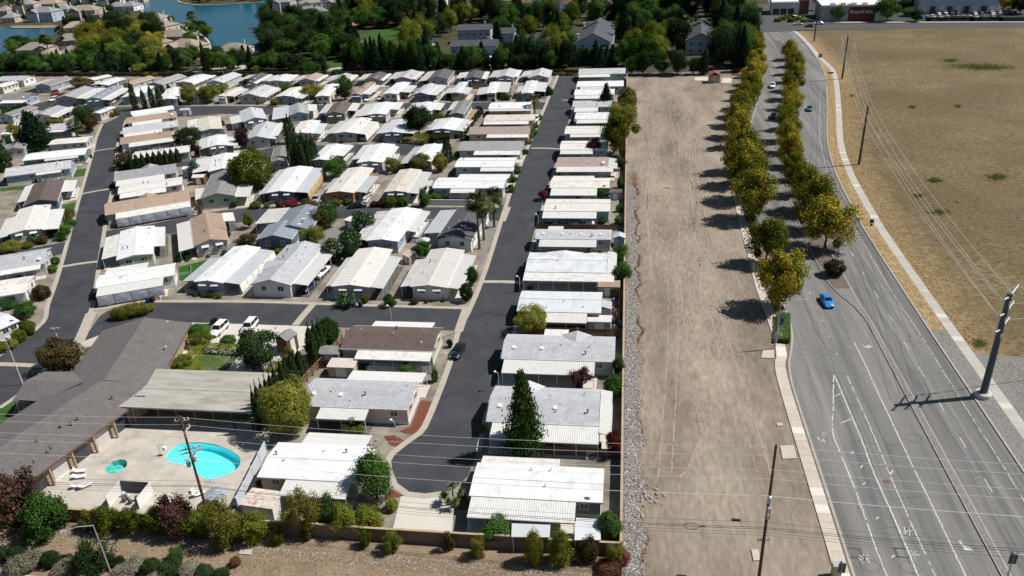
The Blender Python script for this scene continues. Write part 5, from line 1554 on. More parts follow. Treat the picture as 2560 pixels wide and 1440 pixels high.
for j, (x, y, t, w) in enumerate([(295, 798, 772, 30), (312, 797, 766, 30), (328, 794, 762, 30), (345, 790, 758, 32), (362, 787, 757, 28), (378, 778, 760, 22)]):
    tag(tree_px(x, y, t, w, 'oli', 'egg', "yew_shrub", rnd), f"feathery green shrub, {ordw(j + 1)} from the left behind the club house ridge", "shrub", "shrubs behind club house")

# shrubs: (bx, by, ty, w, kind)
def shrubs(lst, phrase, group, name="shrub", cat="shrub", words=None):
    rnd = random.Random(len(lst)); cnt = {}
    W_ = {'grn': 'green shrub', 'yel': 'yellow-green shrub', 'drk': 'dark green shrub', 'oli': 'olive shrub', 'brn': 'bronze shrub', 'plm': 'purple shrub', 'crp': 'purple crape myrtle', 'gry': 'silvery grey shrub', 'pnk': 'pink flowering shrub', 'red': 'dark red shrub', 'olr': 'white flowering shrub', 'rst': 'rusty dry shrub'}
    for t in sorted(lst, key=lambda q: q[0]):
        k = t[4]; o = tree_px(*t[:5], t[5] if len(t) > 5 else 'ball', name, rnd, trunk=False)
        cnt[k] = cnt.get(k, 0) + 1
        tag(o, f"{W_[k]}, {ordw(cnt[k])} from the left {phrase}", cat, group)
shrubs([(50, 1310, 1185, 130, 'crp', 'round'), (115, 1335, 1240, 110, 'grn', 'round'), (155, 1300, 1245, 50, 'brn', 'round'), (30, 1300, 1275, 60, 'oli'), (235, 1318, 1275, 52, 'oli', 'round'), (272, 1325, 1265, 58, 'yel', 'round'), (334, 1325, 1272, 50, 'yel', 'round'), (395, 1330, 1268, 56, 'yel', 'round'),
        (445, 1325, 1238, 86, 'crp', 'round'), (460, 1335, 1275, 60, 'brn', 'round'), (510, 1330, 1275, 66, 'yel', 'round'), (570, 1355, 1250, 84, 'oli', 'round'), (640, 1350, 1285, 70, 'yel', 'round'),
        (762, 1330, 1232, 90, 'oli', 'round'), (822, 1310, 1238, 70, 'grn', 'round'), (865, 1330, 1258, 62, 'yel', 'round'), (925, 1320, 1270, 70, 'yel', 'round'), (700, 1355, 1318, 34, 'yel', 'round'), (770, 1345, 1318, 30, 'brn', 'round'),
        (914, 1365, 1325, 32, 'yel', 'round'), (980, 1376, 1328, 48, 'yel', 'round'), (1125, 1373, 1325, 26, 'brn', 'round'), (1194, 1392, 1342, 38, 'oli', 'round'), (1337, 1405, 1325, 48, 'oli', 'egg'), (1402, 1405, 1322, 54, 'yel', 'egg'), (1472, 1398, 1340, 46, 'brn', 'round'), (1534, 1410, 1358, 44, 'oli', 'round'),
        (505, 1340, 1300, 34, 'grn', 'round'), (1555, 1405, 1375, 40, 'rst'), (1520, 1432, 1410, 60, 'rst'), (1440, 1395, 1375, 50, 'rst')],
       "along the bottom perimeter wall", "shrubs along the bottom wall")
shrubs([(12, 1398, 1368, 36, 'drk'), (45, 1402, 1372, 44, 'drk'), (130, 1413, 1383, 44, 'drk'), (168, 1412, 1390, 36, 'drk'), (85, 1412, 1385, 60, 'gry'), (50, 1430, 1400, 60, 'gry'), (165, 1432, 1408, 60, 'gry'), (245, 1430, 1355, 82, 'drk', 'round'), (300, 1418, 1395, 36, 'drk'), (340, 1425, 1400, 52, 'gry'), (380, 1432, 1402, 46, 'drk'), (430, 1432, 1405, 60, 'drk'), (440, 1402, 1370, 42, 'grn', 'round'), (475, 1430, 1410, 50, 'gry'), (512, 1440, 1418, 44, 'drk'), (555, 1445, 1425, 40, 'drk'), (310, 1442, 1420, 60, 'gry'), (590, 1412, 1395, 26, 'rst'), (400, 1445, 1428, 60, 'gry')],
       "in the rocky strip at the bottom left", "strip shrubs bottom left")
shrubs([(490, 838, 812, 36, 'grn'), (504, 862, 832, 56, 'yel'), (573, 862, 838, 36, 'grn'), (612, 862, 845, 30, 'yel'), (462, 925, 890, 46, 'yel'), (484, 930, 912, 50, 'yel'), (690, 938, 905, 40, 'yel', 'round'), (725, 905, 870, 36, 'yel', 'round')], "in the club house garden", "club garden shrubs")
shrubs([(70, 788, 752, 52, 'grn', 'round'), (20, 770, 740, 44, 'grn', 'round'), (108, 745, 713, 42, 'brn'), (52, 818, 786, 34, 'plm', 'round'), (75, 835, 802, 34, 'yel'), (52, 852, 825, 34, 'yel'), (32, 870, 848, 28, 'yel'), (10, 880, 855, 30, 'yel'),
        (178, 565, 545, 30, 'grn', 'round'), (165, 585, 560, 36, 'grn', 'round'), (155, 600, 578, 30, 'grn', 'round'), (85, 608, 592, 22, 'grn'), (108, 608, 590, 26, 'brn'), (70, 618, 605, 30, 'oli'), (30, 625, 605, 60, 'oli', 'round'), (140, 660, 642, 22, 'grn'), (133, 680, 662, 22, 'grn'), (175, 545, 520, 30, 'oli', 'round')],
       "left of the west street", "shrubs left of the west street")
shrubs([(730, 522, 498, 42, 'pnk', 'round'), (700, 520, 498, 20, 'brn'), (775, 522, 500, 50, 'brn', 'round'), (976, 516, 492, 30, 'yel'), (1010, 514, 492, 28, 'grn'), (845, 512, 497, 24, 'oli', 'round'), (875, 512, 497, 22, 'oli', 'round'), (935, 516, 502, 20, 'drk'), (952, 516, 500, 22, 'plm'), (1085, 502, 482, 36, 'grn', 'round'), (1060, 515, 470, 26, 'grn', 'egg'), (640, 520, 504, 30, 'yel'), (668, 519, 506, 16, 'yel'), (585, 512, 500, 14, 'grn')],
       "on the north side of the middle street", "shrubs on the middle street")
shrubs([(870, 765, 735, 50, 'olr', 'round'), (975, 766, 738, 32, 'grn', 'round'), (1037, 760, 745, 20, 'brn'), (494, 740, 730, 12, 'yel'), (510, 742, 732, 12, 'olr'), (526, 742, 728, 14, 'drk'), (548, 745, 732, 14, 'yel'), (460, 650, 636, 40, 'grn', 'round')], "along the south street fronts", "shrubs on the south street")
shrubs([(1088, 955, 918, 18, 'grn', 'round'), (1020, 940, 915, 46, 'grn', 'round'), (890, 1085, 1048, 56, 'yel', 'round'), (980, 1275, 1250, 32, 'yel'), (937, 1290, 1258, 32, 'brn', 'round'), (905, 1285, 1262, 26, 'oli', 'round'), (1125, 868, 848, 16, 'drk', 'round'), (1300, 790, 772, 0.1 + 20, 'grn'), (1325, 722, 715, 14, 'yel')], "near the east street turnaround", "shrubs near the turnaround")
shrubs([(1290, 435, 412, 26, 'grn', 'round'), (1282, 455, 438, 22, 'grn', 'round'), (1275, 480, 462, 24, 'grn', 'round'), (1337, 320, 306, 18, 'grn'), (1333, 337, 322, 22, 'grn'), (1328, 346, 334, 16, 'oli'), (1322, 360, 346, 18, 'oli'), (1310, 385, 372, 24, 'grn', 'round'), (1350, 300, 285, 14, 'yel', 'round'), (1372, 238, 215, 20, 'drk', 'egg'), (1362, 240, 225, 16, 'drk', 'egg'), (1300, 385, 376, 20, 'yel')], "along the far east street kerb", "shrubs along the east street")
shrubs([(1550, 470, 440, 18, 'grn', 'round'), (1548, 560, 540, 22, 'grn', 'round'), (1548, 530, 510, 18, 'grn', 'round')], "between homes and the lot wall", "shrubs by the lot wall")
shrubs([(1048, 352, 340, 60, 'oli', 'box'), (1100, 352, 338, 40, 'drk', 'box'), (1075, 352, 338, 30, 'drk'), (905, 352, 345, 10, 'grn'), (1083, 300, 285, 22, 'grn'), (1100, 300, 282, 26, 'yel', 'round'), (1098, 280, 262, 20, 'grn'), (1265, 250, 232, 26, 'grn', 'round'), (770, 300, 292, 20, 'grn'), (688, 262, 245, 26, 'oli', 'round'), (705, 258, 248, 26, 'brn'), (540, 308, 322 - 20, 20, 'grn'), (545, 340, 322, 36, 'grn', 'round'), (655, 312, 296, 30, 'grn', 'round'), (290, 288, 272, 22, 'oli', 'round'), (280, 292, 280, 18, 'oli'), (60, 275, 258, 30, 'drk', 'round'), (20, 285, 270, 30, 'grn', 'round'), (140, 308, 292, 44, 'oli'), (448, 262, 254, 16, 'grn'), (1122, 242, 228, 20, 'drk', 'round')], "among the far rows of homes", "shrubs among far homes")
# hedges by the club garden
for px, w, h, lab in (([(470, 918), (497, 882)], 1.9, 1.3, "golden clipped hedge on the left side of the club garden"), ([(502, 876), (608, 884)], 1.9, 1.2, "golden clipped hedge across the top of the club garden")):
    a, b = P(*px[0]), P(*px[1]); d = b - a; mid = (a + b) / 2
    o = put("hedge", crown('yel', 'box', 2, 4200, .045)[0], None, (mid.x, mid.y, .05), (0, 0, math.atan2(d.y, d.x)), (d.length, w, h)); tag(o, lab, "hedge")

# small plants around the homes' sides
YW = {'grn': 'green', 'yel': 'yellow-green', 'drk': 'dark', 'oli': 'olive', 'brn': 'bronze', 'pnk': 'pink', 'gry': 'grey'}
rnd = random.Random(303)
for (hx, hy, hl, hw, rz, short, n_) in YARDS:
    ca, sa = math.cos(rz), math.sin(rz)
    for j in range(n_):
        if rnd.random() < .65: u = -hl - rnd.uniform(.3, 1.3); v = rnd.uniform(-.9, .9) * hw
        else: u = rnd.uniform(-.95, .95) * hl; v = rnd.choice((-1, 1)) * (hw + rnd.uniform(.1, .6))
        g = Vector((hx + u * ca - v * sa, hy + u * sa + v * ca, 0))
        k = rnd.choice(('grn', 'grn', 'drk', 'yel', 'oli', 'brn', 'grn')); w = rnd.uniform(.7, 1.7)
        o = plant_at(g, w * rnd.uniform(.7, 1.3), w, k, 'ball' if rnd.random() < .5 else 'round', "yard_shrub", rnd=rnd, trunk=False)
        tag(o, f"{YW[k]} yard shrub, {ordw(j + 1)} by {short}", "shrub", "small yard shrubs beside the homes")
# ================================================================ tree belts beyond the park
rnd = random.Random(77)
def clear_of(x, spans): return not any(a < x < b for a, b in spans)
BELT = []
x = -25
while x < 1565:
    if clear_of(x, ((486, 508), (600, 628), (820, 868))) and not ((425 < x < 486 or 535 < x < 600) and rnd.random() < .6):
        by = 180 + rnd.uniform(-9, 3) - max(0, (x - 900)) * .022
        if x < 230: k = rnd.choice(('con', 'drk', 'con', 'grn')); hpx = rnd.uniform(22, 42)
        elif x < 410: k = rnd.choice(('con', 'drk', 'drk', 'con', 'grn')); hpx = rnd.uniform(26, 52)
        elif x < 600: k = rnd.choice(('con', 'con', 'grn')); hpx = rnd.uniform(22, 50)
        elif x < 830: k = rnd.choice(('grn', 'con', 'drk', 'grn')); hpx = rnd.uniform(24, 52)
        elif x < 1060: k = rnd.choice(('con', 'con', 'con', 'grn')); hpx = rnd.uniform(55, 88)
        else: k = rnd.choice(('con', 'con', 'drk', 'grn', 'con')); hpx = rnd.uniform(32, 68)
        w = {'con': 26, 'drk': 36, 'grn': 34}[k] * rnd.uniform(.85, 1.2)
        BELT.append((x, by, by - hpx, w, k))
    x += rnd.uniform(9, 15)
for x, k, h, w in ((352, 'yel', 22, 50), (642, 'oli', 16, 26), (1608, 'drk', 56, 44), (1650, 'drk', 58, 46), (1693, 'drk', 60, 54), (1735, 'drk', 40, 30), (1760, 'con', 60, 26), (1580, 'grn', 44, 40), (885, 'crp', 26, 30), (905, 'crp', 22, 26)):
    BELT.append((x, 186 if x > 1500 else 181, (186 if x > 1500 else 181) - h, w, k))
tree_row(BELT, "in the belt behind the park", "tree belt behind the park", "belt_tree", "tree", rnd, sort=lambda t: t[0])
MIX = []
AVOID = [(1425, 66, 1548, 150), (1700, 66, 1795, 150), (1105, 96, 1245, 152), (1255, 96, 1375, 142), (1130, 62, 1240, 96), (130, 84, 222, 158), (30, 138, 140, 162), (415, 60, 470, 156), (530, 130, 620, 152), (735, 14, 870, 46), (980, 12, 1080, 32)]
def fill(n, poly, kinds, hm, wm, seed):
    """trees inside a pixel quad given by (x0,y0,x1,y1)"""
    r = random.Random(seed); out = []; tries = 0
    while len(out) < n and tries < n * 60:
        tries += 1
        x, y = r.uniform(poly[0], poly[2]), r.uniform(poly[1], poly[3])
        if any(a < x < c and b < y < d for a, b, c, d in AVOID): continue
        g = P(x, y); w = r.uniform(*wm)
        if any((g.x - q[0]) ** 2 + (g.y - q[1]) ** 2 < (.36 * (w + q[2])) ** 2 for q in out): continue
        k = r.choice(kinds); hh = r.uniform(*hm) * (1.25 if k == 'con' else 1)
        out.append((g.x, g.y, w * (.62 if k == 'con' else 1), hh, k))
    return out
def far_group(lst, phrase, group):
    cnt = {}; r = random.Random(len(lst) * 7)
    for gx, gy, w, h, k in sorted(lst, key=lambda q: pix((q[0], q[1], 0))[0]):
        o = plant_at(Vector((gx, gy, 0)), h, w, k, None, "tree", rnd=r); cnt[k] = cnt.get(k, 0) + 1
        tag(o, f"{KINDW[k]}, {ordw(cnt[k])} from the left {phrase}", "tree", group)
far_group(fill(26, (195, 84, 402, 172), ('oli', 'yel', 'grn', 'drk', 'mag', 'drk'), (9, 15), (10, 15), 1), "in the autumn grove by the lake houses", "autumn grove")
far_group(fill(8, (410, 158, 640, 174), ('con', 'drk', 'grn'), (7, 11), (6, 9), 2), "before the lake point houses", "trees before the lake point houses")
far_group(fill(14, (0, 164, 190, 176), ('drk', 'con', 'grn'), (5, 9), (6, 9), 3), "below the western lake", "trees below the western lake")
far_group(fill(40, (668, 66, 870, 145), ('drk', 'drk', 'grn', 'drk'), (8, 13), (9, 15), 4), "in the oak grove right of the lake", "oak grove")
far_group(fill(26, (850, 34, 1075, 72), ('drk', 'grn', 'con', 'drk', 'yel'), (9, 16), (9, 14), 5), "above the greenbelt lawn", "trees above the lawn")
far_group(fill(9, (800, 112, 905, 160), ('drk', 'grn', 'con'), (8, 13), (9, 13), 6), "around the greenbelt lawn", "trees around the lawn")
far_group(fill(40, (1015, 34, 1300, 150), ('con', 'con', 'con', 'drk', 'grn', 'yel'), (9, 18), (8, 11), 7), "among the dark roofed flats", "trees among the flats")
far_group(fill(40, (1285, 40, 1590, 150), ('con', 'grn', 'yel', 'con', 'grn', 'drk'), (8, 15), (8, 11), 8), "around the gabled flats", "trees around the gabled flats")
far_group(fill(34, (1560, -6, 1850, 62), ('drk', 'drk', 'con', 'grn'), (12, 20), (10, 15), 9), "in the dark wood at the top", "dark wood at the top")
far_group(fill(26, (1795, 70, 1868, 180), ('drk', 'con', 'grn', 'drk'), (11, 17), (8, 12), 10), "left of the boulevard's far end", "dark trees left of the boulevard")
far_group(fill(20, (1560, 70, 1710, 165), ('grn', 'yel', 'con', 'drk'), (9, 14), (8, 11), 11), "between the two gabled flats", "trees between the flats")
far_group(fill(18, (640, -4, 1280, 34), ('drk', 'grn', 'con', 'brn', 'yel'), (4, 7.5), (5, 8), 12), "among the far top houses", "trees among far houses")
far_group(fill(30, (-10, -4, 340, 66), ('grn', 'drk', 'grn', 'con'), (4, 8), (4, 8), 13), "among the houses left of the lake", "trees left of the lake")
far_group(fill(9, (470, 70, 520, 122), ('grn', 'drk', 'yel'), (5, 7), (5, 8), 14), "among the lake point houses", "lake point trees")
far_group(fill(10, (440, -3, 690, 8), ('grn', 'drk'), (6, 9), (7, 10), 15), "on the far lake shore", "far lake shore trees")
far_group(fill(5, (30, 120, 135, 135), ('drk', 'grn'), (7, 10), (8, 11), 16), "on the western lake bank", "western lake bank trees")

# ================================================================ houses by the lake and beyond
M_tile = {'t': shingle("tile_taupe", (.27, .235, .20)), 'g': shingle("tile_grey", (.24, .24, .245)), 'b': shingle("tile_brown", (.17, .105, .085)), 'n': shingle("tile_tan", (.34, .26, .21)), 'd': shingle("tile_charcoal", (.085, .088, .10))}
HW = {'b': mat("stucco_beige", (.52, .45, .36), .85, .05, .5), 'w': mat("stucco_white", (.70, .68, .64), .85, .05, .5), 'u': mat("stucco_bluegrey", (.40, .47, .56), .85, .05, .5), 'c': mat("stucco_cream", (.64, .54, .42), .85, .05, .5), 'g': mat("stucco_grey", (.42, .41, .40), .85, .05, .5)}
TN = {'t': 'taupe', 'g': 'grey', 'b': 'brown', 'n': 'tan', 'd': 'charcoal'}; HN = {'b': 'beige', 'w': 'white', 'u': 'blue-grey', 'c': 'cream', 'g': 'grey'}
def house(cx, by, wpx, st, rc, wc, rot=0.0, depth=12.5, hip=True, chim=True, name="house", eave=None, pitch=.5):
    g = P(cx, by); w = wpx * mpp(cx, by); h = eave or (3.5 if st == 1 else 6.4)
    root = empty(name, (g.x, g.y + depth / 2 * math.cos(rot), 0), rot)
    MB().box((0, 0, h / 2), (w - .8, depth - .8, h)).obj("wall", HW[wc], root)
    r = depth / 2 * pitch
    m_ = MB(); a, b = w / 2, depth / 2
    rl = max(.3, a - b) if hip else a
    V = [(-a, -b, h), (a, -b, h), (a, b, h), (-a, b, h), (-rl, 0, h + r), (rl, 0, h + r)]
    m_.add(V, [(0, 1, 5, 4), (1, 2, 5), (2, 3, 4, 5), (3, 0, 4), (3, 2, 1, 0)])
    m_.box((0, -b + .1, h - .1), (2 * a - .1, .15, .18))
    rf = m_.obj("roof", M_tile[rc], root)
    if not hip:
        for s in (-1, 1):
            q = MB().add([(s * (a - .45), -b + .4, h), (s * (a - .45), b - .4, h), (s * (a - .45), 0, h + r - .15)], [(0, 1, 2)]); q.obj("gable_wall", HW[wc], root)
    if chim: MB().box((0, 0, 0), (.8, .8, 2.2)).obj("chimney", HW[wc if wc != 'w' else 'b'], rf, loc=(w * .28, depth * .2, h + r * .9))
    if w > 9 and st == 2 and hip:   # projecting front gable wing
        ww = w * .4; k = MB(); k.box((-w * .2, -depth / 2 - .8, h * .5 - .2), (ww, 2.4, h - .4)); k.obj("front_wing", HW[wc], root)
        q = MB(); z = h - .3
        q.add([(-w * .2 - ww / 2 - .3, -depth / 2 - 2.2, z), (-w * .2 + ww / 2 + .3, -depth / 2 - 2.2, z), (-w * .2, -depth / 2 - 2.2, z + ww * .28), (-w * .2 - ww / 2 - .3, 0, z), (-w * .2 + ww / 2 + .3, 0, z), (-w * .2, 0, z + ww * .28)], [(0, 1, 2), (0, 2, 5, 3), (1, 4, 5, 2)])
        q.obj("wing_roof", M_tile[rc], root)
    n = max(2, int(w / 3.2))
    for s in range(st):
        for i in range(n):
            x = -w / 2 + w * (i + .5) / n
            add_window(root, x, -depth / 2 + .4 - (.0), 1.6 + 2.7 * s, 1.3, 1.1, 0)
    for s in range(st):
        for i in (-.25, .25): add_window(root, w / 2 - .4, i * depth, 1.6 + 2.7 * s, 1.1, 1.1, math.pi / 2)
    return root
HL = [(205, 51, 75, 2, 't', 'b', .1), (105, 55, 74, 2, 'g', 'u', -.1), (115, 22, 68, 1, 'n', 'b', 0), (5, 40, 34, 1, 't', 'b', 0), (270, 22, 60, 2, 'g', 'w', .25), (285, 30, 44, 1, 'g', 'u', .2), (320, 28, 42, 1, 'g', 'w', -.1),
      (180, 84, 62, 1, 'n', 'b', .3), (162, 118, 70, 1, 't', 'b', .4), (75, 142, 76, 1, 't', 'b', 0), (112, 160, 52, 1, 'n', 'b', -.2), (165, 152, 52, 1, 't', 'b', .1), (295, 82, 52, 1, 't', 'b', -.4), (380, 62, 62, 1, 't', 'w', -.1),
      (402, 81, 56, 1, 't', 'b', -.3), (430, 108, 92, 1, 't', 'b', -.1), (462, 150, 96, 2, 'n', 'c', -.35), (575, 146, 84, 1, 't', 'w', 0),
      (705, 30, 50, 2, 'g', 'g', 0), (770, 33, 56, 2, 't', 'w', .5), (790, 44, 46, 1, 'g', 'u', .5), (845, 31, 56, 2, 'g', 'b', -.2), (892, 22, 42, 1, 'n', 'b', 0), (962, 16, 42, 2, 't', 'w', .3), (1005, 29, 46, 1, 'n', 'b', .4), (1052, 28, 54, 2, 't', 'w', .5),
      (1155, 44, 30, 2, 'b', 'w', 0), (1212, 40, 32, 2, 'b', 'w', 0), (1258, 30, 50, 2, 'b', 'w', .3), (1308, 36, 36, 2, 'b', 'w', .2), (1362, 40, 36, 2, 'b', 'g', .2), (1440, 36, 74, 2, 'b', 'u', .35), (1536, 30, 34, 1, 'b', 'b', 0), (1612, 70, 30, 1, 'b', 'b', 0), (45, 14, 50, 1, 'n', 'b', 0), (600, -3, 44, 2, 't', 'w', 0), (500, -4, 40, 1, 'g', 'b', 0), (655, -2, 36, 1, 't', 'b', 0)]
HL += [(60, 34, 52, 2, 'g', 'b', .2), (152, 36, 44, 1, 'g', 'u', 0), (238, 50, 46, 1, 't', 'b', -.2), (335, 8, 44, 2, 't', 'b', .2), (20, 58, 36, 1, 'g', 'b', .1), (205, 14, 50, 2, 'g', 'b', .1), (820, 14, 46, 2, 'g', 'w', .2), (870, 44, 40, 1, 't', 'b', .3), (930, 10, 46, 2, 't', 'b', -.2), (1092, 16, 46, 2, 'n', 'w', .1), (742, 12, 46, 1, 't', 'b', 0), (1285, 18, 44, 2, 'b', 'w', .1), (1340, 20, 44, 2, 'b', 'w', .2), (1402, 22, 48, 2, 'b', 'u', .1), (1486, 16, 50, 2, 'b', 'w', .3), (1505, 34, 40, 2, 'b', 'u', .2), (350, 96, 46, 1, 't', 'b', .2), (385, 128, 50, 1, 't', 'b', -.3)]
HL.sort(key=lambda t: t[0])
cnt = {}
for (cx, by, w, st, rc, wc, rot) in HL:
    o = house(cx, by, w, st, rc, wc, rot)
    k = (rc, st); cnt[k] = cnt.get(k, 0) + 1
    tag(o, f"{TN[rc]} roofed {'two-storey' if st == 2 else 'single-storey'} house, {ordw(cnt[k])} of these from left beyond the tree belt", "house", "houses beyond the tree belt")
# flats with charcoal roofs
FL_ = [(1185, 152, 120, .0, 9, 1), (1186, 108, 86, 0, 9, 1), (1268, 118, 40, .0, 9, 1), (1330, 138, 96, .0, 9, 1)]
for i, (cx, by, w, rot, d, hp) in enumerate(FL_):
    o = house(cx, by, w, 2, 'd', 'u', rot, d, hip=False, name="flats", pitch=.5)
    tag(o, f"charcoal roofed white flats seen side on, {ordw(i + 1)} from the left behind conifers" if i != 1 else "smaller charcoal roofed flats behind the leftmost flats block", "flats", "charcoal roofed flats")
def gable_flats(FLp, FRp, BRp, label, ez=6.0):
    a, b, c = P(*FLp, ez), P(*FRp, ez), P(*BRp, ez)
    d = Vector((c.x - b.x, c.y - b.y, 0)).normalized(); wv = Vector((d.y, -d.x, 0))
    W_ = abs((b - a).dot(wv)); D_ = min(40, abs((c - b).dot(d)))
    ctr = b - wv * W_ / 2 + d * D_ / 2
    root = empty("flats", (ctr.x, ctr.y, 0), math.atan2(d.y, d.x), label, "flats", "gabled blue-grey flats")
    rise = W_ / 2 * .5
    pr = [(-W_ / 2 + .4, 0), (W_ / 2 - .4, 0), (W_ / 2 - .4, ez), (0, ez + rise - .25), (-W_ / 2 + .4, ez)]
    mb = MB(); n = 5; x0, x1 = -D_ / 2 + .6, D_ / 2 - .6
    mb.v = [(x0, y, z) for y, z in pr] + [(x1, y, z) for y, z in pr]
    mb.f = [list(range(n - 1, -1, -1)), list(range(n, 2 * n))] + [[i, (i + 1) % n, n + (i + 1) % n, n + i] for i in range(n)]; mb.mi = [0] * 7
    mb.obj("wall", HW['u'], root)
    gable_roof(D_, W_, ez, rise, M_tile['d'], root, .2)
    MB().box((0, 0, 0), (1.0, 1.0, 3)).obj("chimney", HW['w'], root, loc=(-D_ * .2, W_ / 2 - .4, ez + 1.0))
    for s in range(2):
        for y in (-.3, 0, .3): add_window(root, x0, y * W_, 1.7 + 2.8 * s, 1.4, 1.2, -math.pi / 2)
        for x in (-.35, -.1, .15, .38): add_window(root, x * D_, -W_ / 2 + .4, 1.7 + 2.8 * s, 1.4, 1.2, 0)
    for k in range(5): put("roof_vent", vent_mesh(0), root, (random.uniform(-.4, .4) * D_, -random.uniform(.1, .4) * W_, ez + rise * .5))
gable_flats((1438, 106), (1528, 106), (1538, 76), "gabled charcoal roofed flats, nearer of the left pair behind the dark conifers")
gable_flats((1452, 76), (1530, 72), (1537, 62), "gabled charcoal roofed flats, farther of the left pair behind the dark conifers")
gable_flats((1712, 108), (1792, 102), (1790, 76), "gabled charcoal roofed flats, nearer of the right pair beside the tall palm")
gable_flats((1712, 78), (1780, 70), (1786, 60), "gabled charcoal roofed flats, farther of the right pair beside the tall palm")
for i, (cx, by, w, d, rc) in enumerate(((1652, 95, 36, 8, 'd'), (1655, 128, 34, 7, 'd'), (1520, 142, 30, 8, 'd'), (1035, 140, 44, 9, 'd'))):
    o = house(cx, by, w, 1, rc, 'g', 0, d, True, False, "garage_block"); tag(o, f"low charcoal roofed garage block, {ordw(i + 1)} listed among the flats", "garage")
# white flat car ports of the flats
M_flatw = mat("flat_roof_white", (.74, .74, .73), .6, .05, .5)
for i, (cx, cy, w, d) in enumerate(((1023, 118, 34, 5), (1078, 112, 20, 5), (1075, 128, 24, 5), (1070, 146, 20, 6), (1662, 105, 28, 9), (1420, 136, 18, 4), (1548, 30, 24, 8), (1232, 143, 40, 5), (820, 12, 10, 3))):
    g = P(cx, cy, 2.6); ww = w * mpp(cx, cy)
    root = empty("carport", (g.x, g.y, 0), 0, f"white flat roofed carport, {ordw(i + 1)} of the carports among the flats", "carport", "carports of the flats")
    MB().box((0, 0, 2.6), (ww, d, .2)).obj("roof", M_flatw, root)
    for sx in (-1, 1):
        for sy in (-1, 1): put("post", post_mesh(2.5), root, (sx * ww * .45, sy * d * .4, 0))
# picnic pavilion
g = P(872, 76); root = empty("pavilion", (g.x, g.y, 0), .3, "pink roofed open picnic pavilion on the greenbelt lawn", "pavilion")
mb = MB(); mb.add([(-5, -4, 3), (5, -4, 3), (5, 4, 3), (-5, 4, 3), (0, 0, 5.6)], [(0, 1, 4), (1, 2, 4), (2, 3, 4), (3, 0, 4), (3, 2, 1, 0)]); mb.obj("roof", mat("pavilion_pink", (.42, .22, .22), .8), root)
for sx in (-1, 1):
    for sy in (-1, 1): MB().box((sx * 4, sy * 3, 1.5), (.35, .35, 3)).obj("post", HW['b'], root)
# valve house with red roof in the dirt lot corner
g = P(1786, 208); root = empty("valve_house", (g.x, g.y + 2.2, 0), 0, "small tan block hut with red metal roof at the lot's far corner", "hut")
MB().box((0, 0, 1.5), (4.0, 3.6, 3.0)).obj("wall", mat("hut_tan", (.42, .35, .27), .85, .08, 2), root)
gable_roof(4.4, 4.6, 3.0, 1.1, mat("hut_red_roof", (.33, .09, .085), .5, .08, 1), root).rotation_euler = (0, 0, math.pi / 2)
fe = MB()
for x in np.linspace(-3.4, 3.4, 7): fe.tube((x, -3.0, 0), (x, -3.0, 1.9), .04, n=5)
fe.box((0, -3.0, 1.9), (6.8, .04, .05)); fe.box((0, -3.0, 1.0), (6.8, .03, .03)); fe.obj("fence_panel", M_vent, root)
MB().box((0, -1.82, 1.05), (.95, .06, 2.1)).obj("door", M_door, root)

# ================================================================ shops at the top right
def block(x0, x1, y, dep, h, m_, name, parent, z0=0, par=.5):
    return MB().box(((x0 + x1) / 2, y + dep / 2, z0 + h / 2), (x1 - x0, dep, h)).obj(name, m_, parent)
M_sign = mat("sign_brown", (.11, .04, .028), .8, .06, 1)
M_shopg = mat("shop_grey", (.33, .35, .36), .8, .05, .6); M_shopw = mat("shop_white", (.66, .67, .66), .8, .04, .5); M_shopb = mat("shop_blue", (.42, .48, .54), .8, .05, .4); M_brk = mat("shop_brick", (.20, .10, .07), .85, .15, 3)
a, b, c = P(2048, 53), P(2118, 53), P(2184, 52); e_ = P(2206, 51)
yy = (a.y + e_.y) / 2; HS = hgt(2118, 53, 17)
root = empty("restaurant_building", (a.x, yy, 0), math.atan2(e_.y - a.y, e_.x - a.x), "flat white roofed restaurant with dark brown sign wall at the far crossroads", "shop")
ln = (e_ - a).length; s1 = (b - a).length; s2 = (c - a).length
block(0, s1, 0, 24, HS, M_shopg, "side_wall", root); block(s1, s2, -.4, 24.4, HS + .1, M_sign, "sign_wall", root); block(s2, ln, -.2, 24.2, HS - .2, M_shopw, "end_wall", root)
MB().box((ln / 2, 12.5, HS + .25), (ln - .8, 22.5, .3)).obj("roof", M_flatw, root)
for (cx, cy, dx, dy) in ((ln / 2, .35, ln, .4), (ln / 2, 24.2, ln, .4), (0.2, 12, .4, 24), (ln - .2, 12, .4, 24)): MB().box((cx, cy, HS + .5), (dx, dy, .9)).obj("parapet", M_shopw, root)
for i in range(4): MB().box((6 + i * (ln - 10) / 4, 4.5, HS + .9), (2.4, 2.0, 1.0)).obj("air_unit", M_vent, root)
def text(body, size, loc, rot, m_, parent, name="lettering"):
    cu = bpy.data.curves.new(name, 'FONT'); cu.body = body; cu.size = size; cu.align_x = 'CENTER'; cu.align_y = 'CENTER'; cu.extrude = .03
    cu.materials.append(m_)
    t = bpy.data.objects.new(name, cu); me = bpy.data.meshes.new_from_object(t); bpy.data.objects.remove(t)
    return put(name, me, parent, loc, rot)
text("Round", 2.5, (s1 + (s2 - s1) * .30, -.5, HS * .66), (math.pi / 2, 0, 0), M_trim, root)
text("The", .8, (s1 + (s2 - s1) * .50, -.5, HS * .70), (math.pi / 2, 0, 0), M_trim, root)
text("Table", 2.5, (s1 + (s2 - s1) * .70, -.5, HS * .66), (math.pi / 2, 0, 0), M_trim, root)
a, e_ = P(1926, 37), P(2020, 36)
root = empty("corner_shop", (a.x, a.y, 0), math.atan2(e_.y - a.y, e_.x - a.x), "pale corner shop with brick end left of the restaurant", "shop")
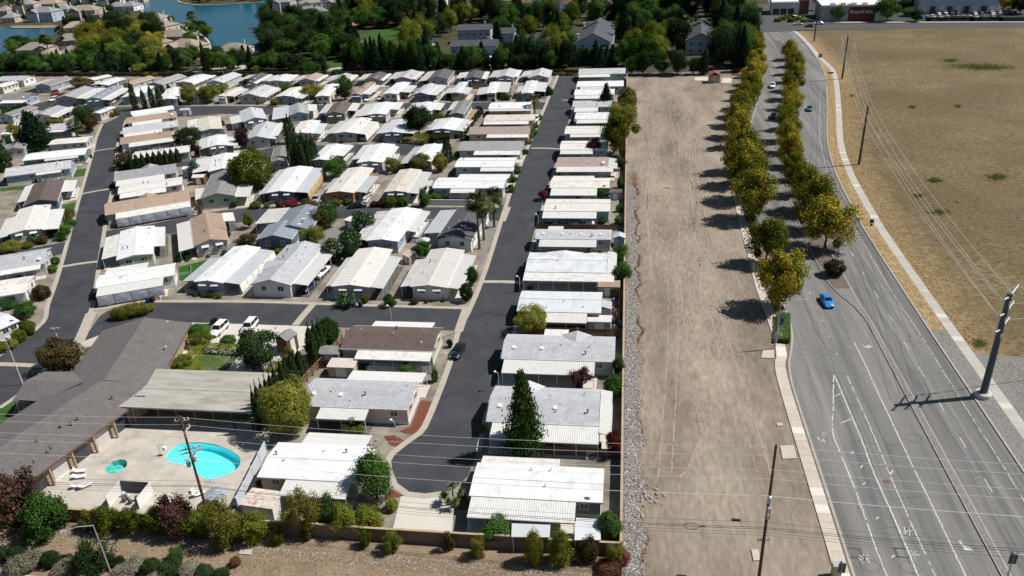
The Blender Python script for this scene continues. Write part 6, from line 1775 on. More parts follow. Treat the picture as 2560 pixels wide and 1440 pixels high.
ln = (e_ - a).length
block(0, ln * .75, 0, 16, 6.5, M_shopw, "front_wall", root); block(ln * .75, ln, .5, 16, 7.5, M_brk, "brick_wall", root); MB().box((ln * .37, 8.2, 6.7), (ln * .73, 15, .3)).obj("roof", M_flatw, root)
for i in range(3): MB().box((ln * (.14 + .2 * i), -.05, 1.8), (3.2, .1, 2.8)).obj("shop_window", M_glass, root)
a, e_ = P(2298, 34), P(2490, 33)
root = empty("office_building", (a.x, a.y, 0), math.atan2(e_.y - a.y, e_.x - a.x), "long pale blue office building behind the parked cars at the top right", "office")
ln = (e_ - a).length
block(0, ln, 0, 22, 9.5, M_shopb, "wall", root)
for i in range(9): MB().box((ln * (.06 + .11 * i), -.05, 2.0), (ln * .07, .1, 3.4)).obj("shop_window", M_glass if i % 2 else M_shopw, root)
a = P(2250, 20)
far_group([(q.x, q.y, w, h, k) for q, w, h, k in ((P(2092, 52), 9, 8, 'grn'), (P(2122, 50), 6, 8, 'drk'), (P(2217, 52), 13, 11, 'grn'), (P(2288, 54), 6, 5.5, 'drk'), (P(2336, 30), 8.5, 8.5, 'mag'), (P(2424, 28), 8.5, 8.5, 'mag'), (P(2472, 28), 8, 8.5, 'mag'), (P(2518, 28), 9, 9, 'mag'), (P(2550, 34), 10, 11, 'drk'), (P(2264, 26), 8, 6, 'drk'), (P(2270, 40), 8, 4, 'grn'), (P(2280, 8), 13, 9, 'drk'))], "around the far shops", "trees around the shops")
lst = [P(1945 + i * 11, 54 - (i % 3) * 4) for i in range(7)]
for i, q in enumerate(lst): tag(plant_at(q, 1.8, 4.2, ('yel', 'grn', 'oli')[i % 3], 'ball', "shrub", trunk=False), f"low shrub, {ordw(i + 1)} from the left in the corner shop bed", "shrub", "corner shop bed shrubs")
for i, (x0, x1) in enumerate(((2318, 2430), (2432, 2500), (2505, 2570))):
    a, b = P(x0, 52), P(x1, 51); d = b - a; mid = (a + b) / 2
    tag(put("hedge", crown('drk', 'box', 2, 4200, .045)[0], None, (mid.x, mid.y, .05), (0, 0, math.atan2(d.y, d.x)), (d.length, 2.2, 1.6)), f"dark clipped hedge, {ordw(i + 1)} from left before the far parked cars", "hedge", "parking hedges")

rnd = random.Random(88)
WS = []
x = -20
while x < 1560:
    WS.append((x, 190.5 - (max(0, x - 900)) * .006, 190.5 - rnd.uniform(7, 14), rnd.uniform(10, 24), rnd.choice(('drk', 'drk', 'grn', 'brn', 'oli')))); x += rnd.uniform(14, 34)
shrubs(WS, "at the foot of the wall behind the park", "shrubs at the back wall", "wall_shrub")
# ================================================================ cars
CARC = {'white': (.75, .75, .74), 'blue': (.02, .23, .62), 'black': (.012, .013, .016), 'silver': (.42, .43, .44), 'red': (.28, .02, .025), 'teal': (.05, .13, .17), 'grey': (.14, .145, .15), 'darkblue': (.02, .04, .10)}
def paint(c): return mat("car_paint_" + c, CARC[c], .28, .02, 1, .5, coat=.35)
M_tyre = mat("tyre_rubber", (.018, .018, .018), .85, .1, 5); M_rim = mat("wheel_rim", (.35, .35, .36), .35, .05, 5, .5, metal=.8); M_cglass = mat("car_glass", (.012, .015, .018), .08, .1, 1, .6)
M_lampw = mat("headlamp", (.7, .7, .7), .2, .02, 5, .6); M_lampr = mat("tail_lamp", (.35, .01, .01), .25, .02, 5, .6)
PROF = {  # stations front->rear: (x, half width, z low, z high) of the lower body; cabin: (x0,x1 base), (x0,x1 roof), z base, z roof
 'sedan': dict(L=4.7, W=1.82, body=[(-2.35, .62, .35, .60), (-2.2, .80, .25, .72), (-1.5, .90, .22, .86), (-.6, .91, .2, .93), (.8, .91, .2, .95), (1.7, .89, .22, .97), (2.2, .80, .28, .93), (2.35, .66, .36, .82)], cab=(-.95, 1.75, -.25, 1.1, .92, 1.43, .78, .62)),
 'coupe': dict(L=4.6, W=1.9, body=[(-2.3, .66, .33, .58), (-2.15, .84, .22, .70), (-1.4, .94, .2, .86), (-.5, .93, .2, .90), (.8, .94, .2, .94), (1.6, .95, .22, .97), (2.15, .86, .28, .96), (2.3, .70, .36, .86)], cab=(-.75, 1.75, -.05, .95, .90, 1.36, .76, .58)),
 'suv': dict(L=4.7, W=1.9, body=[(-2.35, .70, .40, .72), (-2.2, .86, .30, .90), (-1.4, .94, .28, 1.04), (-.5, .95, .26, 1.08), (.9, .95, .26, 1.10), (1.9, .94, .28, 1.12), (2.25, .88, .34, 1.08), (2.35, .8, .42, 1.0)], cab=(-1.1, 2.25, -.45, 1.9, 1.06, 1.72, .84, .70)),
 'pickup': dict(L=5.4, W=1.95, body=[(-2.7, .72, .45, .78), (-2.55, .9, .35, .98), (-1.5, .96, .33, 1.08), (-.4, .97, .32, 1.08), (.5, .97, .32, 1.08), (.65, .97, .32, 1.05), (2.55, .96, .36, 1.05), (2.7, .9, .42, 1.02)], cab=(-1.15, .75, -.55, .6, 1.06, 1.75, .84, .70)),
}
CARP = {}
def car_parts(kind, colour):
    k = (kind, colour)
    if k in CARP: return CARP[k]
    p = PROF[kind]; b = p['body']
    mb = MB(); rings = []
    for x, w, z0, z1 in b:
        zm = z0 + (z1 - z0) * .62
        rings.append([(x, -w * .92, z0), (x, -w, zm - .12), (x, -w * .98, zm + .06), (x, -w * .80, z1), (x, 0, z1 + .03), (x, w * .80, z1), (x, w * .98, zm + .06), (x, w, zm - .12), (x, w * .92, z0)])
    n = 9; vs = [v for r in rings for v in r]; fs = []
    for i in range(len(rings) - 1):
        for j in range(n - 1): fs.append((i * n + j, i * n + j + 1, (i + 1) * n + j + 1, (i + 1) * n + j))
        fs.append((i * n + n - 1, i * n, (i + 1) * n, (i + 1) * n + n - 1))
    fs.append(tuple(range(n))); fs.append(tuple((len(rings) - 1) * n + j for j in range(n - 1, -1, -1)))
    mb.add(vs, fs)
    if kind == 'pickup':
        mb.box((1.62, 0, 1.0), (1.9, 1.5, .06))
    body = mb.mesh("body", paint(colour), smooth=True)
    x0, x1, r0, r1, zb, zr, wb, wr = p['cab']
    gl = MB(); gl.add([(x0, -wb, zb), (x1, -wb, zb), (x1, wb, zb), (x0, wb, zb), (r0, -wr, zr - .03), (r1, -wr, zr - .03), (r1, wr, zr - .03), (r0, wr, zr - .03)], [(0, 1, 5, 4), (1, 2, 6, 5), (2, 3, 7, 6), (3, 0, 4, 7), (4, 5, 6, 7)])
    glass = gl.mesh("window_band", M_cglass)
    rf = MB(); rf.add([(r0 - .05, -wr - .02, zr - .03), (r1 + .05, -wr - .02, zr - .03), (r1 + .05, wr + .02, zr - .03), (r0 - .05, wr + .02, zr - .03), (r0 + .1, -wr + .1, zr + .03), (r1 - .1, -wr + .1, zr + .03), (r1 - .1, wr - .1, zr + .03), (r0 + .1, wr - .1, zr + .03)], [(0, 1, 5, 4), (1, 2, 6, 5), (2, 3, 7, 6), (3, 0, 4, 7), (4, 5, 6, 7)])
    for s in (-1, 1):
        for (bx, tx) in ((x0, r0), (x1, r1), ((x0 + x1) / 2 + .1, (r0 + r1) / 2 + .1)):
            rf.tube((bx, s * (wb + .005), zb), (tx, s * (wr + .01), zr - .02), .045, .035, 5)
    roof = rf.mesh("roof", paint(colour))
    ty = MB().tube((0, -.11, 0), (0, .11, 0), .33, n=16).mesh("tyre", M_tyre); rm = MB().tube((0, -.125, 0), (0, .125, 0), .2, n=12).mesh("rim", M_rim)
    hl = MB().box((0, 0, 0), (.12, .34, .13)).mesh("headlight", M_lampw); tl = MB().box((0, 0, 0), (.10, .36, .14)).mesh("tail_light", M_lampr)
    CARP[k] = (p, body, glass, roof, ty, rm, hl, tl); return CARP[k]
def car(nose, tail, kind, colour, label, group=None, z=0.03, world=None, far=False):
    p, body, glass, roof, ty, rm, hl, tl = car_parts(kind, colour)
    if world: c, ang = Vector((world[0], world[1], 0)), world[2]
    else:
        a, b = P(*nose), P(*tail); c = (a + b) / 2; ang = math.atan2(b.y - a.y, b.x - a.x)
    root = empty("parked_car" if group else "car", (c.x, c.y, z), ang, label, "pickup truck" if kind == 'pickup' else "car", group)
    put("body", body, root); put("window_band", glass, root); put("roof", roof, root)
    L, W_ = p['L'], p['W']
    for sx in (-.30, .29):
        for sy in (-1, 1):
            o = put("wheel", ty, root, (sx * L, sy * (W_ / 2 - .12), .33)); put("rim", rm, o)
    if not far:
        for sy in (-1, 1):
            put("headlight", hl, root, (-L / 2 + .13, sy * W_ * .33, .62 if kind in ('sedan', 'coupe') else .78)); put("tail_light", tl, root, (L / 2 - .10, sy * W_ * .33, .8 if kind in ('sedan', 'coupe') else .95))
    return root
car(0, 0, 'coupe', 'blue', "bright blue coupe driving towards the camera on the boulevard", world=(37.6, 136.2, math.pi / 2 + .05), z=0)
car((1133, 905), (1158, 864), 'sedan', 'black', "black sedan parked at the kerb of the east street")
car((533, 846), (565, 815), 'suv', 'white', "white SUV nearer the club house hedge in visitor parking", z=.06)
car((610, 842), (640, 806), 'suv', 'white', "white SUV further right in visitor parking beside the first", z=.06)
car((872, 521), (916, 517), 'sedan', 'black', "black sedan on the middle street before the orange home", z=.06)
car((1430, 567), (1484, 567), 'pickup', 'white', "white pickup under the cream carport beside the dirt lot", z=.09)
car((1386, 567), (1424, 567), 'sedan', 'silver', "silver sedan left of the pickup in the same carport", z=.09)
car((822, 672), (788, 704), 'pickup', 'white', "white pickup under the ribbed carport in the front row", z=.09)
car((788, 712), (757, 738), 'sedan', 'darkblue', "dark blue sedan at the mouth of the front row carport", z=.09)
car((139, 588), (150, 560), 'suv', 'red', "dark red car under the cream carport left of the west street", z=.09)
car((2022, 285), (2025, 266), 'sedan', 'teal', "dark teal car driving on the far boulevard lanes", z=0)
car((1930, 302), (1936, 284), 'sedan', 'darkblue', "dark blue car in the shade of the boulevard trees", z=0)
car((1929, 228), (1933, 208), 'pickup', 'white', "white truck in tree shade on the far boulevard", z=0)
car((912, 257), (928, 247), 'sedan', 'white', "white sedan beside the tan roofed blue home", z=.09)
car((944, 254), (956, 245), 'sedan', 'silver', "silver sedan in front of the white carport in the far row", z=.09)
car((906, 354), (918, 344), 'suv', 'white', "white hatchback under the curtained carport by the inner street", z=.09)
car((1025, 350), (1032, 342), 'sedan', 'silver', "silver sedan under the dark tree by the inner street", z=.06)
car((786, 514), (796, 495), 'pickup', 'silver', "old silver pickup beside the tan curtain", z=.06)
car((270, 263), (286, 257), 'sedan', 'white', "white sedan in front of the aqua home", z=.06)
car((127, 255), (143, 250), 'suv', 'white', "white SUV in the driveway of the far left block", z=.06)
car((130, 240), (145, 232), 'suv', 'red', "dark red SUV behind the white one at far left", z=.06)
car((1342, 242), (1354, 237), 'sedan', 'white', "white sedan under the aqua carport by the far street", z=.06)
car((1060, 485), (1075, 476), 'sedan', 'grey', "grey sedan under the carport of the beige roofed home", z=.06)
car((908, 500), (922, 490), 'sedan', 'silver', "silver car inside the orange home's carport", z=.09)
car((1338, 306), (1343, 299), 'suv', 'white', "white car nosed behind the beige roof on the east street", z=.06)
for i, (n_, t_, c_) in enumerate((((1982, 63), (2006, 62), 'silver'), ((2012, 68), (2034, 67), 'black'), ((2036, 61), (2058, 61), 'white'))):
    car(n_, t_, 'sedan', c_, f"{c_} car crossing at the far crossroads", z=0, far=True)
rnd = random.Random(9)
k = 0
for row, (y, xs) in enumerate(((46, [2304, 2318, 2332, 2350, 2368, 2380, 2395, 2408, 2425, 2440, 2452, 2482, 2498]), (35, [2345, 2362, 2378, 2392, 2436, 2452, 2480, 2500, 2520, 2535]), (27, [2505, 2520]))):
    for x in xs:
        k += 1; g = P(x, y); c_ = rnd.choice(('white', 'white', 'silver', 'grey', 'black', 'darkblue', 'teal', 'red')); c_ = 'blue' if k == 1 else c_
        car(0, 0, rnd.choice(('sedan', 'suv', 'sedan')), c_, f"{c_ if c_ != 'darkblue' else 'dark blue'} parked car, {ordw(k if row == 0 else (k - 13 if row == 1 else k - 23))} from left in {('front', 'middle', 'back')[row]} row by the far offices", "cars parked by the far offices", world=(g.x, g.y, math.pi / 2 + rnd.uniform(-.04, .04)), far=True)
for i, (x, y, c_) in enumerate(((1046, 117, 'white'), (1036, 122, 'silver'), (1052, 105, 'darkblue'), (1040, 112, 'white'), (1030, 128, 'white'))):
    g = P(x, y); car(0, 0, 'sedan', c_, f"{c_ if c_ != 'darkblue' else 'dark blue'} car, {ordw(i + 1)} of those parked behind the greenbelt conifers", "cars parked at the flats", world=(g.x, g.y, .3), far=True)
for i, (x, y, c_) in enumerate(((2085, 4, 'red'), (2100, 3, 'white'), (2075, 2, 'grey'), (2155, 2, 'white'), (2240, 18, 'silver'), (2248, 25, 'white'))):
    g = P(x, y); car(0, 0, 'sedan', c_, f"{c_} car, {ordw(i + 1)} of those parked behind the restaurant", "cars parked behind the restaurant", world=(g.x, g.y, 1.5), far=True)

rnd = random.Random(52); used = set(); taken = [o.location.copy() for o in bpy.data.objects if o.get("category") in ("car", "pickup truck")]
for (pos, ang, ln, hi) in CARPORTS:
    if hi in used or rnd.random() > .55 or any((pos - q).length < 9 for q in taken) or hi >= len(YARDS): continue
    used.add(hi); kind = rnd.choice(('sedan', 'suv', 'sedan', 'pickup')); c_ = rnd.choice(('white', 'silver', 'grey', 'black', 'darkblue', 'red', 'teal', 'white'))
    t = rnd.choice((-1, 1)) * rnd.uniform(.05, .28) * ln; d = Vector((math.cos(ang), math.sin(ang), 0))
    p = pos + d * t; short = YARDS[hi][5]
    car(0, 0, kind, c_, f"{'blue' if c_ == 'darkblue' else c_} {kind} covered at {short}", "cars under carport awnings", world=(p.x, p.y, ang + (math.pi if rnd.random() < .5 else 0)), z=.09)
# ================================================================ perimeter walls
M_block = mat("block_wall", (.19, .135, .11), .9, .14, 1.5, .15, fine=.12, fscale=7)
M_cap = mat("block_cap", (.40, .31, .21), .9, .1, 2, .15)
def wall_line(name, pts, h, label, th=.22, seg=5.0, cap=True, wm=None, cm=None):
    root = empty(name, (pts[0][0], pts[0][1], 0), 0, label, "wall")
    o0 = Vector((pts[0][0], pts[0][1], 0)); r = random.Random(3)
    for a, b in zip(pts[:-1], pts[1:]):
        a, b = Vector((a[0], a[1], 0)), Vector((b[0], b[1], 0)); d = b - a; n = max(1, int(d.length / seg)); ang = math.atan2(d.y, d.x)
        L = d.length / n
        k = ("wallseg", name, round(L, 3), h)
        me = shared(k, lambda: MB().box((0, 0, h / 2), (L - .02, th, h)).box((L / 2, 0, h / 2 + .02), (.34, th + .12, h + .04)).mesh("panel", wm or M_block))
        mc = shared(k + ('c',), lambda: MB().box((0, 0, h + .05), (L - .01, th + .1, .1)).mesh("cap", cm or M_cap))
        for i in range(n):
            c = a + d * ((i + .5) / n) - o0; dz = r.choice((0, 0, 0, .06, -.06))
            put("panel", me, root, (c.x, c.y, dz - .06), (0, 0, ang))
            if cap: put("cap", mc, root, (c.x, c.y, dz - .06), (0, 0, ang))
    return root
wall_line("perimeter_wall", [(.45, 71.1), (.45, 326)], 1.9, "long tan block wall between the homes and the cobble strip")
wall_line("perimeter_wall", [(-100, 71.0), (-72.4, 70.9), (-16.6, 70.8), (.3, 70.9)], 2.0, "long brown block wall along the bottom of the park")
wall_line("perimeter_wall", [(NORTH[i].x, NORTH[i].y - .5) for i in range(len(NORTH))], 1.8, "long brown block wall below the tree belt behind the park", seg=8, wm=mat("shaded_block_wall", (.075, .052, .043), .9, .15, 1.5), cm=mat("shaded_block_cap", (.085, .06, .05), .9, .1, 1.5))  # brown block and cap, darkened so the belt trees' shade sits in the colour
M_stucco = mat("white_garden_wall", (.62, .62, .63), .8, .05, 1)
a, b = P(1059, 513), P(1176, 514)
wall_line("garden_wall", [(a.x, a.y), (b.x, b.y)], 1.6, "low white stucco garden wall on the middle street", cap=False, wm=M_stucco, seg=20)
a2 = P(1073, 478); wall_line("garden_wall", [(a.x - .1, a.y + .2), (a2.x, a2.y)], 1.6, "short white stucco wall returning up from the middle street", cap=False, wm=M_stucco, seg=20)
a, b = P(668, 1125), P(596, 1270)
wall_line("pool_fence", [(a.x, a.y), (b.x, b.y)], 1.9, "pale blue-white solid fence on the right of the pool terrace", cap=False, wm=mat("pool_fence_paint", (.55, .58, .62), .7, .05, 1), seg=3, th=.12)

def board_fence(px, h, label, m_, seg=.16, name="wood_fence"):
    root = None
    pts = [P(*p) for p in px]; o0 = pts[0]
    root = empty(name, (o0.x, o0.y, 0), 0, label, "fence")
    for a, b in zip(pts[:-1], pts[1:]):
        d = b - a; n = max(1, int(d.length / 2.4)); ang = math.atan2(d.y, d.x); L = d.length / n
        mb = MB()
        q = int(L / seg)
        for i in range(q): mb.box((-L / 2 + L * (i + .5) / q, random.uniform(-.012, .012), h / 2 + random.uniform(-.03, .02)), (L / q * .93, .025, h))
        me = mb.mesh("board_panel", m_)
        for i in range(n):
            c = a + d * ((i + .5) / n) - o0
            o = put("board_panel", me, root, (c.x, c.y, 0), (0, 0, ang)); o["kind"] = 'stuff'
            MB().box((0, 0, h / 2 + .05), (.1, .1, h + .1)).obj("fence_post", m_, root, loc=(c.x - d.x / n / 2, c.y - d.y / n / 2, 0))
    return root
M_wood = mat("fence_wood", (.14, .085, .055), .9, .2, 2, .1, fine=.2); M_woodl = mat("fence_wood_light", (.30, .18, .095), .9, .15, 2, .1)
board_fence([(1180, 222), (1228, 222)], 1.8, "bright brown board fence between far home rows", M_woodl)
board_fence([(1330, 838), (1550, 845)], 1.7, "dark board fence behind the third home by the lot", M_wood)
board_fence([(1355, 1135), (1545, 1145)], 1.5, "brown board fence above the nearest white roof", M_wood)
board_fence([(1505, 740), (1548, 745), (1547, 825)], 1.8, "dark board fence round the cluttered side yard", M_wood)
board_fence([(1342, 574), (1545, 576)], 1.4, "dark board fence below the cream carport", M_wood)
board_fence([(505, 538), (512, 500)], 1.7, "brown board fence between tan roof and grey porch home", M_wood)
board_fence([(862, 918), (780, 922)], 1.6, "dark board fence behind the small beige shed", M_wood)
board_fence([(136, 245), (200, 238)], 1.8, "dark maroon fence beside the far left driveway", M_wood)
board_fence([(443, 690), (478, 684), (478, 668)], .6, "low concrete edging by the bright green lawn", M_conc)
# rail fence by the club house
root = None
a, b = P(868, 845), P(755, 968); d = b - a; n = 9
root = empty("rail_fence", (a.x, a.y, 0), 0, "rustic post and rail fence behind the club house cypresses", "fence")
for i in range(n + 1):
    c = d * (i / n); MB().box((c.x, c.y, .9), (.2, .2, 1.8)).obj("fence_post", M_wood, root)
    if i < n:
        e = d * ((i + 1) / n)
        for z in (.5, 1.0, 1.5):
            MB().tube((c.x, c.y, z), (e.x, e.y, z), .08, n=5).obj("rail", M_woodl, root)

# ================================================================ club house
M_club = shingle("club_shingle", (.145, .132, .13)); M_clubw = mat("club_wall", (.33, .25, .17), .85, .08, 1); M_clubf = mat("club_flat_roof", (.33, .315, .275), .9, .12, .5, .1, c2=(.39, .37, .325), stain=(.24, .225, .20), stain_at=.54, stain_scale=.5, stretch=(.35, 1.2, 1))
root = empty("club_house", (-78, 98, 0), 0, "large brown shingled club house with flat beige wing beside the pool", "club house")
def gable_wing(A, B, width, ez, rise, name):
    """A->B ridge line in world xy"""
    A, B = Vector((*A, 0)), Vector((*B, 0)); d = B - A; L = d.length; c = (A + B) / 2 - Vector((-78, 98, 0)); ang = math.atan2(d.y, d.x)
    o = gable_roof(L, width, ez, rise, M_club, root, .22, name); o.location = c; o.rotation_euler = (0, 0, ang)
    w = MB(); y = width / 2 - .9; x = L / 2 - .7
    pr = [(-y, 0), (y, 0), (y, ez), (0, ez + rise - .3), (-y, ez)]; n = 5
    w.v = [(-x, a_, b_) for a_, b_ in pr] + [(x, a_, b_) for a_, b_ in pr]
    w.f = [list(range(n - 1, -1, -1)), list(range(n, 2 * n))] + [[i, (i + 1) % n, n + (i + 1) % n, n + i] for i in range(n)]; w.mi = [0] * 7
    w.obj("wall", M_clubw, root, loc=c, rot=(0, 0, ang))
    for s in (-1, 1): MB().box((0, s * (width / 2 + .04), ez - .12), (L, .08, .26)).obj("fascia", M_wood, root, loc=c, rot=(0, 0, ang))
    return c, ang, L
c, ang, L = gable_wing((-85.2, 115.6), (-80.6, 95.6), 15.6, 3.3, 1.9, "north_roof")
c2, ang2, L2 = gable_wing((-80.3, 98.2), (-86.6, 74.5), 15.8, 3.3, 1.85, "south_roof")
# windows and doors in the pool-side wall
for i in range(6):
    x = -L2 / 2 + 3 + i * (L2 - 6) / 5
    v = Matrix.Rotation(ang2, 3, 'Z') @ Vector((x, (15.8 / 2 - .9) * 1, 0)) + c2
    MB().box((0, 0, 0), (2.4, .08, 2.3)).obj("glazed_door", M_glass if i % 2 else M_door, root, loc=(v.x, v.y, 1.25), rot=(0, 0, ang2))
# pergola posts along the eave
for i in range(7):
    x = -L2 / 2 + 1 + i * (L2 - 2) / 6
    v = Matrix.Rotation(ang2, 3, 'Z') @ Vector((x, 15.8 / 2 - .15, 0)) + c2
    MB().box((v.x, v.y, 1.6), (.3, .3, 3.2)).obj("post", M_clubw, root)
# small west porch wing (hipped)
hp = [P(32, 999, 3.1), P(101, 1003, 3.1), P(207, 955, 4.7), P(185, 929, 3.2), P(112, 929, 3.1)]
r1 = P(66, 950, 4.6); O = Vector((-78, 98, 0))
mb = MB(); q = [v - O for v in hp] + [r1 - O]
mb.add(q, [(0, 1, 2, 5), (5, 2, 3, 4), (0, 5, 4)]); mb.add([v - Vector((0, 0, .15)) for v in q], [(5, 2, 1, 0), (4, 3, 2, 5), (4, 5, 0)])
mb.obj("porch_roof", M_club, root)
for px in ((40, 1001), (100, 1006), (115, 935)):
    v = P(px[0], px[1], 3.0) - O; MB().box((v.x, v.y, 1.5), (.3, .3, 3.0)).obj("post", M_clubw, root)
# flat beige wing
mb = MB(); x0, x1, y0, y1 = -76.2 + 78, -54.2 + 78, 90.9 - 98, 101.5 - 98
mb.box(((x0 + x1) / 2, (y0 + y1) / 2, 3.55), (x1 - x0, y1 - y0, .25)); mb.obj("flat_roof", M_clubf, root)
MB().box(((x0 + x1) / 2, (y0 + y1) / 2, 3.74), (x1 - x0 - .3, .9, .12), taper=.7).obj("roof_ridge_vent", M_clubf, root)
MB().box(((x0 + x1) / 2 + 1.0, (y0 + y1) / 2 + 1.6, 1.7), (x1 - x0 - 3, y1 - y0 - 5.0, 3.4)).obj("wing_wall", M_clubw, root)
for i in range(8): MB().box((x0 + .6 + i * (x1 - x0 - 1.2) / 7, y0 + .4, 1.7), (.22, .22, 3.4)).obj("post", M_wood, root)
for i in range(5): add_window(root, x0 + 4 + i * 4, y0 + 4.05, 1.9, 1.6, 1.2, 0)
g = P(356, 983, 3.9) - O; mb = MB()
for i in range(5): mb.box((g.x + .35 * i - .7, g.y, 3.85), (.12, 1.3, .22))
mb.box((g.x, g.y - .5, 3.8), (1.7, .12, .2)); mb.box((g.x, g.y + .5, 3.8), (1.7, .12, .2)); mb.obj("roof_rack", M_vent, root)
for px in ((417, 803), (413, 865), (236, 972), (245, 967), (259, 975), (188, 1007), (134, 1039), (194, 1048), (178, 1061), (152, 1069), (280, 994), (94, 1105), (126, 1122), (84, 1156)):
    v = P(px[0], px[1], 4.4) - O
    put("roof_vent", vent_mesh(2 if px[0] < 300 else 1), root, (v.x, v.y, 4.25))

# ================================================================ sheds and patio roofs
def shed(px, w, d, h, rot, rm, wm, label, rise=.5):
    g = P(*px); root = empty("shed", (g.x, g.y + d / 2, 0), rot, label, "shed")
    MB().box((0, 0, h / 2), (w, d, h)).obj("wall", wm, root); gable_roof(w + .3, d + .3, h, rise, rm, root)
    MB().box((0, -d / 2 - .02, h * .45), (w * .4, .05, h * .85)).obj("door", M_trim, root)
M_rustr = mat("rusty_roof", (.62, .56, .50), .7, .1, 1.2, .3, stain=(.33, .15, .07), stain_at=.47, stain_scale=1.4)
shed((652, 1298), 4.4, 3.0, 2.2, -.1, M_rustr, WALL['w'], "white metal shed with rusty roof behind the bottom wall", .25)
shed((1505, 800), 2.6, 3.2, 2.2, math.pi / 2, ROOF['L'], WALL['g'], "small grey gabled shed in the cluttered side yard")
shed((1498, 828), 4.0, 2.2, 2.0, 0, ROOF['C'], WALL['b'], "cream roofed low shed by the cluttered side yard", .15)
shed((1548, 617), 2.2, 2.4, 2.1, math.pi / 2, ROOF['L'], WALL['b'], "small blue gabled shed near the sixth home by the wall")
shed((1538, 500), 3.0, 2.4, 2.0, 0, ROOF['B'], WALL['b'], "brown roofed blue shed behind the cream carport", .3)
shed((826, 912), 3.4, 2.6, 2.2, 0, ROOF['K'], WALL['b'], "grey shed with pale end beside the dark brown roof")
shed((855, 944), 4.4, 2.6, 2.1, 0, ROOF['O'], WALL['t'], "beige flat topped shed above the pink home", .12)
shed((882, 575), 3.2, 2.8, 2.3, -.4, ROOF['C'], WALL['b'], "white box shed in the gravel yard on the middle street", .1)
shed((1023, 660), 2.2, 2.0, 1.9, -.7, M_rustr, WALL['t'], "small tan shed with rusty roof behind the front row", .4)
shed((1522, 742), 4.0, 2.6, 2.2, 0, ROOF['T'], WALL['t'], "brown shingled shed at the top of the cluttered yard", .3)
shed((470, 441), 2.8, 2.2, 2.2, .0, ROOF['W'], WALL['b'], "small white gabled shed by the blue-green conifer")
shed((497, 462), 3.2, 2.4, 2.2, .1, ROOF['C'], M_wood, "cream roofed shed with dark boards beside the grey porch home")
shed((715, 880 + 5), 2.6, 2.6, 3.0, 1.2, ROOF['K'], M_wood, "brown roofed garden shelter beside the dark round tree", .7)
shed((462, 290), 3.2, 2.6, 2.2, .2, ROOF['L'], WALL['b'], "small grey shed at the end of the tan roofed homes")
shed((590, 322), 3.0, 2.4, 2.1, .3, ROOF['L'], WALL['g'], "small grey shed between homes near the far street")
def patio(px4, z, m_, label):
    pts = [P(x, y, z) for x, y in px4]; ctr = sum(pts, Vector()) / 4
    root = empty("patio_cover", (ctr.x, ctr.y, 0), 0, label, "patio cover")
    mb = MB(); L = [p - Vector((ctr.x, ctr.y, 0)) for p in pts]
    mb.add(L + [v - Vector((0, 0, .12)) for v in L], [(0, 1, 2, 3), (7, 6, 5, 4), (0, 4, 5, 1), (1, 5, 6, 2), (2, 6, 7, 3), (3, 7, 4, 0)]); mb.obj("roof", m_, root)
    for v in L: put("post", post_mesh(z - .1), root, (v.x * .92, v.y * .92, 0))
patio([(1278, 1342), (1374, 1343), (1376, 1312), (1280, 1308)], 2.4, M_awnS, "grey flat patio cover left at the bottom wall")
patio([(1436, 1350), (1502, 1350), (1500, 1298), (1440, 1294)], 2.4, M_awnS, "grey flat patio cover right at the bottom wall corner")
patio([(1475, 778), (1502, 780), (1503, 748), (1471, 746)], 2.6, M_shopg, "grey ribbed lean-to beside the silver roofed home")
patio([(488, 500), (505, 492), (512, 470), (488, 472)], 2.2, ROOF['O'], "tan flat cover beside the grey porch home")

# ================================================================ poles, lamps, wires
M_pole = mat("wood_pole", (.12, .075, .05), .9, .2, 3, .1, fine=.2); M_steel = mat("galvanised_steel", (.44, .45, .46), .45, .06, 2, .4, metal=.3); M_bluest = mat("weathered_steel", (.055, .080, .10), .55, .12, 1.2, .4)
M_ins = mat("insulator", (.55, .57, .58), .3, .05, 3, .5); M_wire = mat("bare_wire", (.68, .69, .70), .4, .05, 1, .5); M_cable = mat("black_cable", (.03, .03, .032), .6, .05, 1)
def wood_pole(b, ty, label, arms, trafo):
    g = P(*b); h = hgt(*b, ty); root = empty("utility_pole", (g.x, g.y, 0), 0, label, "utility pole")
    MB().tube((0, 0, -.3), (0, 0, h), .2, .13, 10).obj("shaft", M_pole, root)
    pts = {}
    for z, ln, ang in arms:
        a = MB(); a.box((0, 0, 0), (ln, .12, .14)); a.obj("crossarm", M_pole if ang == 0 else M_vent, root, loc=(0, .16, h * z), rot=(0, 0, ang))
        for s in (-1, -.4, .4, 1):
            v = Matrix.Rotation(ang, 3, 'Z') @ Vector((s * ln * .46, 0, 0))
            MB().lathe([(.03, 0), (.07, .08), (.05, .2), (.08, .24), (.03, .32)], n=7).obj("insulator", M_ins, root, loc=(v.x, v.y + .16, h * z + .06))
    for z, dx in trafo:
        MB().lathe([(.2, 0), (.24, .04), (.24, .75), (.2, .82), (.05, .9)], n=12).obj("transformer", M_steel, root, loc=(dx, -.2, h * z))
        MB().box((dx / 2, -.1, h * z + .5), (abs(dx), .08, .1)).obj("bracket", M_vent, root)
    return root, g, h
r1, gA, hA = wood_pole((530, 1322), 1040, "brown wooden power pole with transformers rising beside the pool", [(.955, 1.6, 0.3), (.86, 2.4, 1.57), (.72, 2.6, .5), (.69, 2.6, .5), (.66, 2.2, 1.2)], [(.58, -.5), (.63, .55)])
r2, gB, hB = wood_pole((1897, 1446), 1112, "dark wooden power pole at the bottom of the dirt lot", [(.56, 1.4, 1.5), (.52, 1.8, 1.5), (.30, 1.4, .2)], [(.60, .0)])
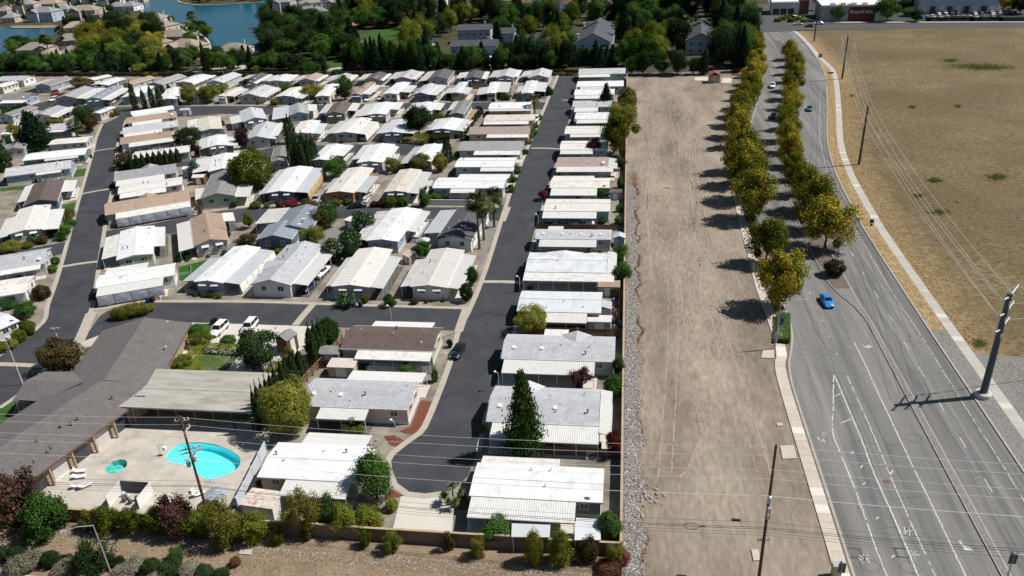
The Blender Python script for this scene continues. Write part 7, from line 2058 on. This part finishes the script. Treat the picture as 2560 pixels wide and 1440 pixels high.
MB().box((.1, -.15, hB * .52), (.35, .3, 1.6)).obj("switch_gear", M_vent, r2)
def wire(name, pts, r, m_, label, sag=.6, cat="wire", group=None):
    mb = MB()
    for a, b in zip(pts[:-1], pts[1:]):
        a, b = Vector(a), Vector(b); n = 12
        q = [a.lerp(b, i / n) - Vector((0, 0, sag * 4 * (i / n) * (1 - i / n))) for i in range(n + 1)]
        for u, v in zip(q[:-1], q[1:]): mb.tube(u, v, r, n=4, cap=False)
    o = mb.obj(name, m_); return tag(o, label, cat, group)
lv = [(.99, 0), (.915, .3), (.84, -.3), (.745, .4), (.66, -.4), (.63, .2)]
for i, (z, dy) in enumerate(lv):
    a = (gA.x, gA.y + dy, hA * z); b = (gB.x, gB.y + dy, hB * z)
    w0 = (gA.x - 60, gA.y + dy + .5, hA * z); e0 = (gB.x + 60, gB.y + dy - .6, hB * z + .3)
    wire("power_line", [w0, a, b, e0], .015, M_wire, f"pale power wire, {ordw(i + 1)} from the top crossing above the bottom homes", .9, group="power wires over the bottom")
for i, (z, dy) in enumerate(((.44, .1), (.41, -.1), (.385, .15), (.37, -.05), (.34, .1))):
    wire("telephone_cable", [(gA.x - 60, gA.y, hA * z), (gA.x, gA.y + dy, hA * z), (gB.x, gB.y + dy, hB * z), (gB.x + 60, gB.y, hB * z)], .024 if i in (1, 2) else .013, M_cable, f"dark cable, {ordw(i + 1)} from the top slung low between the wooden poles", 1.0, group="cables between the wooden poles")
# slack cable loop and splice box
lp = MB(); c = P(1730, 1310, hB * .40); 
for i in range(24):
    t0, t1 = i / 24 * 6.283, (i + 1) / 24 * 6.283
    f = lambda t: (c.x + (.9 * math.cos(t) if math.cos(t) < 0 else 1.6 * math.cos(t)), c.y, hB * .385 + .45 * math.sin(t) * (1 if math.cos(t) < .3 else .2))
    lp.tube(f(t0), f(t1), .03, n=4)
tag(lp.obj("slack_cable_loop", M_cable), "teardrop loop of slack cable hanging left of the right wooden pole", "cable")
c = P(1840, 1300, hB * .40); tag(MB().box((c.x, c.y, hB * .40), (1.0, .2, .25)).obj("splice_box", M_cable), "black splice box hanging on the low cable near the right pole", "splice box")
# big steel pole
g = P(2456, 992); h = hgt(2456, 990, 732)
root = empty("steel_pole", (g.x, g.y, 0), 0, "thick dark steel transmission pole on a concrete base by the boulevard", "utility pole")
MB().lathe([(1.15, 0), (1.15, .75), (1.05, .85)], n=20).obj("footing", M_conc2, root)
MB().tube((0, 0, .8), (0, 0, h), .52, .34, 16).obj("shaft", M_bluest, root)
MB().lathe([(.8, .8), (.8, .9)], n=16).obj("base_plate", M_steel, root)
for z in (.97, .82, .67):
    MB().tube((.1, .1, h * z), (2.0, 2.4, h * z + .7), .15, .11, 8).obj("arm", M_ins, root)
    MB().tube((-.1, -.1, h * z), (-1.3, -1.5, h * z + .3), .15, .11, 8).obj("arm", M_ins, root)
    MB().box((.05, -.55, h * z - .9), (.18, .06, .7)).obj("number_plate", M_trim, root)
    for s in ((2.0, 2.4), (-1.3, -1.5)): MB().lathe([(.06, 0), (.1, .2), (.06, .4), (.1, .6), (.06, .9)], n=7).obj("insulator", M_ins, root, loc=(s[0], s[1], h * z - .7))
for i, z in enumerate((.97, .82, .67)):
    wire("transmission_line", [(g.x + 2.0, g.y + 2.4, h * z + .3), (g.x + 62, g.y + 20, h * z)], .025, M_wire, f"wire running right from the {('top', 'middle', 'lowest')[i]} arm of the steel pole", .7)
# slender poles in the field
F_POLES = [((2147, 412), 265, "bare slender steel pole in the field edge, middle of three"), ((2105, 198), 88, "slender steel pole with three pairs of arms near the far field corner"), ((2035, 104), 18, "tall thin power pole at the far crossroads corner")]
fp = []
for i, (b, ty, lab) in enumerate(F_POLES):
    gg = P(*b); hh = hgt(*b, ty); fp.append((gg, hh)); root = empty("field_pole", (gg.x, gg.y, 0), 0, lab, "utility pole")
    MB().tube((0, 0, 0), (0, 0, hh), .36, .22, 10).obj("shaft", M_bluest if i else M_ventd, root)
    if i == 1:
        for z in (.97, .83, .68):
            for s in (-1, 1):
                MB().tube((0, 0, hh * z), (s * 2.0, 0, hh * z + .1), .08, .06, 6).obj("arm", M_steel, root)
                MB().lathe([(.07, 0), (.12, .3), (.07, .6), (.12, .9), (.05, 1.2)], n=7).obj("insulator", M_ins, root, loc=(s * 2.0, 0, hh * z))
g0, h0 = P(2456, 992), hgt(2456, 990, 732)
for i, (z, s) in enumerate(((.95, 1), (.82, 1), (.67, 1), (.95, -1), (.82, -1))):
    wire("field_wire", [(g0.x + s * 1.2, g0.y + 1, h0 * z), (fp[0][0].x + s * 1.5, fp[0][0].y, fp[0][1] * (z + .02)), (fp[1][0].x + s * 2, fp[1][0].y, fp[1][1] * z)], .02, M_wire, f"thin pale wire above the dry field, {ordw(i + 1)} of five along the slender poles", 1.6, group="wires along the slender poles")
# lattice fence shadow panel by the steel pole is off frame; street lamps
def lamp(b, ty, label, arm=(2.5, 0), head=True, double=False, r=.09, m_=None, parts=True):
    gg = P(*b); hh = hgt(*b, ty); root = empty("street_lamp", (gg.x, gg.y, 0), 0, label, "street lamp"); m_ = m_ or M_steel
    MB().tube((0, 0, 0), (0, 0, hh), r, r * .6, 8).obj("pole", m_, root)
    for s in ((1, -1) if double else (1,)):
        e = Vector((arm[0] * s, arm[1] * s, hh + .35 if arm != (0, 0) else hh))
        if arm != (0, 0):
            mid = Vector((arm[0] * s * .5, arm[1] * s * .5, hh + .35)); q = MB(); q.tube((0, 0, hh - .1), mid, .05, .045, 6); q.tube(mid, e, .045, .04, 6); q.obj("arm", m_, root)
        MB().box((0, 0, 0), (.7, .26, .14), taper=.7).obj("lamp_head", M_steel, root, loc=(e.x, e.y, e.z - .03), rot=(0, 0, math.atan2(arm[1], arm[0]) if arm != (0, 0) else 0))
    return root, gg, hh
lamp((283, 1447), 1312, "grey street lamp with long arm at the bottom left", (-2.6, -1.6))
rl, gl, hl = lamp((1938, 872), 757, "street lamp with blue banner beside the west footway", (4.8, .9))
bn = MB(); bn.box((.45, 0, 0), (.75, .03, 1.9)); M_ban = mat("banner_blue", (.03, .09, .22), .7, .3, 1.5, c2=(.06, .20, .38)); bn.obj("banner", M_ban, rl, loc=(0.05, 0, hl * .62))
MB().box((.5, -.03, -.1), (.22, .02, .8)).obj("banner_figure", mat("banner_figure", (.02, .02, .025), .7), rl, loc=(.05, 0, hl * .62))
MB().box((.47, -.03, .75), (.5, .02, .2)).obj("banner_title", mat("banner_title", (.25, .32, .45), .7), rl, loc=(.05, 0, hl * .62))
lamp((2018, 478), 430, "double armed street lamp among the near median trees", (2.6, .8), double=True)
lamp((1985, 335), 287, "double armed street lamp among the middle median trees", (2.6, .6), double=True)
lamp((1988, 240), 193, "double armed street lamp among the far median trees", (2.6, .4), double=True)
lamp((150, 862), 824, "twin headed lamp on a white post by the west street", (.45, .1), double=True, m_=M_post)
for i, (b, ty) in enumerate((((1346, 570), 540), ((1248, 975), 942), ((1300, 730), 707), ((992, 1098), 1058), ((980, 805), 783), ((290, 655), 638), ((890, 180), 172), ((330, 190), 183), ((560, 192), 182), ((1228, 183), 167))):
    gg = P(*b); hh = max(3.2, min(5, hgt(*b, ty))); root = empty("yard_lamp", (gg.x, gg.y, 0), 0, f"thin white post lamp with small globe, {ordw(i + 1)} listed along the park streets", "lamp post", "park post lamps")
    MB().tube((0, 0, 0), (0, 0, hh), .05, .04, 6).tube((0, 0, hh), (-.5, 0, hh + .25), .03, n=5).obj("pole", M_post, root); MB().lathe([(.05, 0), (.2, .1), (.22, .22), (.1, .32)], n=10).obj("globe", M_trim, root, loc=(-.5, 0, hh + .1))
# flag pole by the club house
gg = P(58, 962); hh = hgt(58, 960, 838); root = empty("flag_pole", (gg.x, gg.y, 0), 0, "white flag pole with limp flag beside the club house porch", "flag pole")
MB().tube((0, 0, 0), (0, 0, hh), .08, .05, 8).obj("pole", M_post, root)
fl = MB()
for i in range(6): fl.add([(.05, .02 * i, hh - .3 - .35 * i), (.35 + .08 * (i % 2), .05, hh - .35 - .35 * i), (.35 + .08 * ((i + 1) % 2), .05, hh - .7 - .35 * i), (.05, .02 * i, hh - .65 - .35 * i)], [(0, 1, 2, 3)], i % 3)
fl.obj("flag", [mat("flag_red", (.35, .03, .04), .8), mat("flag_white", (.65, .65, .65), .8), mat("flag_blue", (.03, .05, .2), .8)], root)
# small signs along the east footway
def sign(b, ty, m_, label, w=.7, hgt_=.8):
    gg = P(*b); hh = hgt(*b, ty); root = empty("road_sign", (gg.x, gg.y, 0), 0, label, "road sign")
    MB().tube((0, 0, 0), (0, 0, hh), .04, n=6).obj("post", M_steel, root); MB().box((0, -.05, hh - hgt_ / 2), (w, .03, hgt_)).obj("sign_plate", m_, root)
    return root, hh
M_sblue = mat("sign_blue", (.03, .08, .22), .5); M_sgreen = mat("sign_green", (.01, .12, .08), .5)
r_, h_ = sign((2174, 586), 548, M_sblue, "small blue sign with a lower plate on the east verge", .9, .9)
MB().box((0, -.05, h_ - 1.35), (.5, .03, .5)).obj("lower_plate", M_sblue, r_)
sign((2048, 160), 134, mat("sign_pale_blue", (.25, .3, .42), .5), "pale sign beside the far footway bend", 1.5, 1.6)
sign((2074, 200), 180, M_sgreen, "green street name sign on the east verge", 2.2, .6)
# traffic signals at the bottom right
def signal(b, z, label, faces=1):
    gg = P(*b, z); root = empty("traffic_signal", (gg.x, gg.y, 0), 0, label, "traffic signal")
    MB().tube((0, 0, 0), (0, 0, z + .8), .09, .07, 8).obj("pole", M_steel, root)
    MB().box((0, 0, z), (.75, .12, 1.35)).obj("backplate", M_ventd, root); MB().box((0, .12, z), (.36, .3, 1.1)).obj("housing", M_ventd, root)
    for i in range(3): MB().tube((0, .2, z - .35 + .35 * i), (0, .55, z - .35 + .35 * i), .13, n=10).obj("visor", M_ventd, root)
    return root
signal((2105, 1420), 4.0, "black traffic signal head seen from behind beside the footway end")
rs = signal((2533, 1397), 5.6, "black traffic signal head at the bottom right corner")
MB().tube((0, 0, 6.2), (6, 0, 6.5), .07, n=7).obj("mast_arm", M_steel, rs)
gg = P(2088, 1440); root = empty("signal_cabinet", (gg.x, gg.y, 0), 0, "tan traffic control cabinet at the bottom end of the footway", "cabinet")
MB().box((0, 0, .9), (.9, .8, 1.8)).obj("box", mat("cabinet_tan", (.40, .35, .28), .5, .05, 2), root); MB().box((0, 0, 1.84), (.98, .88, .08)).obj("lid", M_steel, root)

# ================================================================ pool furniture
M_white = mat("plastic_white", (.72, .72, .71), .5, .04, 3)
def lounger(px, rot, label):
    g = P(*px); root = empty("sun_lounger", (g.x, g.y, .1), rot, label, "sun lounger", "loungers by the pool")
    MB().box((0, 0, .32), (1.2, .62, .06)).obj("bed", M_white, root); MB().box((0, 0, 0), (.75, .62, .06)).obj("backrest", M_white, root, loc=(-.88, 0, .5), rot=(0, .6, 0))
    for sx in (-.9, .5):
        for sy in (-.27, .27): MB().box((sx, sy, .16), (.05, .05, .32)).obj("leg", M_white, root)
lounger((203, 1218), .5, "white lounger further left of the pair at the lower deck"); lounger((221, 1217), .8, "white lounger right of the pair at the lower deck")
lounger((206, 1182), .2, "folded lounger upper of two beside the hot tub"); lounger((206, 1196), .3, "folded lounger lower of two beside the hot tub")
lounger((485, 1232), 2.6, "white lounger beside the grey parasol"); lounger((505, 1238), .6, "white lounger under the power pole"); 
g = P(548, 1262); root = empty("parasol", (g.x, g.y, .1), 0, "grey garden parasol open on the pool terrace", "parasol")
MB().tube((0, 0, 0), (0, 0, 2.3), .03, n=6).obj("pole", M_post, root)
mb = MB(); n = 8
rim = [(1.5 * math.cos(2 * math.pi * i / n), 1.5 * math.sin(2 * math.pi * i / n), 1.95) for i in range(n)]
mb.add(rim + [(0, 0, 2.45)], [(i, (i + 1) % n, n) for i in range(n)] + [((i + 1) % n, i, n) for i in range(0)]); mb.obj("canopy", mat("parasol_grey", (.33, .37, .42), .8, .05, 2), root)
MB().lathe([(.3, 0), (.3, .08), (.06, .12)], n=12).obj("base", M_conc, root)
g = P(1060, 620); root = empty("parasol", (g.x, g.y, 0), 0, "pale grey parasol between the white and dark roofed homes", "parasol")
MB().tube((0, 0, 0), (0, 0, 2.3), .03, n=6).obj("pole", M_post, root)
MB().add([(x * 1.1, y * 1.1, z) for x, y, z in rim] + [(0, 0, 2.5)], [(i, (i + 1) % n, n) for i in range(n)]).obj("canopy", mat("parasol_pale", (.50, .52, .54), .8, .05, 2), root)
def rails(px, label):
    g = P(*px); root = empty("pool_ladder", (g.x, g.y, .1), .3, label, "pool ladder")
    for s in (-.3, .3):
        q = MB(); pts = [(s, -.5, 0), (s, -.45, .7), (s, 0, .85), (s, .4, .6), (s, .45, -.1)]
        for u, v in zip(pts[:-1], pts[1:]): q.tube(u, v, .025, n=6)
        q.obj("rail", M_steel, root)
rails((532, 1200), "chrome hand rails at the near end of the pool"); rails((275, 1154), "chrome hand rails at the hot tub steps")
g = P(402, 1140); root = empty("pool_lift", (g.x, g.y, .1), 0, "thin pool lift on legs at the left of the pool", "pool lift")
MB().tube((0, 0, 0), (0, 0, 1.8), .05, n=6).tube((0, 0, 1.7), (.8, .2, 1.9), .04, n=6).obj("mast", M_steel, root); MB().box((.8, .2, 1.2), (.45, .45, .5)).obj("seat", M_trim, root)
g = P(325, 1255); root = empty("equipment_pen", (g.x, g.y, .1), 0, "three sided white panel pen holding pool pumps near the bottom wall", "enclosure")
MB().box((0, 1.9, .9), (4.2, .08, 1.8)).obj("panel", M_ventd, root)
for s in (-1, 1): MB().box((s * 2.2, .4, .9), (.08, 3.4, 1.8)).obj("panel", WALL['w'], root)
rnd = random.Random(3)
for i in range(7): MB().lathe([(.2, 0), (.28, .2), (.28, .6), (.12, .8)], n=9).obj("pump", M_ins if i % 2 else M_ventd, root, loc=(rnd.uniform(-1.4, 1.4), rnd.uniform(-.5, 1.2), 0))
# wheelie bins, hydrant
M_bin = mat("bin_blue", (.02, .04, .22), .5); M_bin2 = mat("bin_dark", (.02, .022, .025), .5)
for i, (px, m_, lab) in enumerate((((884, 766), M_bin, "blue wheelie bin left of the dark one on the south street"), ((902, 767), M_bin2, "dark wheelie bin beside the blue one on the south street"), ((372, 756), M_bin, "blue wheelie bin by the tarp curtained carport"), ((383, 755), M_bin2, "dark wheelie bin by the tarp curtained carport"), ((535, 810), M_bin2, "dark rubbish bin on the lawn behind the club house"), ((541, 809), M_bin2, "second dark rubbish bin on the club lawn"), ((892, 500), M_bin, "blue bin inside the orange home's carport"), ((1193, 272), M_bin, "pair-left blue bin by the dark single home"), ((1199, 272), M_bin, "pair-right blue bin by the dark single home"), ((228, 396), M_bin2, "dark bin at the white home on the west street"))):
    g = P(*px); root = empty("wheelie_bin", (g.x, g.y, .06), random.uniform(-.3, .3), lab, "bin"); MB().box((0, 0, .5), (.6, .7, .95), taper=1.12).obj("body", m_, root); MB().box((0, .02, 1.02), (.68, .8, .08)).obj("lid", m_, root)
    for s in (-1, 1): MB().tube((s * .28, .36, .12), (s * .34, .36, .12), .12, n=10).obj("wheel", M_tyre, root)
g = P(402, 748); root = empty("fire_hydrant", (g.x, g.y, 0), 0, "white fire hydrant between two yellow bollards", "hydrant"); MB().lathe([(.2, 0), (.2, .06), (.14, .1), (.14, .55), (.18, .6), (.08, .78)], n=10).obj("body", M_white, root); MB().tube((-.25, 0, .42), (.25, 0, .42), .07, n=8).obj("nozzle", M_white, root)
for i, px in enumerate(((392, 752), (411, 747))):
    g = P(*px); tag(MB().tube((0, 0, 0), (0, 0, 1.1), .09, n=10).lathe([(.09, 1.1), (.05, 1.15)], n=10).obj("bollard", mat("bollard_yellow", (.55, .33, .06), .6), loc=(g.x, g.y, 0)), ("yellow bollard left of the hydrant", "yellow bollard right of the hydrant")[i], "bollard")
g = P(592, 748); tag(MB().box((0, 0, .6), (.05, 1.0, .6)).tube((0, 0, 0), (0, 0, 1.9), .03, n=5).obj("yard_flag", mat("yard_flag_red", (.38, .08, .09), .8, .3, 6, c2=(.5, .5, .55)), loc=(g.x + 3, g.y + 1, .3)), "small red and white flag at the corner of a front row home", "flag")
# clutter in the side yard by the lot
rnd = random.Random(19); CL = [mat("clutter_" + n_, c_, .6) for n_, c_ in (("white", (.6, .6, .6)), ("blue", (.05, .15, .35)), ("red", (.35, .05, .05)), ("dark", (.04, .04, .05)), ("grey", (.3, .3, .32)), ("tan", (.4, .3, .2)))]
for i in range(46):
    g = P(rnd.uniform(1524, 1551), rnd.uniform(752, 822)); k = rnd.randint(0, 5)
    mb = MB(); s = rnd.uniform(.25, .7)
    if i % 3 == 0: mb.lathe([(s * .4, 0), (s * .5, s * .3), (s * .35, s * .9)], n=8)
    else: mb.box((0, 0, s * .35), (s, s * rnd.uniform(.5, 1.4), s * .7), taper=rnd.uniform(.7, 1)).box((0, 0, s * .75), (s * .5, s * .5, s * .15))
    tag(mb.obj("yard_junk", CL[k], loc=(g.x, g.y, rnd.uniform(0, .4)), rot=(0, 0, rnd.uniform(0, 3))), "piece of mixed household junk in the cluttered side yard", "junk", "junk in the side yard")
# boulders in the dirt lot
rnd = random.Random(6)
def stone_mesh(k):
    def fn():
        r = np.random.default_rng(k); t = (1 + 5 ** .5) / 2
        v = np.array([(-1, t, 0), (1, t, 0), (-1, -t, 0), (1, -t, 0), (0, -1, t), (0, 1, t), (0, -1, -t), (0, 1, -t), (t, 0, -1), (t, 0, 1), (-t, 0, -1), (-t, 0, 1)], float) / 1.9
        v *= r.uniform(.75, 1.2, (12, 1)); v[:, 2] *= .65
        f = [(0, 11, 5), (0, 5, 1), (0, 1, 7), (0, 7, 10), (0, 10, 11), (1, 5, 9), (5, 11, 4), (11, 10, 2), (10, 7, 6), (7, 1, 8), (3, 9, 4), (3, 4, 2), (3, 2, 6), (3, 6, 8), (3, 8, 9), (4, 9, 5), (2, 4, 11), (6, 2, 10), (8, 6, 7), (9, 8, 1)]
        return MB().add(v, f).mesh("stone", mat("field_stone", (.34, .31, .275), .95, .2, 2, .1, objrand=.2))
    return shared(("stone", k), fn)
for i in range(34):
    if i < 30: px = (rnd.gauss(1627, 16), rnd.gauss(1243, 12))
    else: px = ((1605, 1287), (1606, 1292), (1600, 1265), (1655, 1261))[i - 30]
    g = P(*px); s = rnd.uniform(.14, .3)
    tag(put("loose_rock", stone_mesh(rnd.randint(0, 4)), None, (g.x, g.y, s * .3), (0, 0, rnd.uniform(0, 6)), (s, s, s)), "loose rock in the small scatter at the bottom of the dirt lot", "rock", "loose rocks in the dirt lot")
for px, lab in (((1667, 470), "square concrete drain box in the middle of the dirt lot"), ((1646, 279), "dark drain cover in the far dirt lot")):
    g = P(*px); root = empty("drain_box", (g.x, g.y, 0), 0, lab, "drain"); MB().box((0, 0, .06), (1.6, .9, .16)).obj("rim", M_conc, root); MB().box((0, 0, .15), (1.2, .5, .02)).obj("grate", M_ventd, root)

# ================================================================ cobbles, rocks, weeds, straw
def stones_stuff(name, pts, sizes, m_, seed, label):
    r = np.random.default_rng(seed); n = len(pts)
    base = np.array([(1, 0, 0), (0, 1, 0), (-1, 0, 0), (0, -1, 0), (0, 0, .75), (.55, .55, .45), (-.6, .5, .4), (-.5, -.6, .45), (.6, -.5, .4)], float)
    tri = np.array([(0, 5, 8), (0, 1, 5), (1, 6, 5), (1, 2, 6), (2, 7, 6), (2, 3, 7), (3, 8, 7), (3, 0, 8), (4, 8, 5), (4, 5, 6), (4, 6, 7), (4, 7, 8)])
    a = r.uniform(0, 6.283, n); ca, sa = np.cos(a), np.sin(a)
    v = base[None] * r.uniform(.75, 1.25, (n, 9, 1)); sc = sizes[:, None, None] * np.stack([r.uniform(.7, 1.3, n), r.uniform(.7, 1.3, n), r.uniform(.6, 1.0, n)], 1)[:, None, :]
    v = v * sc
    x = v[..., 0] * ca[:, None] - v[..., 1] * sa[:, None]; y = v[..., 0] * sa[:, None] + v[..., 1] * ca[:, None]
    V = np.stack([x + pts[:, 0, None], y + pts[:, 1, None], v[..., 2] + pts[:, 2, None]], -1).reshape(-1, 3)
    Q = (tri[None] + (np.arange(n) * 9)[:, None, None]).reshape(-1, 3)
    tone = np.repeat(r.uniform(0, 1, n), 12)
    o = put(name, np_mesh(name, V, Q, m_, tone)); o["kind"] = 'stuff'; return tag(o, label, "stones")
def stone_mat(name, a, b, c): 
    m_ = leaf_mat(name, a, b, c, 0.0, 0.0); return m_
M_cob = stone_mat("cobble_tones", (.13, .12, .108), (.30, .28, .255), (.50, .48, .45))
r = np.random.default_rng(5)
pts = []
def edge(y):    # scalloped outer edge of the cobble strip
    return 2.95 + .42 * math.sin(y * .62) + .2 * math.sin(y * 1.37 + 1)
for _ in range(15500):
    y = 66 + (200 - 66) * r.random() ** 1.15; x = .8 + (edge(y) - .8) * r.random()
    if y > 185 and r.random() < (y - 185) / 16: continue
    if y < 70: x = .9 + (edge(y) - .6) * r.random()
    pts.append((x, y, -.02))
pts = np.array(pts); stones_stuff("cobble_strip", pts, r.uniform(.06, .19, len(pts)), M_cob, 1, "strip of grey river cobbles along the long tan block wall")
A = [(edge(y) - .05, y) for y in np.arange(65, 200, 1.0)]
flat_poly("cobble_strip_bed", [(.7, 65)] + A + [(.7, 200)], .0, M_pebble)
# rock band in front of the bottom wall
pts = []
top = [(-40, 1316), (0, 1318), (300, 1332), (640, 1362), (1000, 1388), (1280, 1408), (1540, 1428), (1600, 1445)]
def interp(x, L_):
    for (x0, y0), (x1, y1) in zip(L_[:-1], L_[1:]):
        if x0 <= x <= x1: return y0 + (y1 - y0) * (x - x0) / (x1 - x0)
    return L_[-1][1]
for _ in range(5200):
    x = -40 + 1640 * r.random(); g = P(x, interp(x, top) + 26 * r.random() ** 1.3 + (10 if x > 640 else 0) * r.random()); pts.append((g.x, g.y, -.02))
for _ in range(1500):
    x = -40 + 1640 * r.random(); g = P(x, interp(x, top) + 20 + 70 * r.random()); pts.append((g.x, g.y, -.02))
pts = np.array(pts); stones_stuff("rock_band", pts, r.uniform(.04, .12, len(pts)) , stone_mat("rock_tones", (.18, .14, .10), (.33, .28, .22), (.52, .47, .40)), 2, "band of pale broken rocks in front of the bottom wall")
px_poly("bottom_footway", [(-60, 1424), (0, 1430), (90, 1440), (150, 1460), (-60, 1460)], .06, M_conc)
def tufts(name, pts, size, kind, seed, label, cat, hgt_=1.0):
    r = np.random.default_rng(seed); n = len(pts)
    a = r.uniform(0, 6.283, n); s = size * r.uniform(.5, 1.5, n); t = r.uniform(-.7, .7, (n, 2)) * s[:, None]
    dx, dy = np.cos(a) * s * .5, np.sin(a) * s * .5; z = s * r.uniform(.3, .9, n) * hgt_
    V = np.stack([np.stack([pts[:, 0] - dx, pts[:, 1] - dy, pts[:, 2]], 1), np.stack([pts[:, 0] + dx, pts[:, 1] + dy, pts[:, 2]], 1), np.stack([pts[:, 0] + t[:, 0], pts[:, 1] + t[:, 1], pts[:, 2] + z], 1)], 1).reshape(-1, 3)
    o = put(name, np_mesh(name, V, np.arange(3 * n).reshape(-1, 3), LEAF[kind], np.clip(r.normal(.45, .25, n), 0, 1))); o["kind"] = 'stuff'
    return tag(o, label, cat)
# rusty weeds along the cobbles
pts = []
for _ in range(12000):
    y = 66 + 150 * r.random(); k = .5 + .5 * math.sin(y * .35 + 2) * math.sin(y * .11)
    if r.random() > k * (1 if y > 120 else .35): continue
    pts.append((edge(min(y, 199)) + abs(r.normal(0, .32)) + (0 if y < 200 else r.normal(0, .6)), y, 0))
for _ in range(900):
    c = [(8.4, 175), (8.2, 165), (9.5, 150), (14, 150), (12, 128), (15, 120), (17, 133), (8.5, 190), (16.5, 128), (12, 100)][r.integers(0, 10)]; pts.append((c[0] + r.normal(0, 1.1), c[1] + r.normal(0, 3.2), 0))
tufts("rusty_weeds", np.array(pts), .20, 'rst', 3, "rust coloured dry weeds at the edge of the cobble strip", "weeds", .6)
# straw on verge and field
pts = []
for i in range(36000):
    y = 72 + 240 * r.random() ** 1.2; k = on_line(K2, y); x = k.x + 3.0 + min(40, r.exponential(6.5))
    if y < 128 and x < k.x + 6.5 and x > k.x + 2: 
        if y < 122: continue
    if abs(x - k.x - 3.75) < 1.05: continue
    pts.append((x, y, .10))
for i in range(6000):
    y = 75 + 250 * r.random(); k = on_line(K2, y); x = k.x + .4 + 2.3 * r.random()
    if y < 122 and r.random() < .85: continue
    pts.append((x, y, .11))
tufts("straw_grass", np.array(pts), .30, 'stw', 4, "yellow straw grass along the east footway", "dry grass", .2)
pts = []
for i in range(26000):
    g = P(2090 + 480 * r.random() ** .8, 80 + 800 * r.random() ** 1.35)
    k = on_line(K2, min(420, max(40, g.y)))
    if g.x < k.x + 8 or g.y > 424: continue
    pts.append((g.x, g.y, .06))
tufts("mown_straw", np.array(pts), .42, 'stw', 5, "mown straw flakes lying across the dry field", "dry grass", .12)
GP = [(2440, 166, 4, 80), (2470, 170, 3, 60), (2375, 152, 2.5, 22), (2492, 443, 4, 24), (2345, 531, 4, 26), (2338, 452, 3, 16), (2295, 490, 3, 14), (2130, 240, 2, 7), (2280, 268, 2, 8), (2395, 266, 2, 7), (2450, 860, 6, 18)]
pts = []
for cx, cy, ry, rx in GP:
    for i in range(int(120 + rx * 30)): 
        g = P(cx + r.normal(0, rx * .5), cy + r.normal(0, ry)); pts.append((g.x, g.y, .06))
tufts("green_weed_patches", np.array(pts), .5, 'flw', 6, "bright green weed patches in the dry field", "weeds", .28)
pts = []
for i in range(5000):
    x = -40 + 1620 * r.random(); g = P(x, interp(x, top) - 14 + 120 * r.random()); pts.append((g.x, g.y, 0))
tufts("strip_straw", np.array(pts), .22, 'stw', 7, "dry straw weeds in front of the bottom wall", "dry grass", .4)
